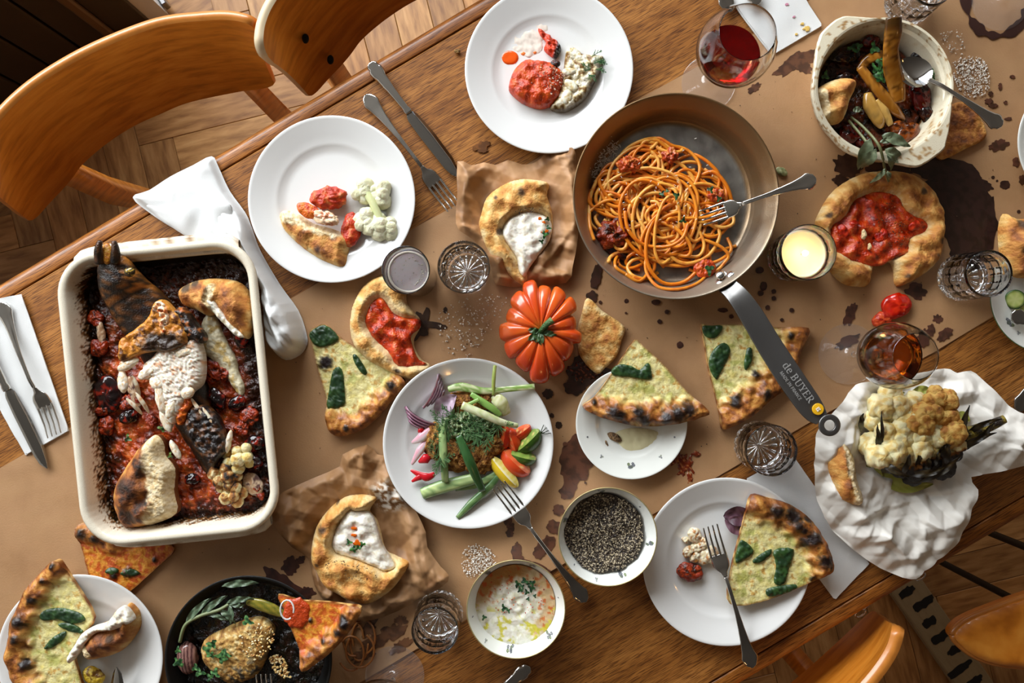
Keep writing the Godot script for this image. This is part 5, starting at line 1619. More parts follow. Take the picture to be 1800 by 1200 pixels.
# a strip, stalk or stick through places [x, y, height], radius in frame units
func stick(called: String, label: String, cat: String, pts: Array, rad: Array, squash: float, colf: Callable, m: Material, group := "", seg := 12) -> MeshInstance3D:
	var o3 := P(pts[0][0], pts[0][1], pts[0][2])
	var v := []; var rr := []
	for q in pts: v.append(P(q[0], q[1], q[2]) - o3)
	var c := curve3(v, 6)
	for k in c.size():
		var t := k / 6.0
		var i := mini(int(t), rad.size() - 2)
		rr.append(lerpf(rad[i], rad[i + 1], clampf(t - i, 0.0, 1.0)) * S)
	var b := MB.new()
	tube(b, c, rr, seg, Color.WHITE, squash, colf)
	return solo(called, b.done(), m, label, cat, o3, group)

# a mesh patch from an outline as a thing or a part
func patch(o: Node3D, called: String, px: Array, hh: float, y: float, rise: float, edge: float, cf: Callable, m: Material, rough := 0.1, freq := 60.0, thick := 0.004, cell := 0.0016) -> MeshInstance3D:
	var poly := outline(px, hh, o.position, 3)
	var b := MB.new()
	slab(b, poly, cell, func(p, d): return y + rise * puff(d, edge) + rise * rough * 4.0 * nf(p, freq, px[0] * 0.03), cf, y - thick)
	return obj(called, b.done(), m, o)

func mottled(a: Color, c: Color, d: Color, f: float, sd := 0.0) -> Callable:
	return func(p): 
		var q = Vector2(p.x + p.y * 0.7, p.z - p.y * 0.5) if p is Vector3 else p
		var n = nf(q, f, sd)
		return a.lerp(c, sm(-0.35, 0.1, n)).lerp(d, sm(0.1, 0.45, n))

func mottled2(a: Color, c: Color, d: Color, f: float, sd := 0.0) -> Callable:
	return func(p, dd, y):
		var n = nf(p, f, sd)
		return a.lerp(c, sm(-0.35, 0.1, n)).lerp(d, sm(0.1, 0.45, n))

# a leaf along a bent line: broad in the middle, folded a little at its rib
func leaf_at(o: Node3D, called: String, a: Vector3, mid: Vector3, z: Vector3, w: float, c1: Color, c2: Color, fold := 0.25) -> void:
	var b := MB.new()
	b.grid(13, 7, func(i, j):
		var t = i / 12.0
		var s = (j - 3) / 3.0
		var p = a.lerp(mid, t).lerp(mid.lerp(z, t), t)
		var dir = (mid - a).lerp(z - mid, t).normalized()
		var side = dir.cross(Vector3.UP).normalized()
		var ww = w * pow(sin(PI * clampf(t * 0.97 + 0.015, 0.0, 1.0)), 0.8) * (1.15 - 0.35 * t)
		return p + side * s * ww + Vector3.UP * (absf(s) * ww * fold + 0.0012 * sin(t * 17.0 + s * 3.0)), false, false, func(i, j, p):
		return c1.lerp(c2, 0.35 + 0.5 * nf(Vector2(p.x, p.z), 150.0) + (0.25 if j == 3 else 0.0)))
	obj(called, b.done(), M.leaf, o)

# cauliflower: knobs of curd on a dome; charf(p) tells how burnt a place is
func curd(o: Node3D, called: String, c: Vector3, r: Vector3, n: int, knob: float, pale: Color, gold: Color, charf: Callable, sd: int) -> void:
	var rg := RandomNumberGenerator.new(); rg.seed = sd
	for k in n:
		var t := (k + 0.5) / n
		var yv := 1.0 - t * 1.05
		var an := k * 2.39996 + rg.randf() * 0.5
		var rad := sqrt(maxf(0.0, 1.0 - yv * yv))
		var p := c + Vector3(cos(an) * rad * r.x, yv * r.y, sin(an) * rad * r.z)
		var kr := knob * rg.randf_range(0.75, 1.25)
		var b := MB.new()
		b.grid(26, 40, func(i, j):
			var tt = -PI / 2 + PI * i / 25.0
			var aa = TAU * j / 40.0
			var d = Vector3(cos(tt) * cos(aa), sin(tt), cos(tt) * sin(aa))
			var q = d * kr
			return q * (1.0 - 0.12 * (nC.get_noise_3dv((q + p) * 1.7 / knob) + 0.6) - 0.075 * (nC.get_noise_3dv((q + p) * 4.0 / knob) + 0.6) + 0.08 * ns(Vector2(q.x + q.y, q.z + k), 60.0)), true, false, func(i, j, q):
				var w = p + q
				var n1 = nF.get_noise_3dv(w * 70.0)
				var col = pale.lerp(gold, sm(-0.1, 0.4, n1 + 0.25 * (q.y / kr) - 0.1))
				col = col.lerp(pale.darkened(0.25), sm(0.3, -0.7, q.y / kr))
				var ch: float = charf.call(w)
				return col.lerp(rgb(150, 92, 30), sm(0.1, 0.5, ch + n1 * 0.4)).lerp(rgb(28, 19, 14), sm(0.45, 0.8, ch + n1 * 0.5)))
		obj(called, b.done(), M.floret, o, p)

func at_in(o: Node3D, x: float, y: float, h: float) -> Vector3:
	return P(x, y, h) - o.position

func build_roast_dish() -> void:
	# the sauce
	var h := 0.026
	var c := dish_pt(0, 0, 0.0)
	var o := solo("tomato_sauce", sauce_mesh(), M.sauce, "red brown roasted tomato sauce filling the enamel roasting dish", "sauce", Vector3(c.x, T + h, c.z))
	o.rotation.y = DISH_TURN
	# the fish
	var f := thing("roasted_fish", "whole charred roasted fish with its mouth open, picked open to the white flesh", "fish", P(270, 600, 0.03))
	var line := [[190, 446, 0.078], [201, 468, 0.074], [214, 496, 0.066], [232, 524, 0.056], [258, 556, 0.048], [286, 596, 0.042], [312, 652, 0.038], [336, 712, 0.037], [362, 770, 0.036], [384, 826, 0.033], [398, 856, 0.03]]
	var wid := [17, 31, 40, 47, 53, 52, 46, 43, 36, 24, 12]
	var pts := []
	for q in line: pts.append(at_in(f, q[0], q[1], q[2] - 0.012))
	pts = curve3(pts, 5)
	var hb := MB.new()
	hb.grid(pts.size() + 1, 30, func(i, j):
		var k = clampi(i - 1, 0, pts.size() - 1)
		var t = k / 5.0
		var w: float = lerpf(wid[mini(int(t), 10)], wid[mini(int(t) + 1, 10)], t - int(t)) * S * 0.93
		if i == 0: w = 0.002
		var d: Vector3 = (pts[mini(k + 1, pts.size() - 1)] - pts[maxi(k - 1, 0)]).normalized()
		var s := d.cross(Vector3.UP).normalized()
		var a = TAU * j / 30.0
		var p = pts[k] + s * cos(a) * w + Vector3.UP * sin(a) * minf(w * 0.62, 0.021)
		# gill cover and brow
		if t > 1.2 and t < 2.9 and sin(a) > 0.0: p += Vector3.UP * 0.003 * sin((t - 1.2) / 1.7 * PI)
		if t > 2.8 and t < 3.2: p -= Vector3.UP * 0.002
		return p + Vector3.UP * 0.0022 * nf(Vector2(p.x, p.z), 90.0, 4), true, true, func(i, j, p):
			var q = Vector2(p.x, p.z)
			var t = clampi(i - 1, 0, pts.size() - 1) / 5.0
			var n = nf(q, 60.0, 5); var n2 = nf(q, 170.0, 2)
			var col = rgb(34, 24, 18).lerp(rgb(112, 66, 28), sm(0.05, 0.5, n + 0.4 * n2))
			var side = cos(TAU * j / 30.0)
			col = col.lerp(rgb(178, 112, 46), sm(0.55, 0.95, -side + n * 0.6) * (1.0 - sm(3.0, 4.0, t)))
			if t > 2.75 and t < 2.95: col = rgb(150, 92, 40)
			return col.lerp(rgb(24, 18, 15), sm(0.1, 0.5, nf(q, 34.0, 9)) * 0.8))
	obj("body", hb.done(), M.skin, f)
	for s in [-1.0, 1.0]:
		var jb := MB.new()
		tube(jb, curve3([at_in(f, 189 + s * 13, 462, 0.076), at_in(f, 188 + s * 15, 440, 0.084), at_in(f, 188 + s * 12, 423, 0.087)], 5), [0.006, 0.0065, 0.0065, 0.0062, 0.006, 0.0055, 0.005, 0.0045, 0.004, 0.0035, 0.003], 10, Color.WHITE, 1.0, func(k, j, p): return rgb(30, 23, 19).lerp(rgb(80, 50, 28), 0.5 + ns(Vector2(p.x, p.y), 120.0)))
		obj("jaw", jb.done(), M.skin, f)
	part_lump(f, "tongue", 188, 446, 0.076, Vector3(9, 6, 18), mottled(rgb(196, 132, 44), rgb(176, 104, 34), rgb(214, 160, 70), 90.0), M.wet)
	part_lump(f, "eye", 228, 478, 0.079, Vector3(9, 5, 8), mottled(rgb(60, 44, 26), rgb(40, 30, 20), rgb(170, 140, 60), 140.0), M.wet_smooth, 0.05)
	var fl := func(p, d, y):
		var n = nf(p, 60.0, 3)
		var lay = absf(sin((p.x * 0.8 - p.y * 1.1) * 210.0 + n * 5.0))
		return rgb(236, 228, 214).lerp(rgb(210, 190, 164), sm(0.6, 0.98, lay) * 0.6).lerp(rgb(206, 126, 72), sm(0.25, 0.55, n) * 0.6)
	var fpoly := outline([288, 606, 337, 592, 352, 612, 356, 646, 351, 676, 330, 695, 312, 736, 300, 745, 284, 724, 276, 690, 268, 671, 250, 664, 252, 640, 264, 630], 0.06, f.position, 3)
	var fm := MB.new()
	slab(fm, fpoly, 0.0014, func(p, d):
		var n = nf(p, 40.0, 3)
		var x = (p.x * 0.5 + p.y * 0.85) * 62.0 + 1.2 * n + absf(p.x * 0.85 - p.y * 0.5 - 0.02) * 40.0
		return 0.025 + 0.010 * puff(d, 0.014) + 0.0026 * (x - floorf(x)), fl, 0.013)
	obj("flesh", fm.done(), M.flake, f)
	for q in [[258, 655, 17, 9, 0.6], [282, 700, 8, 26, 0.2], [292, 738, 9, 22, 0.35], [300, 718, 8, 18, -0.3], [226, 640, 20, 8, 0.5], [216, 672, 9, 18, 0.1], [276, 674, 10, 14, 0.9], [330, 690, 12, 10, 0.5], [366, 745, 6, 16, -0.3], [308, 790, 6, 18, 0.5], [322, 620, 16, 8, 0.2], [402, 776, 5, 20, -0.2]]:
		part_lump(f, "flake_of_flesh", q[0], q[1], 0.064 if q[1] < 720 else 0.05, Vector3(q[2], 6, q[3]), mottled(rgb(226, 206, 176), rgb(240, 232, 218), rgb(214, 176, 130), 120.0, q[0]), M.flake, 0.25, 90.0, q[4])
	for q in [[262, 640, 280, 700, 5], [272, 650, 288, 716, 5], [284, 668, 296, 740, 5], [300, 690, 304, 750, 4], [222, 700, 250, 728, 5], [238, 690, 262, 726, 4], [232, 660, 246, 696, 5], [336, 700, 372, 760, 5], [356, 716, 390, 776, 4], [210, 640, 232, 628, 6]]:
		var kb := MB.new(); var a := at_in(f, q[0], q[1], 0.058); var z := at_in(f, q[2], q[3], 0.047)
		tube(kb, curve3([a, a.lerp(z, 0.5) + Vector3(0.003, 0.004, 0), z], 6), [0.001, 0.0018, 0.0024, 0.0028, 0.003, 0.003, 0.003, 0.0028, 0.0026, 0.0024, 0.002, 0.0014, 0.0008], 8, Color.WHITE, 0.6, func(k, j, p): return rgb(226, 210, 184).lerp(rgb(190, 130, 80), sm(0.1, 0.5, nf(Vector2(p.x, p.z), 120.0, q[0]))))
		obj("flesh_strip", kb.done(), M.flake, f)
	var gold := mottled2(rgb(196, 118, 34), rgb(214, 142, 52), rgb(92, 48, 18), 46.0, 6.0)
	var hc := Q(286, 602, 0.07) - Vector2(f.position.x, f.position.z)
	var flap := func(p, d, y):
		var gc: Color = gold.call(p, d, y)
		var k = (1.0 - sm(0.5, 1.1, ((p - hc) * Vector2(0.75, 1.5)).length() / 0.026 + 0.3 * nf(p, 60.0, 2)))
		return gc.lerp(rgb(40, 25, 16), k * 0.92).lerp(rgb(214, 160, 84), 0.5 * sm(0.003, 0.0, d))
	patch(f, "skin_flap", [209, 600, 222, 588, 240, 574, 258, 560, 268, 534, 284, 526, 300, 540, 318, 560, 328, 588, 326, 604, 300, 617, 268, 618, 240, 623, 222, 635, 207, 632], 0.07, 0.036, 0.007, 0.006, flap, M.skin, 0.12, 50.0, 0.010)
	patch(f, "flesh_strip", [270, 532, 282, 530, 296, 546, 294, 574, 286, 590, 278, 576, 280, 556, 268, 546], 0.075, 0.041, 0.005, 0.005, mottled2(rgb(236, 226, 208), rgb(240, 190, 140), rgb(206, 110, 50), 80.0, 1.0), M.flake, 0.3, 120.0, 0.005)
	patch(f, "charred_skin", [332, 719, 346, 712, 361, 714, 385, 738, 397, 786, 385, 806, 371, 822, 352, 802, 336, 778, 322, 757, 326, 736], 0.055, 0.022, 0.008, 0.012, mottled2(rgb(22, 17, 15), rgb(40, 28, 22), rgb(92, 56, 30), 70.0, 4.0), M.skin, 0.1, 80.0, 0.010)
	patch(f, "orange_skin", [311, 704, 322, 698, 338, 706, 330, 722, 322, 744, 312, 746, 308, 730], 0.058, 0.026, 0.005, 0.005, mottled2(rgb(206, 92, 24), rgb(226, 120, 40), rgb(180, 64, 20), 70.0, 2.0), M.wet, 0.2, 100.0, 0.006)
	patch(f, "charred_back", [320, 540, 342, 569, 358, 590, 352, 604, 338, 596, 330, 606, 318, 590, 304, 566, 300, 548], 0.066, 0.031, 0.008, 0.01, mottled2(rgb(26, 19, 16), rgb(46, 31, 22), rgb(170, 96, 44), 70.0, 7.0), M.skin, 0.1, 80.0, 0.012)
	# melted white cheese beside the fish
	var mz := thing("melted_cheese", "long patch of melted white cheese in the sauce right of the fish", "cheese", P(390, 630, 0.028))
	patch(mz, "cheese", [356, 559, 376, 552, 386, 574, 400, 606, 414, 632, 417, 652, 428, 678, 426, 694, 418, 694, 402, 672, 380, 640, 358, 622, 351, 600], 0.034, 0.002, 0.007, 0.012, mottled2(rgb(214, 202, 164), rgb(226, 218, 190), rgb(206, 176, 110), 40.0, 2.0), M.cheese, 0.08, 60.0, 0.004)
	# olives, tomatoes and the rest
	for q in [[194, 692, 24, 32, 0.2, "large blackened tomato against the dish's left wall"], [230, 731, 17, 13, 0.3, "shiny black olive left of the flaked fish belly"], [419, 708, 17, 12, 0.5, "blackened tomato below the melted cheese tip"], [450, 778, 18, 14, 0.2, "blackened tomato by the dish's right wall above the floret"], [341, 841, 13, 10, 0.1, "small black olive in the sauce between loaf and floret"], [338, 622, 12, 12, 0.0, "dark olive at the upper right of the white flesh"], [426, 590, 13, 22, 0.2, "dark tomato skin under the two lobed crust"], [452, 812, 10, 15, 0.6, "dark tomato skin right of the cauliflower floret"], [384, 700, 14, 20, 0.5, "charred vegetable strip between fish flesh and melted cheese"]]:
		lump("charred_tomato", q[5], "tomato", q[0], q[1], 0.027, Vector3(q[2], 9, q[3]), mottled(rgb(22, 14, 14), rgb(44, 20, 18), rgb(130, 30, 16), 60.0, q[0]), M.wet_smooth, 0.35, 70.0, q[4], "blackened pieces in the roasting dish")
	for q in [[172, 560, 15, 13, "dark red tomato under the fish's gill"], [177, 610, 17, 14, "red tomato left of the golden skin flap"], [376, 652, 20, 22, "bright red tomato between white flesh and melted cheese"], [269, 739, 11, 9, "tiny red tomato just below the flaked belly"], [440, 730, 18, 16, "red tomato at the dish's right wall"], [226, 708, 15, 13, "red tomato half above the shiny black olive"], [190, 748, 16, 13, "red tomato below the large blackened one"], [456, 862, 8, 16, "long red tomato sliver right of the floret's foot"], [240, 700, 17, 15, "orange red tomato beside the black olive"], [396, 656, 10, 14, "small red tomato touching the melted cheese"], [184, 720, 10, 12, "small red tomato at the left wall"], [428, 752, 14, 12, "red tomato above the cauliflower floret"]]:
		lump("cherry_tomato", q[4], "tomato", q[0], q[1], 0.027, Vector3(q[2], 7, q[3]), mottled(rgb(120, 30, 10), rgb(170, 62, 22), rgb(70, 20, 10), 70.0, q[0]), M.wet, 0.7, 80.0, q[0], "red tomatoes in the roasting dish")
	for q in [[180, 584, 7, 22, 0.15, "upright pale onion sliver left of the fish"], [218, 668, 8, 20, 0.1, "pale onion sliver beside the large blackened tomato"], [238, 690, 9, 30, 0.3, "long pale onion sliver left of the white flesh"], [446, 850, 16, 22, 0.6, "purple grey onion layers below the floret"]]:
		lump("onion_piece", q[5], "onion", q[0], q[1], 0.029, Vector3(q[2], 6, q[3]), mottled(rgb(170, 130, 96), rgb(206, 180, 150), rgb(92, 66, 60), 70.0, q[0]), M.wet_smooth, 0.3, 80.0, q[4], "onion slivers in the roasting dish")
	var fr := thing("cauliflower_floret", "charred cauliflower floret in the lower right of the roasting dish", "cauliflower", P(410, 838, 0.03))
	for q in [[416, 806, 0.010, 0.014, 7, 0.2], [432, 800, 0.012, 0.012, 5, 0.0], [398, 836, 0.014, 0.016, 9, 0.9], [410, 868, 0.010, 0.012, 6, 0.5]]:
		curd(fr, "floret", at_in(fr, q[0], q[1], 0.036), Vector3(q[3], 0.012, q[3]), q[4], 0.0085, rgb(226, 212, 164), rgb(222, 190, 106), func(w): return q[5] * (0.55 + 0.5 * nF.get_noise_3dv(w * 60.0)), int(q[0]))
	var lf := thing("herb_sprig", "small green herb leaves on the sauce below the fish's belly", "herb", P(290, 750, 0.04))
	herbs(lf, [[294, 740], [286, 752], [226, 770], [300, 800], [296, 728]], 0.04, 0.002, 0.006, rgb(40, 60, 20), rgb(96, 120, 50))

func sauce_mesh() -> ArrayMesh:
	var poly := PackedVector2Array()
	for q in rounded_rect(0.266 - 0.039, 0.392 - 0.039, 0.042, 6): poly.append(q[0])
	var b := MB.new()
	slab(b, poly, 0.0022, func(p, d): return 0.0045 * nf(p, 36.0, 1) + 0.003 * absf(ns(p, 80.0)) - 0.004 * sm(0.02, 0.0, d), func(p, d, y):
		var n = nf(p, 30.0, 2); var n2 = nf(p, 110.0, 3)
		var col = ramp(0.5 + n * 0.8 + n2 * 0.35, [rgb(84, 28, 12), rgb(156, 54, 18), rgb(194, 80, 28), rgb(208, 112, 48)])
		var burn = sm(0.03, 0.0, d + 0.012 * n) * 0.9 + 0.8 * sm(-0.02, -0.14, p.y) + 0.55 * sm(0.05, 0.11, p.x + 0.03 * n) * (1.0 - sm(0.05, 0.14, p.y) * 0.6)
		return col.lerp(rgb(38, 18, 11), clampf(burn + n2 * 0.5, 0.0, 0.95)), -0.016)
	return b.done()

# a point kept just above the inside of the steel pan
func in_pan(p: Vector3) -> Vector3:
	var c := pan_center(0.0016)
	var r := Vector2(p.x - c.x, p.z - c.z).length()
	var y := c.y + 0.0055
	if r > 0.103: y += 0.0045 * sm(0.103, 0.113, r)
	if r > 0.113: y += (r - 0.113) * 1.95
	return Vector3(p.x, maxf(p.y, y), p.z)

func build_pan_food() -> void:
	var rg := RandomNumberGenerator.new(); rg.seed = 21
	var h := 0.008
	var o := thing("spaghetti", "tangle of thick orange spaghetti in tomato sauce in the steel pan", "pasta", P(1165, 375, h))
	# nests: centre, spread of radius, how many strands, how high
	var nests := [[1132, 290, 20, 62, 12, 0.006, 1.0], [1095, 330, 22, 56, 12, 0.007, 0.9], [1160, 360, 20, 90, 18, 0.012, 0.8], [1175, 395, 14, 62, 18, 0.019, 1.25], [1240, 365, 16, 58, 15, 0.009, 1.0], [1110, 455, 22, 42, 5, 0.004, 0.8], [1195, 420, 28, 66, 15, 0.010, 0.9], [1085, 375, 18, 44, 10, 0.010, 1.1], [1150, 270, 20, 46, 4, 0.009, 0.7], [1220, 330, 24, 60, 6, 0.006, 0.8]]
	var cols := [rgb(226, 138, 40), rgb(234, 162, 68), rgb(216, 120, 28), rgb(238, 174, 86)]
	for ns2 in nests:
		for k in ns2[4]:
			var pts := []
			var r: float = rg.randf_range(ns2[2], ns2[3])
			var a0 := rg.randf() * TAU
			var span := rg.randf_range(2.6, 6.5) * (1.0 if rg.randf() < 0.5 else -1.0)
			var cx: float = ns2[0] + rg.randf_range(-26, 26); var cy: float = ns2[1] + rg.randf_range(-24, 24)
			var ecc := rg.randf_range(0.42, 1.0); var rot := rg.randf() * PI
			var ph := rg.randf() * TAU
			var top: float = h + 0.002 + ns2[5] * rg.randf_range(0.3, 1.0)
			var n := 9
			for i in n:
				var t := i / float(n - 1)
				var a := a0 + span * t
				var rr := r * (1.0 + 0.28 * sin(t * 5.0 + ph))
				var q := Vector2(cos(a) * rr, sin(a) * rr * ecc).rotated(rot)
				q.y *= ns2[6]
				var y: float = top + 0.0035 * sin(t * 7.0 + ph) - 0.006 * pow(absf(t - 0.5) * 2.0, 4.0)
				var px := cx + q.x; var py := cy + q.y
				# kept in the heap: pulled in at the pan's bare side
				var lim := Vector2(px - 1168.0, py - 378.0)
				if lim.x > 0.0 and lim.y < 0.0:
					var l := lim.length(); if l > 118.0: lim *= (118.0 + (l - 118.0) * 0.2) / l
				if lim.length() > 132.0: lim *= (132.0 + (lim.length() - 132.0) * 0.15) / lim.length()
				pts.append(in_pan(P(1168.0 + lim.x, 378.0 + lim.y, maxf(y, h + 0.001))) - o.position)
			var b := MB.new()
			var col: Color = cols[rg.randi() % 4]
			tube(b, curve3(pts, 5), rg.randf_range(0.0022, 0.0027), 8, Color.WHITE, 1.0, func(kk, j, p): return col.lerp(rgb(186, 76, 18), sm(0.15, 0.5, nf(Vector2(p.x, p.z), 60.0, 2)) * 0.5))
			obj("strand", b.done(), M.pasta, o)
	# loose ends on the bare steel
	for q in [[[1228, 292], [1250, 312], [1262, 324]], [[1100, 486], [1078, 470], [1090, 446], [1130, 440], [1142, 470], [1120, 496], [1096, 484]], [[1096, 440], [1120, 452], [1146, 478], [1140, 492]], [[1256, 442], [1280, 436], [1294, 432]]]:
		var pts := []
		for e in q: pts.append(in_pan(P(e[0], e[1], h + 0.0015)) - o.position)
		var b := MB.new(); tube(b, curve3(pts, 6), 0.0023, 7, rgb(214, 128, 36))
		obj("strand", b.done(), M.pasta, o)
	var red := mottled(rgb(112, 30, 12), rgb(150, 54, 20), rgb(50, 20, 12), 50.0, 2.0)
	lump("roasted_tomato", "dark red roasted tomato at the lower left of the spaghetti", "tomato", 1080, 412, 0.006, Vector3(36, 13, 26), red, M.wet, 0.8, 80.0, 0.3)
	lump("roasted_tomato", "blackened strip of aubergine skin under the spaghetti at the pan's left", "tomato", 1078, 442, 0.005, Vector3(30, 8, 10), mottled(rgb(26, 16, 14), rgb(50, 22, 18), rgb(110, 30, 16), 50.0, 5.0), M.wet_smooth, 0.3, 60.0, -0.5)
	lump("tomato_chunk", "orange red tomato chunk on the upper left spaghetti loops", "tomato", 1104, 290, 0.018, Vector3(20, 9, 14), mottled(rgb(190, 76, 24), rgb(172, 58, 18), rgb(206, 112, 44), 60.0), M.wet, 0.8, 110.0)
	lump("tomato_chunk", "orange red tomato chunk at the top of the spaghetti", "tomato", 1176, 275, 0.016, Vector3(14, 8, 12), mottled(rgb(176, 66, 24), rgb(156, 50, 18), rgb(200, 112, 52), 60.0), M.wet, 0.8, 110.0)
	lump("tomato_chunk", "small tomato chunk at the right of the spaghetti below the fork handle", "tomato", 1258, 344, 0.02, Vector3(14, 7, 12), mottled(rgb(200, 84, 24), rgb(170, 50, 16), rgb(216, 120, 50), 60.0), M.wet, 0.8, 110.0)
	lump("tomato_chunk", "flat tomato piece with basil on the bare steel below the spaghetti", "tomato", 1238, 472, 0.016, Vector3(19, 5, 17), mottled(rgb(196, 70, 22), rgb(206, 92, 30), rgb(160, 40, 16), 60.0), M.wet, 0.8, 110.0)
	var bs := thing("basil", "dark green basil shreds on the spaghetti", "herb", P(1168, 340, 0.03))
	herbs(bs, [[1163, 341], [1172, 336], [1188, 345], [1248, 334], [1262, 350], [1200, 388]], 0.03, 0.003, 0.0055, rgb(20, 50, 26), rgb(50, 90, 40))
	for q in [[1246, 474]]:
		var b2 := thing("basil", "green basil scrap by the flat tomato piece", "herb", P(q[0], q[1], 0.0225))
		herbs(b2, [q], 0.0225, 0.002, 0.008, rgb(20, 56, 28), rgb(60, 100, 46))
	var pm := thing("grated_cheese", "heap of grated white cheese on the pan wall left of the spaghetti", "cheese", P(1052, 292, 0.012))
	var rows := MB.new()
	for k in 420:
		var t := rg.randf()
		var c0 := Vector2(lerpf(1040, 1078, t), lerpf(306, 252, t)) + Vector2(rg.randfn() * 8.0, rg.randfn() * 8.0)
		var w := pan_center(0.0)
		var q := P(c0.x, c0.y, 0.012)
		var rr := Vector2(q.x - w.x, q.z - w.z).length()
		q.y = T + 0.0065 + maxf(0.0, (rr - 0.112) / 0.026 * 0.034) + rg.randf() * 0.002
		var an := rg.randf() * TAU
		tube(rows, [q - pm.position, q - pm.position + Vector3(cos(an), 0.1, sin(an)) * rg.randf_range(0.002, 0.005)], 0.0004, 4, rgb(232, 224, 204))
	var gs := obj("shreds", rows.done(), M.salt, pm); gs.set_meta("kind", "stuff")
	var gr2 := MB.new()
	for k in 60:
		var q := P(1168 + rg.randfn() * 50.0, 350 + rg.randfn() * 40.0, 0.03)
		var an := rg.randf() * TAU
		tube(gr2, [q - pm.position, q - pm.position + Vector3(cos(an), 0.0, sin(an)) * 0.003], 0.0004, 4)
	var g2 := obj("shreds", gr2.done(), M.salt, pm); g2.set_meta("kind", "stuff")

func build_casserole_food() -> void:
	var c := casserole_center(0.0)
	var h := 0.024
	var o := solo("stew", stew_mesh(0.072, rgb(38, 18, 9), rgb(76, 34, 14), rgb(120, 48, 16), 2.0), M.sauce, "dark brown aubergine stew in the cream gratin dish", "stew", Vector3(c.x, T + h, c.z))
	var aub := mottled(rgb(150, 92, 28), rgb(176, 118, 44), rgb(96, 56, 20), 40.0)
	var ac := func(k, j, p): return aub.call(p)
	stick("aubergine_strip", "long aubergine strip with a dark stalk over the dish's upper rim", "aubergine", [[1571, 30, 0.088], [1570, 56, 0.082], [1566, 88, 0.072], [1568, 118, 0.058], [1576, 150, 0.045], [1579, 180, 0.038]], [13, 15, 13, 15, 15, 12], 0.5, func(k, j, p): return aub.call(p).lerp(rgb(48, 30, 16), sm(9.0, 3.0, k) * 0.8), M.wet_smooth)
	stick("aubergine_strip", "thin golden aubergine strip lying diagonally across the stew", "aubergine", [[1512, 118, 0.042], [1530, 142, 0.042], [1556, 172, 0.04], [1574, 194, 0.036], [1590, 210, 0.03]], [8, 9, 10, 9, 3], 0.6, ac, M.wet_smooth)
	stick("aubergine_strip", "short pale yellow aubergine piece in the middle of the stew", "aubergine", [[1526, 164, 0.036], [1530, 186, 0.038], [1545, 212, 0.038], [1550, 224, 0.034]], [7, 13, 11, 4], 0.6, func(k, j, p): return aub.call(p).lerp(rgb(214, 180, 100), 0.5), M.wet_smooth)
	stick("aubergine_strip", "narrow pale aubergine piece right of the short yellow one", "aubergine", [[1540, 176, 0.038], [1554, 196, 0.038], [1566, 220, 0.036]], [5, 9, 5], 0.6, func(k, j, p): return aub.call(p).lerp(rgb(226, 196, 120), 0.55), M.wet_smooth)
	stick("aubergine_strip", "broad curved aubergine slice behind the thin strip", "aubergine", [[1510, 124, 0.036], [1526, 106, 0.038], [1548, 98, 0.038], [1562, 108, 0.036]], [6, 9, 10, 7], 0.5, ac, M.wet_smooth)
	var dk := mottled(rgb(70, 14, 12), rgb(110, 24, 18), rgb(30, 12, 12), 50.0)
	for q in [[1613, 170, 17, 30, 0.3, "dark red onion at the right of the stew"], [1492, 236, 22, 18, 0.4, "dark red tomato at the lower left of the stew"], [1527, 76, 15, 11, 0.2, "small shiny red tomato at the top of the stew"], [1600, 122, 12, 14, 0.0, "red pepper piece beside the spoon bowl"], [1590, 236, 24, 16, 0.5, "brown meat like chunk at the lower right of the stew"], [1575, 226, 14, 12, 0.2, "orange brown chunk below the pale pieces"], [1512, 252, 12, 8, 0.0, "orange chunk under the sage leaves"]]:
		lump("vegetable_piece", q[5], "vegetable", q[0], q[1], h, Vector3(q[2], 11, q[3]), dk if q[0] < 1570 or q[0] > 1595 else mottled(rgb(110, 52, 18), rgb(140, 70, 26), rgb(60, 26, 12), 50.0), M.wet_smooth, 0.3, 60.0, q[4])
	for q in [[1483, 100, 26, 14, "black curl of aubergine skin at the upper left of the stew"], [1628, 205, 12, 24, "black curl of aubergine skin at the right of the stew"], [1480, 140, 16, 10, "black aubergine skin behind the bread roll piece"], [1618, 104, 22, 12, "black aubergine skin behind the spoon bowl"]]:
		lump("aubergine_skin", q[4], "aubergine", q[0], q[1], h, Vector3(q[2], 9, q[3]), mottled(rgb(18, 13, 13), rgb(34, 20, 18), rgb(64, 30, 20), 40.0, q[0]), M.wet_smooth, 0.4, 60.0, q[0], "black aubergine skins in the stew")
	var hb := thing("parsley", "chopped green parsley scattered on the stew", "herb", P(1553, 120, 0.04))
	herbs(hb, [[1548, 112], [1540, 120], [1552, 124], [1545, 132], [1556, 104], [1640, 124], [1634, 132], [1646, 134], [1500, 84], [1510, 82], [1538, 84], [1452, 132], [1548, 138]], 0.045, 0.003, 0.0085, rgb(24, 60, 24), rgb(60, 110, 50))
	var sg := thing("sage_sprig", "grey green sage sprig hanging over the dish's lower rim onto the flatbread", "herb", P(1530, 260, 0.05))
	for st in [[[1496, 206, 0.04], [1520, 226, 0.055], [1546, 258, 0.074], [1556, 300, 0.05], [1562, 318, 0.03]], [[1492, 212, 0.042], [1516, 240, 0.058], [1532, 262, 0.07]]]:
		var b := MB.new(); var pts := []
		for q in st: pts.append(at_in(sg, q[0], q[1], q[2]))
		tube(b, curve3(pts, 6), 0.0019, 7, rgb(122, 124, 82))
		obj("stem", b.done(), M.leaf, sg)
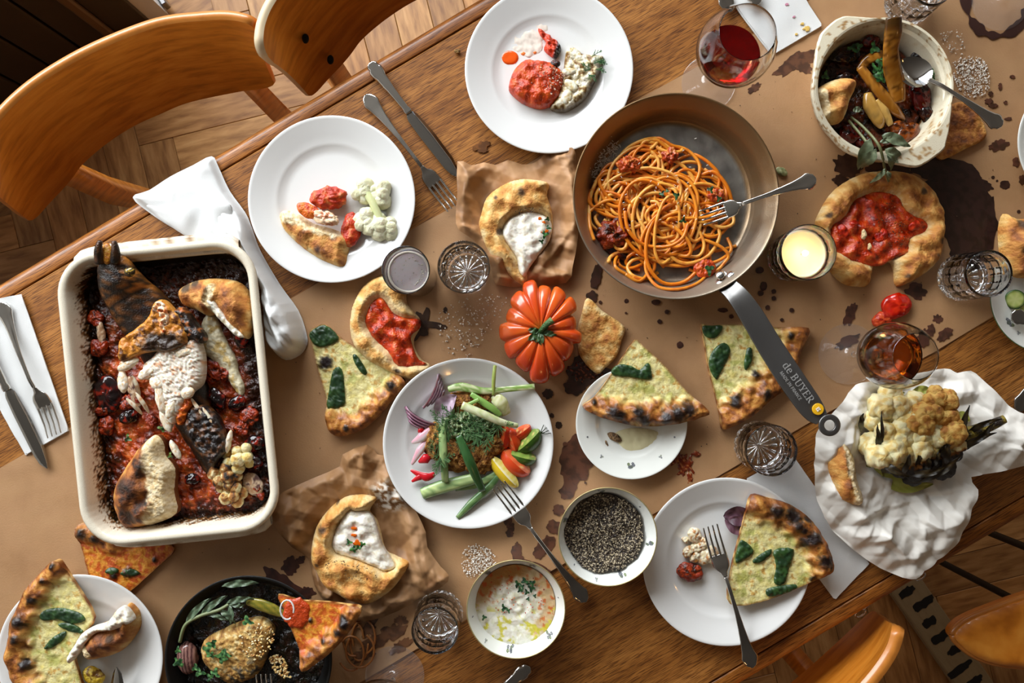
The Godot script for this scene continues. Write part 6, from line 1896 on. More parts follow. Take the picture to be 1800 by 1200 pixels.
	for l in [[1530, 244, 1520, 270, 1508, 298, 15], [1540, 262, 1526, 284, 1514, 296, 13], [1550, 238, 1572, 242, 1600, 258, 13], [1556, 262, 1574, 272, 1590, 290, 14], [1560, 268, 1572, 286, 1566, 300, 10], [1556, 296, 1550, 310, 1528, 322, 6], [1560, 300, 1566, 314, 1560, 322, 6], [1546, 250, 1562, 246, 1584, 240, 7], [1500, 196, 1506, 190, 1516, 194, 7]]:
		leaf_at(sg, "leaf", at_in(sg, l[0], l[1], 0.074), at_in(sg, l[2], l[3], 0.078), at_in(sg, l[4], l[5], 0.068 if l[5] < 290 else 0.05), l[6] * S * 0.75, rgb(88, 100, 74), rgb(148, 158, 126))

func stew_mesh(r: float, a: Color, c: Color, d: Color, sd: float) -> ArrayMesh:
	var b := MB.new()
	slab(b, ring(Vector2.ZERO, Vector2(r, r), 48), 0.0022, func(p, dd): return 0.0035 * nf(p, 40.0, sd), func(p, dd, y):
		var n = nf(p, 34.0, sd) + 0.4 * nf(p, 110.0, sd)
		return a.lerp(c, sm(-0.3, 0.15, n)).lerp(d, sm(0.15, 0.5, n)), -0.012)
	return b.done()

func build_skillet_food() -> void:
	var c := P(437, 1158, 0.04)
	solo("dark_sauce", stew_mesh(0.1, rgb(11, 9, 8), rgb(20, 14, 11), rgb(46, 28, 16), 7.0), M.sauce, "glossy near black sauce in the iron skillet", "sauce", Vector3(c.x, T + 0.016, c.z))
	var f := thing("fish_fillet", "golden crumbed fish fillet in the black skillet", "fish", P(415, 1145, 0.018))
	patch(f, "crumb_crust", [357, 1127, 383, 1112, 427, 1093, 460, 1090, 480, 1108, 472, 1130, 466, 1158, 446, 1192, 400, 1202, 362, 1172, 352, 1150], 0.03, 0.006, 0.014, 0.02, func(p, d, y):
		var n = nf(p, 60.0, 2); var n2 = nf(p, 160.0, 3)
		var k = sm(0.0, 0.03, p.y + 0.4 * p.x)
		return ramp(0.5 + n * 0.7 + n2 * 0.35, [rgb(120, 78, 30), rgb(176, 130, 62), rgb(206, 168, 96), rgb(228, 208, 156)]).lerp(rgb(64, 54, 42), k * sm(-0.1, 0.3, n)), M.crust, 0.035, 110.0, 0.01)
	scatter(f, "crumbs", outline([450, 1095, 482, 1105, 476, 1140, 440, 1160, 420, 1120], 0.04, f.position), 120, func(p): return 0.021, 0.001, 0.0024, [rgb(222, 190, 120), rgb(236, 220, 176), rgb(176, 124, 56)], M.grainy, 9)
	var cr := thing("crumb_cluster", "loose cluster of pale crumbs in the skillet below the pizza slice", "crumbs", P(490, 1170, 0.02))
	scatter(cr, "crumbs", outline([474, 1156, 490, 1152, 506, 1172, 510, 1192, 492, 1188, 478, 1172], 0.024, cr.position), 110, func(p): return 0.003, 0.0014, 0.003, [rgb(214, 178, 110), rgb(232, 210, 160), rgb(160, 110, 50)], M.grainy, 10)
	var hb := thing("parsley", "torn green parsley on the fillet in the black skillet", "herb", P(370, 1140, 0.04))
	herbs(hb, [[366, 1140], [374, 1130], [372, 1150], [390, 1150], [398, 1148], [314, 1142], [312, 1162], [316, 1164], [352, 1180], [370, 1188], [380, 1180], [346, 1172], [436, 1090], [392, 1158]], 0.04, 0.002, 0.0085, rgb(30, 66, 34), rgb(84, 130, 70))
	lump("red_onion", "roasted red onion wedge at the left in the black skillet", "onion", 334, 1152, 0.017, Vector3(18, 14, 28), func(p): return rgb(70, 40, 40).lerp(rgb(150, 110, 100), sm(0.3, 0.9, absf(sin(p.x * 700.0)))), M.wet_smooth, 0.1, 50.0, 0.1)
	stick("leek_strip", "yellow green leek strip at the back of the black skillet", "leek", [[434, 1056, 0.034], [456, 1062, 0.034], [478, 1070, 0.034], [500, 1080, 0.034]], [6, 10, 10, 6], 0.5, func(k, j, p): return rgb(150, 132, 50).lerp(rgb(92, 96, 36), 0.5 + 0.5 * sin(p.z * 900.0)), M.wet_smooth)
	var sg := thing("sage_sprig", "long grey green sage sprig along the upper left of the black skillet", "herb", P(380, 1080, 0.035))
	var pts := []
	for q in [[316, 1128, 0.034], [326, 1098, 0.04], [352, 1082, 0.042], [384, 1072, 0.042], [402, 1062, 0.04]]: pts.append(at_in(sg, q[0], q[1], q[2]))
	var b := MB.new(); tube(b, curve3(pts, 6), 0.0024, 7, rgb(122, 132, 92))
	obj("stem", b.done(), M.leaf, sg)
	for l in [[326, 1098, 340, 1070, 372, 1050, 9], [352, 1082, 372, 1060, 400, 1046, 9], [384, 1072, 400, 1076, 414, 1096, 9], [402, 1062, 410, 1080, 404, 1098, 8], [398, 1060, 420, 1050, 446, 1052, 9], [390, 1030, 420, 1022, 455, 1024, 10], [360, 1078, 388, 1082, 404, 1092, 6], [402, 1062, 424, 1066, 432, 1062, 6]]:
		leaf_at(sg, "leaf", at_in(sg, l[0], l[1], 0.04), at_in(sg, l[2], l[3], 0.046), at_in(sg, l[4], l[5], 0.036), l[6] * S * 0.62, rgb(66, 86, 64), rgb(136, 152, 122))

# ------------------------------------------------------------------ what lies on the plates
func build_plate_food() -> void:
	# left dinner plate
	var red := mottled(rgb(170, 38, 10), rgb(194, 60, 20), rgb(208, 110, 56), 50.0, 1.0)
	lump("tomato_piece", "wet red tomato chunk at the top of the bread wedge on the left plate", "tomato", 580, 350, 0.008, Vector3(32, 13, 20), red, M.wet, 0.45, 70.0, 0.1)
	lump("tomato_piece", "curved red tomato piece between bread wedge and cauliflower", "tomato", 618, 405, 0.008, Vector3(17, 10, 30), red, M.wet, 0.35, 60.0, -0.1)
	lump("tomato_piece", "orange tomato strip on the crumb of the bread wedge", "tomato", 545, 372, 0.022, Vector3(24, 6, 12), mottled(rgb(214, 96, 24), rgb(226, 122, 40), rgb(196, 60, 20), 60.0), M.wet, 0.4, 70.0, -0.5)
	lump("fish_flakes", "pale pink flakes on the bread wedge on the left plate", "fish", 574, 384, 0.022, Vector3(24, 7, 12), mottled(rgb(226, 190, 150), rgb(236, 214, 186), rgb(190, 110, 70), 90.0), M.flake, 0.8, 110.0, -0.3)
	var cf := thing("cauliflower_floret", "pale boiled cauliflower florets on the left dinner plate", "cauliflower", P(655, 372, 0.006))
	var nochar := func(w): return -0.4
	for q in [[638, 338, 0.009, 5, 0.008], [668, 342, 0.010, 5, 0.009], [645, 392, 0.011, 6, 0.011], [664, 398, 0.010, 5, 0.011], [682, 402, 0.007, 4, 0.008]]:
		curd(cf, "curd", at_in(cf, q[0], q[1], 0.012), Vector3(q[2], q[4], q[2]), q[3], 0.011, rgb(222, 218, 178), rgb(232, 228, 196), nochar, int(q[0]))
	var st := MB.new(); tube(st, curve3([at_in(cf, 644, 338, 0.022), at_in(cf, 658, 362, 0.024), at_in(cf, 672, 396, 0.022)], 6), 0.0055, 12, rgb(214, 216, 160))
	obj("stem", st.done(), M.floret, cf)
	# top dinner plate
	var t := thing("roasted_tomato", "roasted red tomato sprinkled with crumbs on the top dinner plate", "tomato", P(943, 147, 0.006))
	patch(t, "flesh", [905, 120, 925, 104, 950, 106, 975, 112, 990, 130, 988, 160, 974, 182, 950, 190, 922, 182, 900, 165, 894, 150], 0.014, 0.004, 0.016, 0.02, func(p, d, y): return tomato_col(p, 3.0).lerp(rgb(210, 76, 20), 0.35), M.wet, 0.05, 40.0, 0.006)
	scatter(t, "crumbs", outline([945, 118, 985, 125, 988, 152, 960, 170, 935, 155], 0.02, t.position), 200, func(p): return 0.0195 + 0.001 * ns(p, 60.0), 0.0005, 0.0015, [rgb(226, 206, 180), rgb(170, 120, 90), rgb(50, 24, 18), rgb(214, 180, 150)], M.grainy, 12)
	part_lump(t, "charred_spot", 976, 112, 0.018, Vector3(9, 5, 7), mottled(rgb(24, 18, 18), rgb(40, 26, 24), rgb(90, 40, 30), 90.0), M.wet)
	part_lump(t, "basil", 921, 156, 0.022, Vector3(7, 2, 5), mottled(rgb(40, 50, 26), rgb(60, 76, 40), rgb(30, 40, 20), 90.0), M.leaf)
	var t2 := thing("roasted_tomato", "small strip of roasted tomato with a black tip on the top plate", "tomato", P(966, 76, 0.006))
	patch(t2, "flesh", [946, 50, 958, 56, 972, 66, 984, 78, 986, 88, 978, 102, 968, 98, 956, 86, 960, 74, 950, 62], 0.01, 0.003, 0.006, 0.008, func(p, d, y): return rgb(206, 60, 22).lerp(rgb(30, 20, 24), sm(0.008, 0.014, p.x + 0.3 * p.y)), M.wet, 0.2, 80.0, 0.004)
	var dr := thing("tomato_oil", "drop of orange tomato oil on the top dinner plate", "sauce", P(896, 101, 0.005))
	patch(dr, "drop", [880, 100, 888, 90, 902, 90, 911, 98, 908, 110, 896, 114, 884, 110], 0.006, 0.0012, 0.0018, 0.005, func(p, d, y): return rgb(222, 86, 22), M.wet_smooth, 0.05, 60.0, 0.002)
	for q in [[886, 34, 3], [894, 52, 5], [900, 57, 7], [893, 82, 4], [943, 44, 6], [928, 86, 5], [920, 94, 5], [940, 92, 4], [906, 62, 4]]:
		patch(dr, "splash", [q[0] - q[2], q[1], q[0], q[1] - q[2] * 0.7, q[0] + q[2], q[1], q[0], q[1] + q[2] * 0.8], 0.006, 0.0012, 0.0008, 0.002, func(p, d, y): return rgb(222, 120, 60), M.wet_smooth, 0.05, 60.0, 0.002, 0.0012)
	var ju := thing("tomato_juice", "clear glossy smear of tomato juice on the top plate", "juice", P(925, 66, 0.005))
	patch(ju, "smear", [890, 60, 902, 44, 925, 36, 952, 34, 968, 48, 956, 66, 952, 88, 934, 100, 915, 96, 900, 84], 0.006, 0.0010, 0.0009, 0.012, func(p, d, y): return rgb(226, 214, 200), M.wet_smooth, 0.3, 60.0, 0.002)
	var ab := thing("aubergine_slice", "creamy browned aubergine slice with dill on the top plate", "aubergine", P(1020, 138, 0.006))
	patch(ab, "flesh", [997, 87, 1012, 84, 1027, 95, 1060, 98, 1058, 118, 1047, 142, 1030, 172, 1008, 190, 987, 197, 967, 190, 980, 167, 990, 133, 992, 110], 0.012, 0.004, 0.010, 0.012, func(p, d, y):
		var n = nf(p, 60.0, 5)
		return rgb(214, 196, 150).lerp(rgb(236, 228, 206), sm(0.0, 0.3, n)).lerp(rgb(120, 84, 36), sm(-0.05, -0.35, n)).lerp(rgb(60, 44, 24), sm(0.008, 0.0, d) * sm(-0.02, 0.02, p.x + p.y) * 0.8), M.wet, 0.08, 60.0, 0.005)
	for q in [[1000, 126, 12, 7], [1004, 150, 14, 8], [996, 170, 12, 9]]:
		part_lump(ab, "white_flake", q[0], q[1], 0.02, Vector3(q[2], 4, q[3]), mottled(rgb(236, 230, 212), rgb(226, 214, 186), rgb(206, 180, 130), 90.0), M.flake, 0.3, 80.0, q[1] * 0.1)
	dill(ab, [[1040, 100], [1044, 112], [1038, 122], [1048, 108], [1034, 130], [1046, 122]], 0.02, 0.016, 14, rgb(46, 96, 52))
	# lower left plate
	lump("egg_yolk", "yellow lemon wedge piece between pizza slice and knife on the lower left plate", "lemon", 168, 1184, 0.012, Vector3(20, 9, 14), mottled(rgb(214, 176, 40), rgb(226, 196, 80), rgb(120, 80, 30), 60.0), M.wet, 0.3, 60.0, -0.4)
	# plate with the charred slice
	var fb := thing("fish_flakes", "white and browned fish flakes beside the fork on the lower right plate", "fish", P(1229, 965, 0.008))
	for q in [[1221, 940, 12, 14, 0.5], [1226, 962, 14, 9, 0.2], [1210, 968, 12, 8, 0.9], [1240, 978, 16, 13, 0.6], [1250, 975, 13, 16, 0.1], [1205, 948, 6, 5, 0.0], [1222, 978, 12, 9, 0.8], [1236, 952, 7, 10, 0.3]]:
		part_lump(fb, "flake_of_flesh", q[0], q[1], 0.012, Vector3(q[2], 7, q[3]), mottled(rgb(226, 206, 166), rgb(238, 228, 206), rgb(180, 120, 60), 100.0, q[0]), M.flake, 0.5, 110.0, q[4])
	lump("roasted_tomato", "dark roasted tomato below the fish flakes on the lower right plate", "tomato", 1211, 1003, 0.006, Vector3(24, 9, 16), mottled(rgb(120, 34, 16), rgb(170, 60, 26), rgb(60, 26, 16), 60.0), M.wet, 0.4, 70.0, -0.2)
	var on := thing("onion_wedge", "dark purple onion petal under the charred pizza slice", "onion", P(1300, 916, 0.008))
	leaf_at(on, "petal", at_in(on, 1272, 908, 0.012), at_in(on, 1296, 902, 0.02), at_in(on, 1330, 912, 0.014), 0.014, rgb(60, 34, 44), rgb(110, 78, 90), 0.4)
	leaf_at(on, "petal", at_in(on, 1274, 912, 0.012), at_in(on, 1296, 922, 0.018), at_in(on, 1316, 936, 0.014), 0.013, rgb(70, 40, 50), rgb(136, 100, 112), 0.4)
	# small flowered plate
	var cr := thing("crumb_smear", "brown crumb and olive oil left on the small flowered plate", "crumbs", P(1100, 775, 0.005))
	patch(cr, "oil", [1080, 762, 1110, 752, 1150, 756, 1164, 770, 1140, 786, 1108, 792, 1090, 782], 0.005, 0.0006, 0.0006, 0.01, func(p, d, y): return rgb(216, 208, 166), M.wet_smooth, 0.2, 60.0, 0.002)
	part_lump(cr, "brown_crumb", 1080, 768, 0.007, Vector3(13, 4, 7), mottled(rgb(110, 84, 56), rgb(140, 110, 76), rgb(80, 60, 40), 90.0), M.crumb, 0.5, 100.0, -0.5)
	part_lump(cr, "brown_crumb", 1066, 782, 0.006, Vector3(3, 2, 9), mottled(rgb(120, 96, 66), rgb(150, 120, 86), rgb(80, 60, 40), 90.0), M.crumb, 0.5, 100.0, 0.2)
	# plate at the right edge
	for q in [[1784, 526, 15, 18, "round cucumber slice standing at the edge of the green rimmed plate"], [1806, 534, 15, 18, "cucumber slice behind the first one at the right frame edge"]]:
		var cu := thing("cucumber_slice", q[4], "cucumber", P(q[0], q[1], 0.012))
		var b := MB.new()
		lathe(b, [[0.0, -0.002], [0.0125, -0.002], [0.0135, -0.001], [0.0135, 0.001], [0.0125, 0.002], [0.009, 0.0021], [0.005, 0.0019], [0.0, 0.002]], 32, null, func(i, j, p):
			var r = Vector2(p.x, p.z).length()
			return rgb(206, 212, 140).lerp(rgb(176, 190, 100), sm(0.003, 0.008, r) * (0.6 + 0.4 * sin(atan2(p.z, p.x) * 6.0))).lerp(rgb(30, 70, 24), sm(0.0118, 0.0128, r)))
		obj("disc", b.done(), M.veg, cu).basis = Basis(Vector3(0.6, 0, 1).normalized(), 0.35)
	salad()
	bowls_fill()
	cauliflower_head()
	beefsteak()

func dill(o: Node3D, list: Array, hh: float, size: float, n: int, col: Color) -> void:
	for q in list:
		var c := P(q[0], q[1], hh) - o.position
		var rg := RandomNumberGenerator.new(); rg.seed = int(q[0] * 7 + q[1])
		var b := MB.new()
		var a0 := rg.randf() * TAU
		var tip := c + Vector3(cos(a0), 0.12, sin(a0)) * size
		tube(b, [c, c.lerp(tip, 0.5) + Vector3(0, 0.002, 0), tip], 0.00045, 4, col)
		for k in n:
			var t := rg.randf()
			var p := c.lerp(tip, t) + Vector3(0, 0.002 * sin(PI * t), 0)
			var a := a0 + rg.randf_range(0.4, 1.0) * (1.0 if k % 2 else -1.0)
			var l := size * 0.5 * (1.1 - t)
			tube(b, [p, p + Vector3(cos(a), rg.randf_range(-0.2, 0.4), sin(a)) * l], 0.0003, 4, col.lerp(rgb(120, 160, 90), rg.randf() * 0.5))
		obj("dill_frond", b.done(), M.herb, o)

func onion(label: String, x: float, y: float, turn: float, layers: int, w: float, l: float, dark: Color, pale: Color) -> void:
	# nested layers of an onion wedge, cut faces up
	var o := thing("onion_wedge", label, "onion", P(x, y, 0.014), turn)
	for k in layers:
		var r := l * (1.0 - 0.17 * k)
		var b := MB.new()
		b.grid(5, 17, func(i, j):
			var a = lerpf(-1.15, 1.15, j / 16.0)
			var taper = 1.0 - pow(absf(j / 16.0 * 2.0 - 1.0), 3.0)
			var off = (k - layers * 0.5) * w * 0.62
			var rr = r * (1.0 - (0.0 if i < 2 else 0.1))
			return Vector3(sin(a) * rr, [0.0, 0.010, 0.0125, 0.011, 0.0][i] * (0.3 + 0.7 * taper), off + cos(a) * rr * 0.32 - (0.0 if i < 2 else 0.0022)), false, k % 2 == 3, func(i, j, p):
				return pale if i == 2 else dark.lerp(pale, 0.25 + 0.3 * absf(sin(j * 2.0 + k))))
		obj("layer", b.done(), M.veg, o)

func salad() -> void:
	var g := "salad on the white plate"
	# fritters
	var fc := func(p):
		var n = nF.get_noise_3dv(p * 170.0); var n2 = nF.get_noise_3dv(p * 60.0)
		return ramp(0.5 + n * 0.8 + n2 * 0.4, [rgb(60, 32, 14), rgb(124, 74, 28), rgb(168, 114, 46), rgb(202, 156, 84)])
	for q in [[815, 706, 32, 22, 0.3, "crumbly brown fritter behind the white stalk"], [845, 703, 26, 18, 0.0, "crumbly fritter under the crossed green stalks"], [805, 798, 36, 30, 0.2, "large crumbly fritter left of the dark cucumber stick"], [843, 806, 30, 26, 0.5, "crumbly fritter right of the dark cucumber stick"], [866, 780, 24, 22, 0.8, "golden crumbly fritter beside the red tomato"], [764, 776, 20, 32, 0.0, "dark fritter at the left beside the radish"]]:
		var b := MB.new()
		var r := Vector3(q[2], 15, q[3]) * S
		blob(b, Vector3.ZERO, r, Basis(), 0.0055, 110.0, func(i, j, p): return fc.call(p + Vector3(q[0], 0, q[1]) * 0.001), 26, 40, q[0] * 0.1)
		solo("fritter", b.done(), M.crumb, q[5] + " on the salad plate", "fritter", P(q[0], q[1], 0.016), "fritters on the salad plate").rotation.y = q[4]
	# chopped green relish and dill in the middle
	var rl := thing("herb_relish", "chopped green herb relish heaped in the middle of the salad plate", "relish", P(820, 748, 0.02))
	patch(rl, "relish", [776, 742, 800, 726, 832, 722, 864, 728, 884, 744, 868, 764, 846, 768, 832, 776, 806, 772, 784, 770], 0.03, 0.004, 0.008, 0.014, func(p, d, y): return ramp(0.5 + nf(p, 130.0), [rgb(38, 60, 34), rgb(70, 98, 58), rgb(140, 160, 110), rgb(186, 196, 150)]), M.wet, 0.2, 120.0, 0.008)
	scatter(rl, "chopped_bits", outline([790, 738, 830, 728, 860, 740, 850, 762, 810, 766], 0.03, rl.position), 90, func(p): return 0.0125, 0.001, 0.0024, [rgb(196, 206, 160), rgb(150, 170, 110), rgb(60, 90, 50), rgb(214, 214, 176)], M.veg, 21)
	var dl := thing("dill", "feathery green dill strewn over the fritters", "herb", P(815, 760, 0.03))
	dill(dl, [[800, 742], [790, 760], [782, 780], [812, 748], [826, 752], [844, 756], [864, 750], [778, 800], [770, 806], [800, 776], [834, 740], [856, 760], [776, 790], [764, 812], [808, 736], [850, 742], [880, 744], [788, 744], [820, 736], [794, 784]], 0.034, 0.030, 26, rgb(62, 100, 56))
	# cucumber sticks
	var cu := func(dark): return func(k, j, p): return rgb(36, 76, 36).lerp(rgb(186, 206, 140), dark * sm(-0.3, 0.7, sin(TAU * j / 12.0)) * (0.8 + 0.3 * ns(Vector2(p.x, p.z), 90.0)))
	stick("cucumber_stick", "pale green cucumber stick lying over the left fritter", "cucumber", [[777, 744, 0.034], [779, 790, 0.037], [783, 846, 0.026]], [6, 7.5, 6], 0.6, cu.call(0.9), M.veg, g)
	stick("cucumber_stick", "dark skinned cucumber stick crossing between the fritters", "cucumber", [[806, 766, 0.04], [826, 812, 0.042], [848, 862, 0.024]], [6, 9, 6], 0.5, cu.call(0.15), M.veg, g)
	stick("cucumber_stick", "broad cucumber spear with a seedy side at the bottom of the salad", "cucumber", [[742, 868, 0.018], [775, 856, 0.019], [838, 840, 0.02]], [10, 12, 10], 0.6, cu.call(1.0), M.veg, g)
	stick("cucumber_stick", "lowest cucumber stick pointing down towards the plate's rim", "cucumber", [[804, 910, 0.02], [828, 885, 0.018], [860, 856, 0.018], [876, 836, 0.02]], [4, 7, 6.5, 5], 0.7, cu.call(0.5), M.veg, g)
	stick("cucumber_stick", "cucumber strip tucked behind the broad spear", "cucumber", [[800, 858, 0.012], [840, 850, 0.016], [874, 832, 0.018]], [5, 7, 6], 0.5, cu.call(0.8), M.veg, g)
	# stalks
	var pale := func(k, j, p): return rgb(196, 206, 146).lerp(rgb(226, 228, 190), sm(-0.3, 0.4, ns(Vector2(p.x * 3.0, p.z), 50.0)))
	stick("celery_stalk", "long pale celery stalk lying across the top of the salad plate", "celery", [[788, 684, 0.026], [812, 680, 0.028], [850, 687, 0.028], [890, 684, 0.026], [940, 679, 0.03]], [5, 8, 6, 5, 5], 0.5, func(k, j, p): return rgb(130, 164, 80).lerp(rgb(216, 222, 176), sm(-0.2, 0.5, ns(Vector2(p.x, p.z * 3.0), 60.0))), M.veg, g)
	stick("celery_stalk", "thin upright green stalk at the top of the salad plate", "celery", [[870, 642, 0.03], [868, 664, 0.032], [867, 694, 0.026]], [3, 3.4, 3], 0.8, func(k, j, p): return rgb(166, 182, 96), M.veg, g)
	stick("celery_stalk", "thick white stalk slanting down to the tomato", "celery", [[812, 712, 0.044], [850, 728, 0.044], [882, 742, 0.038], [910, 748, 0.028]], [7, 7, 6, 4], 0.7, pale, M.veg, g)
	stick("celery_stalk", "light green stalk running under the white one", "celery", [[828, 692, 0.03], [848, 706, 0.034], [866, 718, 0.034], [880, 730, 0.03]], [4, 6, 6, 4], 0.5, func(k, j, p): return rgb(130, 170, 84), M.veg, g)
	stick("celery_stalk", "slim light green stalk crossing near the upper fritter", "celery", [[820, 712, 0.036], [842, 702, 0.04]], [3, 3.5], 0.6, func(k, j, p): return rgb(140, 176, 96), M.veg, g)
	stick("fennel_piece", "pale fennel piece right of the crossed stalks", "fennel", [[866, 696, 0.022], [880, 708, 0.026], [890, 728, 0.02]], [9, 13, 8], 0.35, func(k, j, p): return rgb(196, 196, 136).lerp(rgb(216, 214, 170), 0.5 + ns(Vector2(p.x, p.z), 120.0)), M.veg, g)
	# onions
	onion("layered purple onion wedge at the upper left of the salad plate", 768, 690, 1.15, 5, 0.0078, 0.031, rgb(86, 52, 70), rgb(196, 172, 184))
	onion("dark maroon onion wedge at the left of the salad plate", 737, 738, -0.5, 4, 0.0085, 0.030, rgb(70, 24, 40), rgb(170, 130, 148))
	var pe := thing("onion_petal", "single pale purple onion petal between the two wedges", "onion", P(783, 712, 0.02))
	leaf_at(pe, "petal", at_in(pe, 768, 734, 0.02), at_in(pe, 780, 708, 0.034), at_in(pe, 802, 694, 0.026), 0.013, rgb(170, 136, 160), rgb(214, 196, 210), 0.5)
	# tomatoes, lemon
	var tw := func(label: String, x: float, y: float, turn: float, l: float, col: Color, inner: Color, called: String):
		var o := thing(called, label, "tomato", P(x, y, 0.016), turn)
		var b := MB.new()
		b.grid(9, 17, func(i, j):
			var u = j / 16.0 * PI
			var v = i / 8.0
			var ang = lerpf(-0.2, 1.5, v)
			var rr = sin(u) * l * 0.72
			return Vector3(-cos(u) * l, sin(ang) * rr * 0.9, cos(ang) * rr - l * 0.2), false, false, func(i, j, p): return col)
		b.grid(6, 17, func(i, j):
			var u = j / 16.0 * PI
			var v = i / 5.0
			return Vector3(-cos(u) * l * (1.0 - 0.0 * v), lerpf(sin(1.5) * sin(u) * l * 0.65, 0.001, v) + 0.001 * sin(j * 2.0), lerpf(cos(1.5) * sin(u) * l * 0.72, -sin(u) * l * 0.45, v) - l * 0.2), false, false, func(i, j, p):
				return inner.lerp(rgb(226, 190, 120), sm(0.3, 0.7, nf(Vector2(p.x, p.z), 150.0, x))))
		obj("flesh", b.done(), M.veg, o)
		return o
	tw.call("upright red tomato wedge at the right of the salad", 890, 768, 1.4, 0.018, rgb(196, 52, 22), rgb(214, 84, 40), "tomato_wedge")
	tw.call("orange red tomato wedge leaning on the first", 904, 772, 1.9, 0.018, rgb(206, 66, 26), rgb(222, 96, 50), "tomato_wedge")
	tw.call("small red tomato wedge behind the green one", 918, 762, 0.6, 0.016, rgb(200, 56, 24), rgb(216, 90, 46), "tomato_wedge")
	tw.call("flat red tomato slice under the green wedges", 903, 816, -0.75, 0.025, rgb(206, 70, 30), rgb(222, 104, 60), "tomato_wedge")
	var gt = tw.call("green tomato wedge with its dark stalk, near the plate's right rim", 932, 778, 0.75, 0.022, rgb(56, 88, 30), rgb(116, 140, 60), "tomato_wedge")
	for k in 4:
		var b := MB.new(); var an := 0.3 + k * 0.5
		tube(b, curve3([Vector3(0.02, 0.004, 0), Vector3(0.026, 0.009 + 0.002 * k, -0.004 + 0.003 * k), Vector3(0.031, 0.007, -0.006 + 0.005 * k)], 4), 0.0006, 5, rgb(40, 48, 26))
		obj("calyx", b.done(), M.leaf, gt)
	tw.call("smaller green tomato wedge below the other", 917, 806, -0.25, 0.02, rgb(64, 96, 34), rgb(122, 146, 66), "tomato_wedge")
	var lm := thing("lemon_wedge", "yellow lemon wedge near the fork tines on the salad plate", "lemon", P(887, 828, 0.016), -0.85)
	var lb := MB.new()
	lb.grid(7, 21, func(i, j):
		var u = j / 20.0 * PI
		var ang = lerpf(-0.3, 1.45, i / 6.0)
		var rr = sin(u) * 0.0125
		return Vector3(-cos(u) * 0.028, sin(ang) * rr + 0.002, cos(ang) * rr), false, true, func(i, j, p): return rgb(226, 190, 40))
	obj("peel", lb.done(), M.veg, lm)
	var lf := MB.new()
	lf.grid(7, 21, func(i, j):
		var u = j / 20.0 * PI
		var v = i / 6.0
		return Vector3(-cos(u) * 0.0275, lerpf(sin(u) * 0.0122, 0.004, v) + 0.002, lerpf(0.0016, -sin(u) * 0.009, v)), false, false, func(i, j, p): return rgb(240, 236, 206).lerp(rgb(224, 206, 90), sm(0.08, 0.3, i / 6.0) * (0.8 + 0.2 * sin(j * 3.0))))
	obj("pulp", lf.done(), M.wet_smooth, lm)
	# radishes
	for q in [[722, 826, 749, 838, 764, 832, 8, 1, "red skinned radish wedge nearest the plate's lower left rim"], [736, 812, 748, 806, 756, 802, 9, 2, "bright red round radish piece at the left of the salad"], [724, 778, 742, 768, 758, 752, 9, 0, "white radish piece below the maroon onion"], [724, 816, 738, 792, 752, 772, 7, 0, "long white and grey radish sliver"], [724, 846, 738, 838, 748, 836, 6, 1, "small pink radish tip with a green end"], [736, 760, 740, 756, 744, 758, 6, 2, "small red radish bit under the maroon onion"]]:
		var r1: Color = rgb(190, 24, 34); var wh := rgb(232, 224, 222)
		stick("radish_piece", q[8], "radish", [[q[0], q[1], 0.02], [q[2], q[3], 0.022], [q[4], q[5], 0.02]], [2, q[6], 4], 0.7, func(k, j, p): return [wh.lerp(rgb(206, 120, 140), 0.3 + 0.4 * sin(j * 1.0)), r1 if j < 6 and j > 0 else wh, r1][q[7]], M.veg, g)
	var od := thing("oil_drop", "yellow green drop of olive oil at the top of the salad plate", "oil", P(856, 655, 0.012))
	patch(od, "drop", [844, 654, 852, 649, 862, 652, 866, 658, 858, 661, 850, 659], 0.012, 0.0012, 0.001, 0.003, func(p, d, y): return rgb(196, 200, 80), M.wet_smooth, 0.1, 60.0, 0.004)

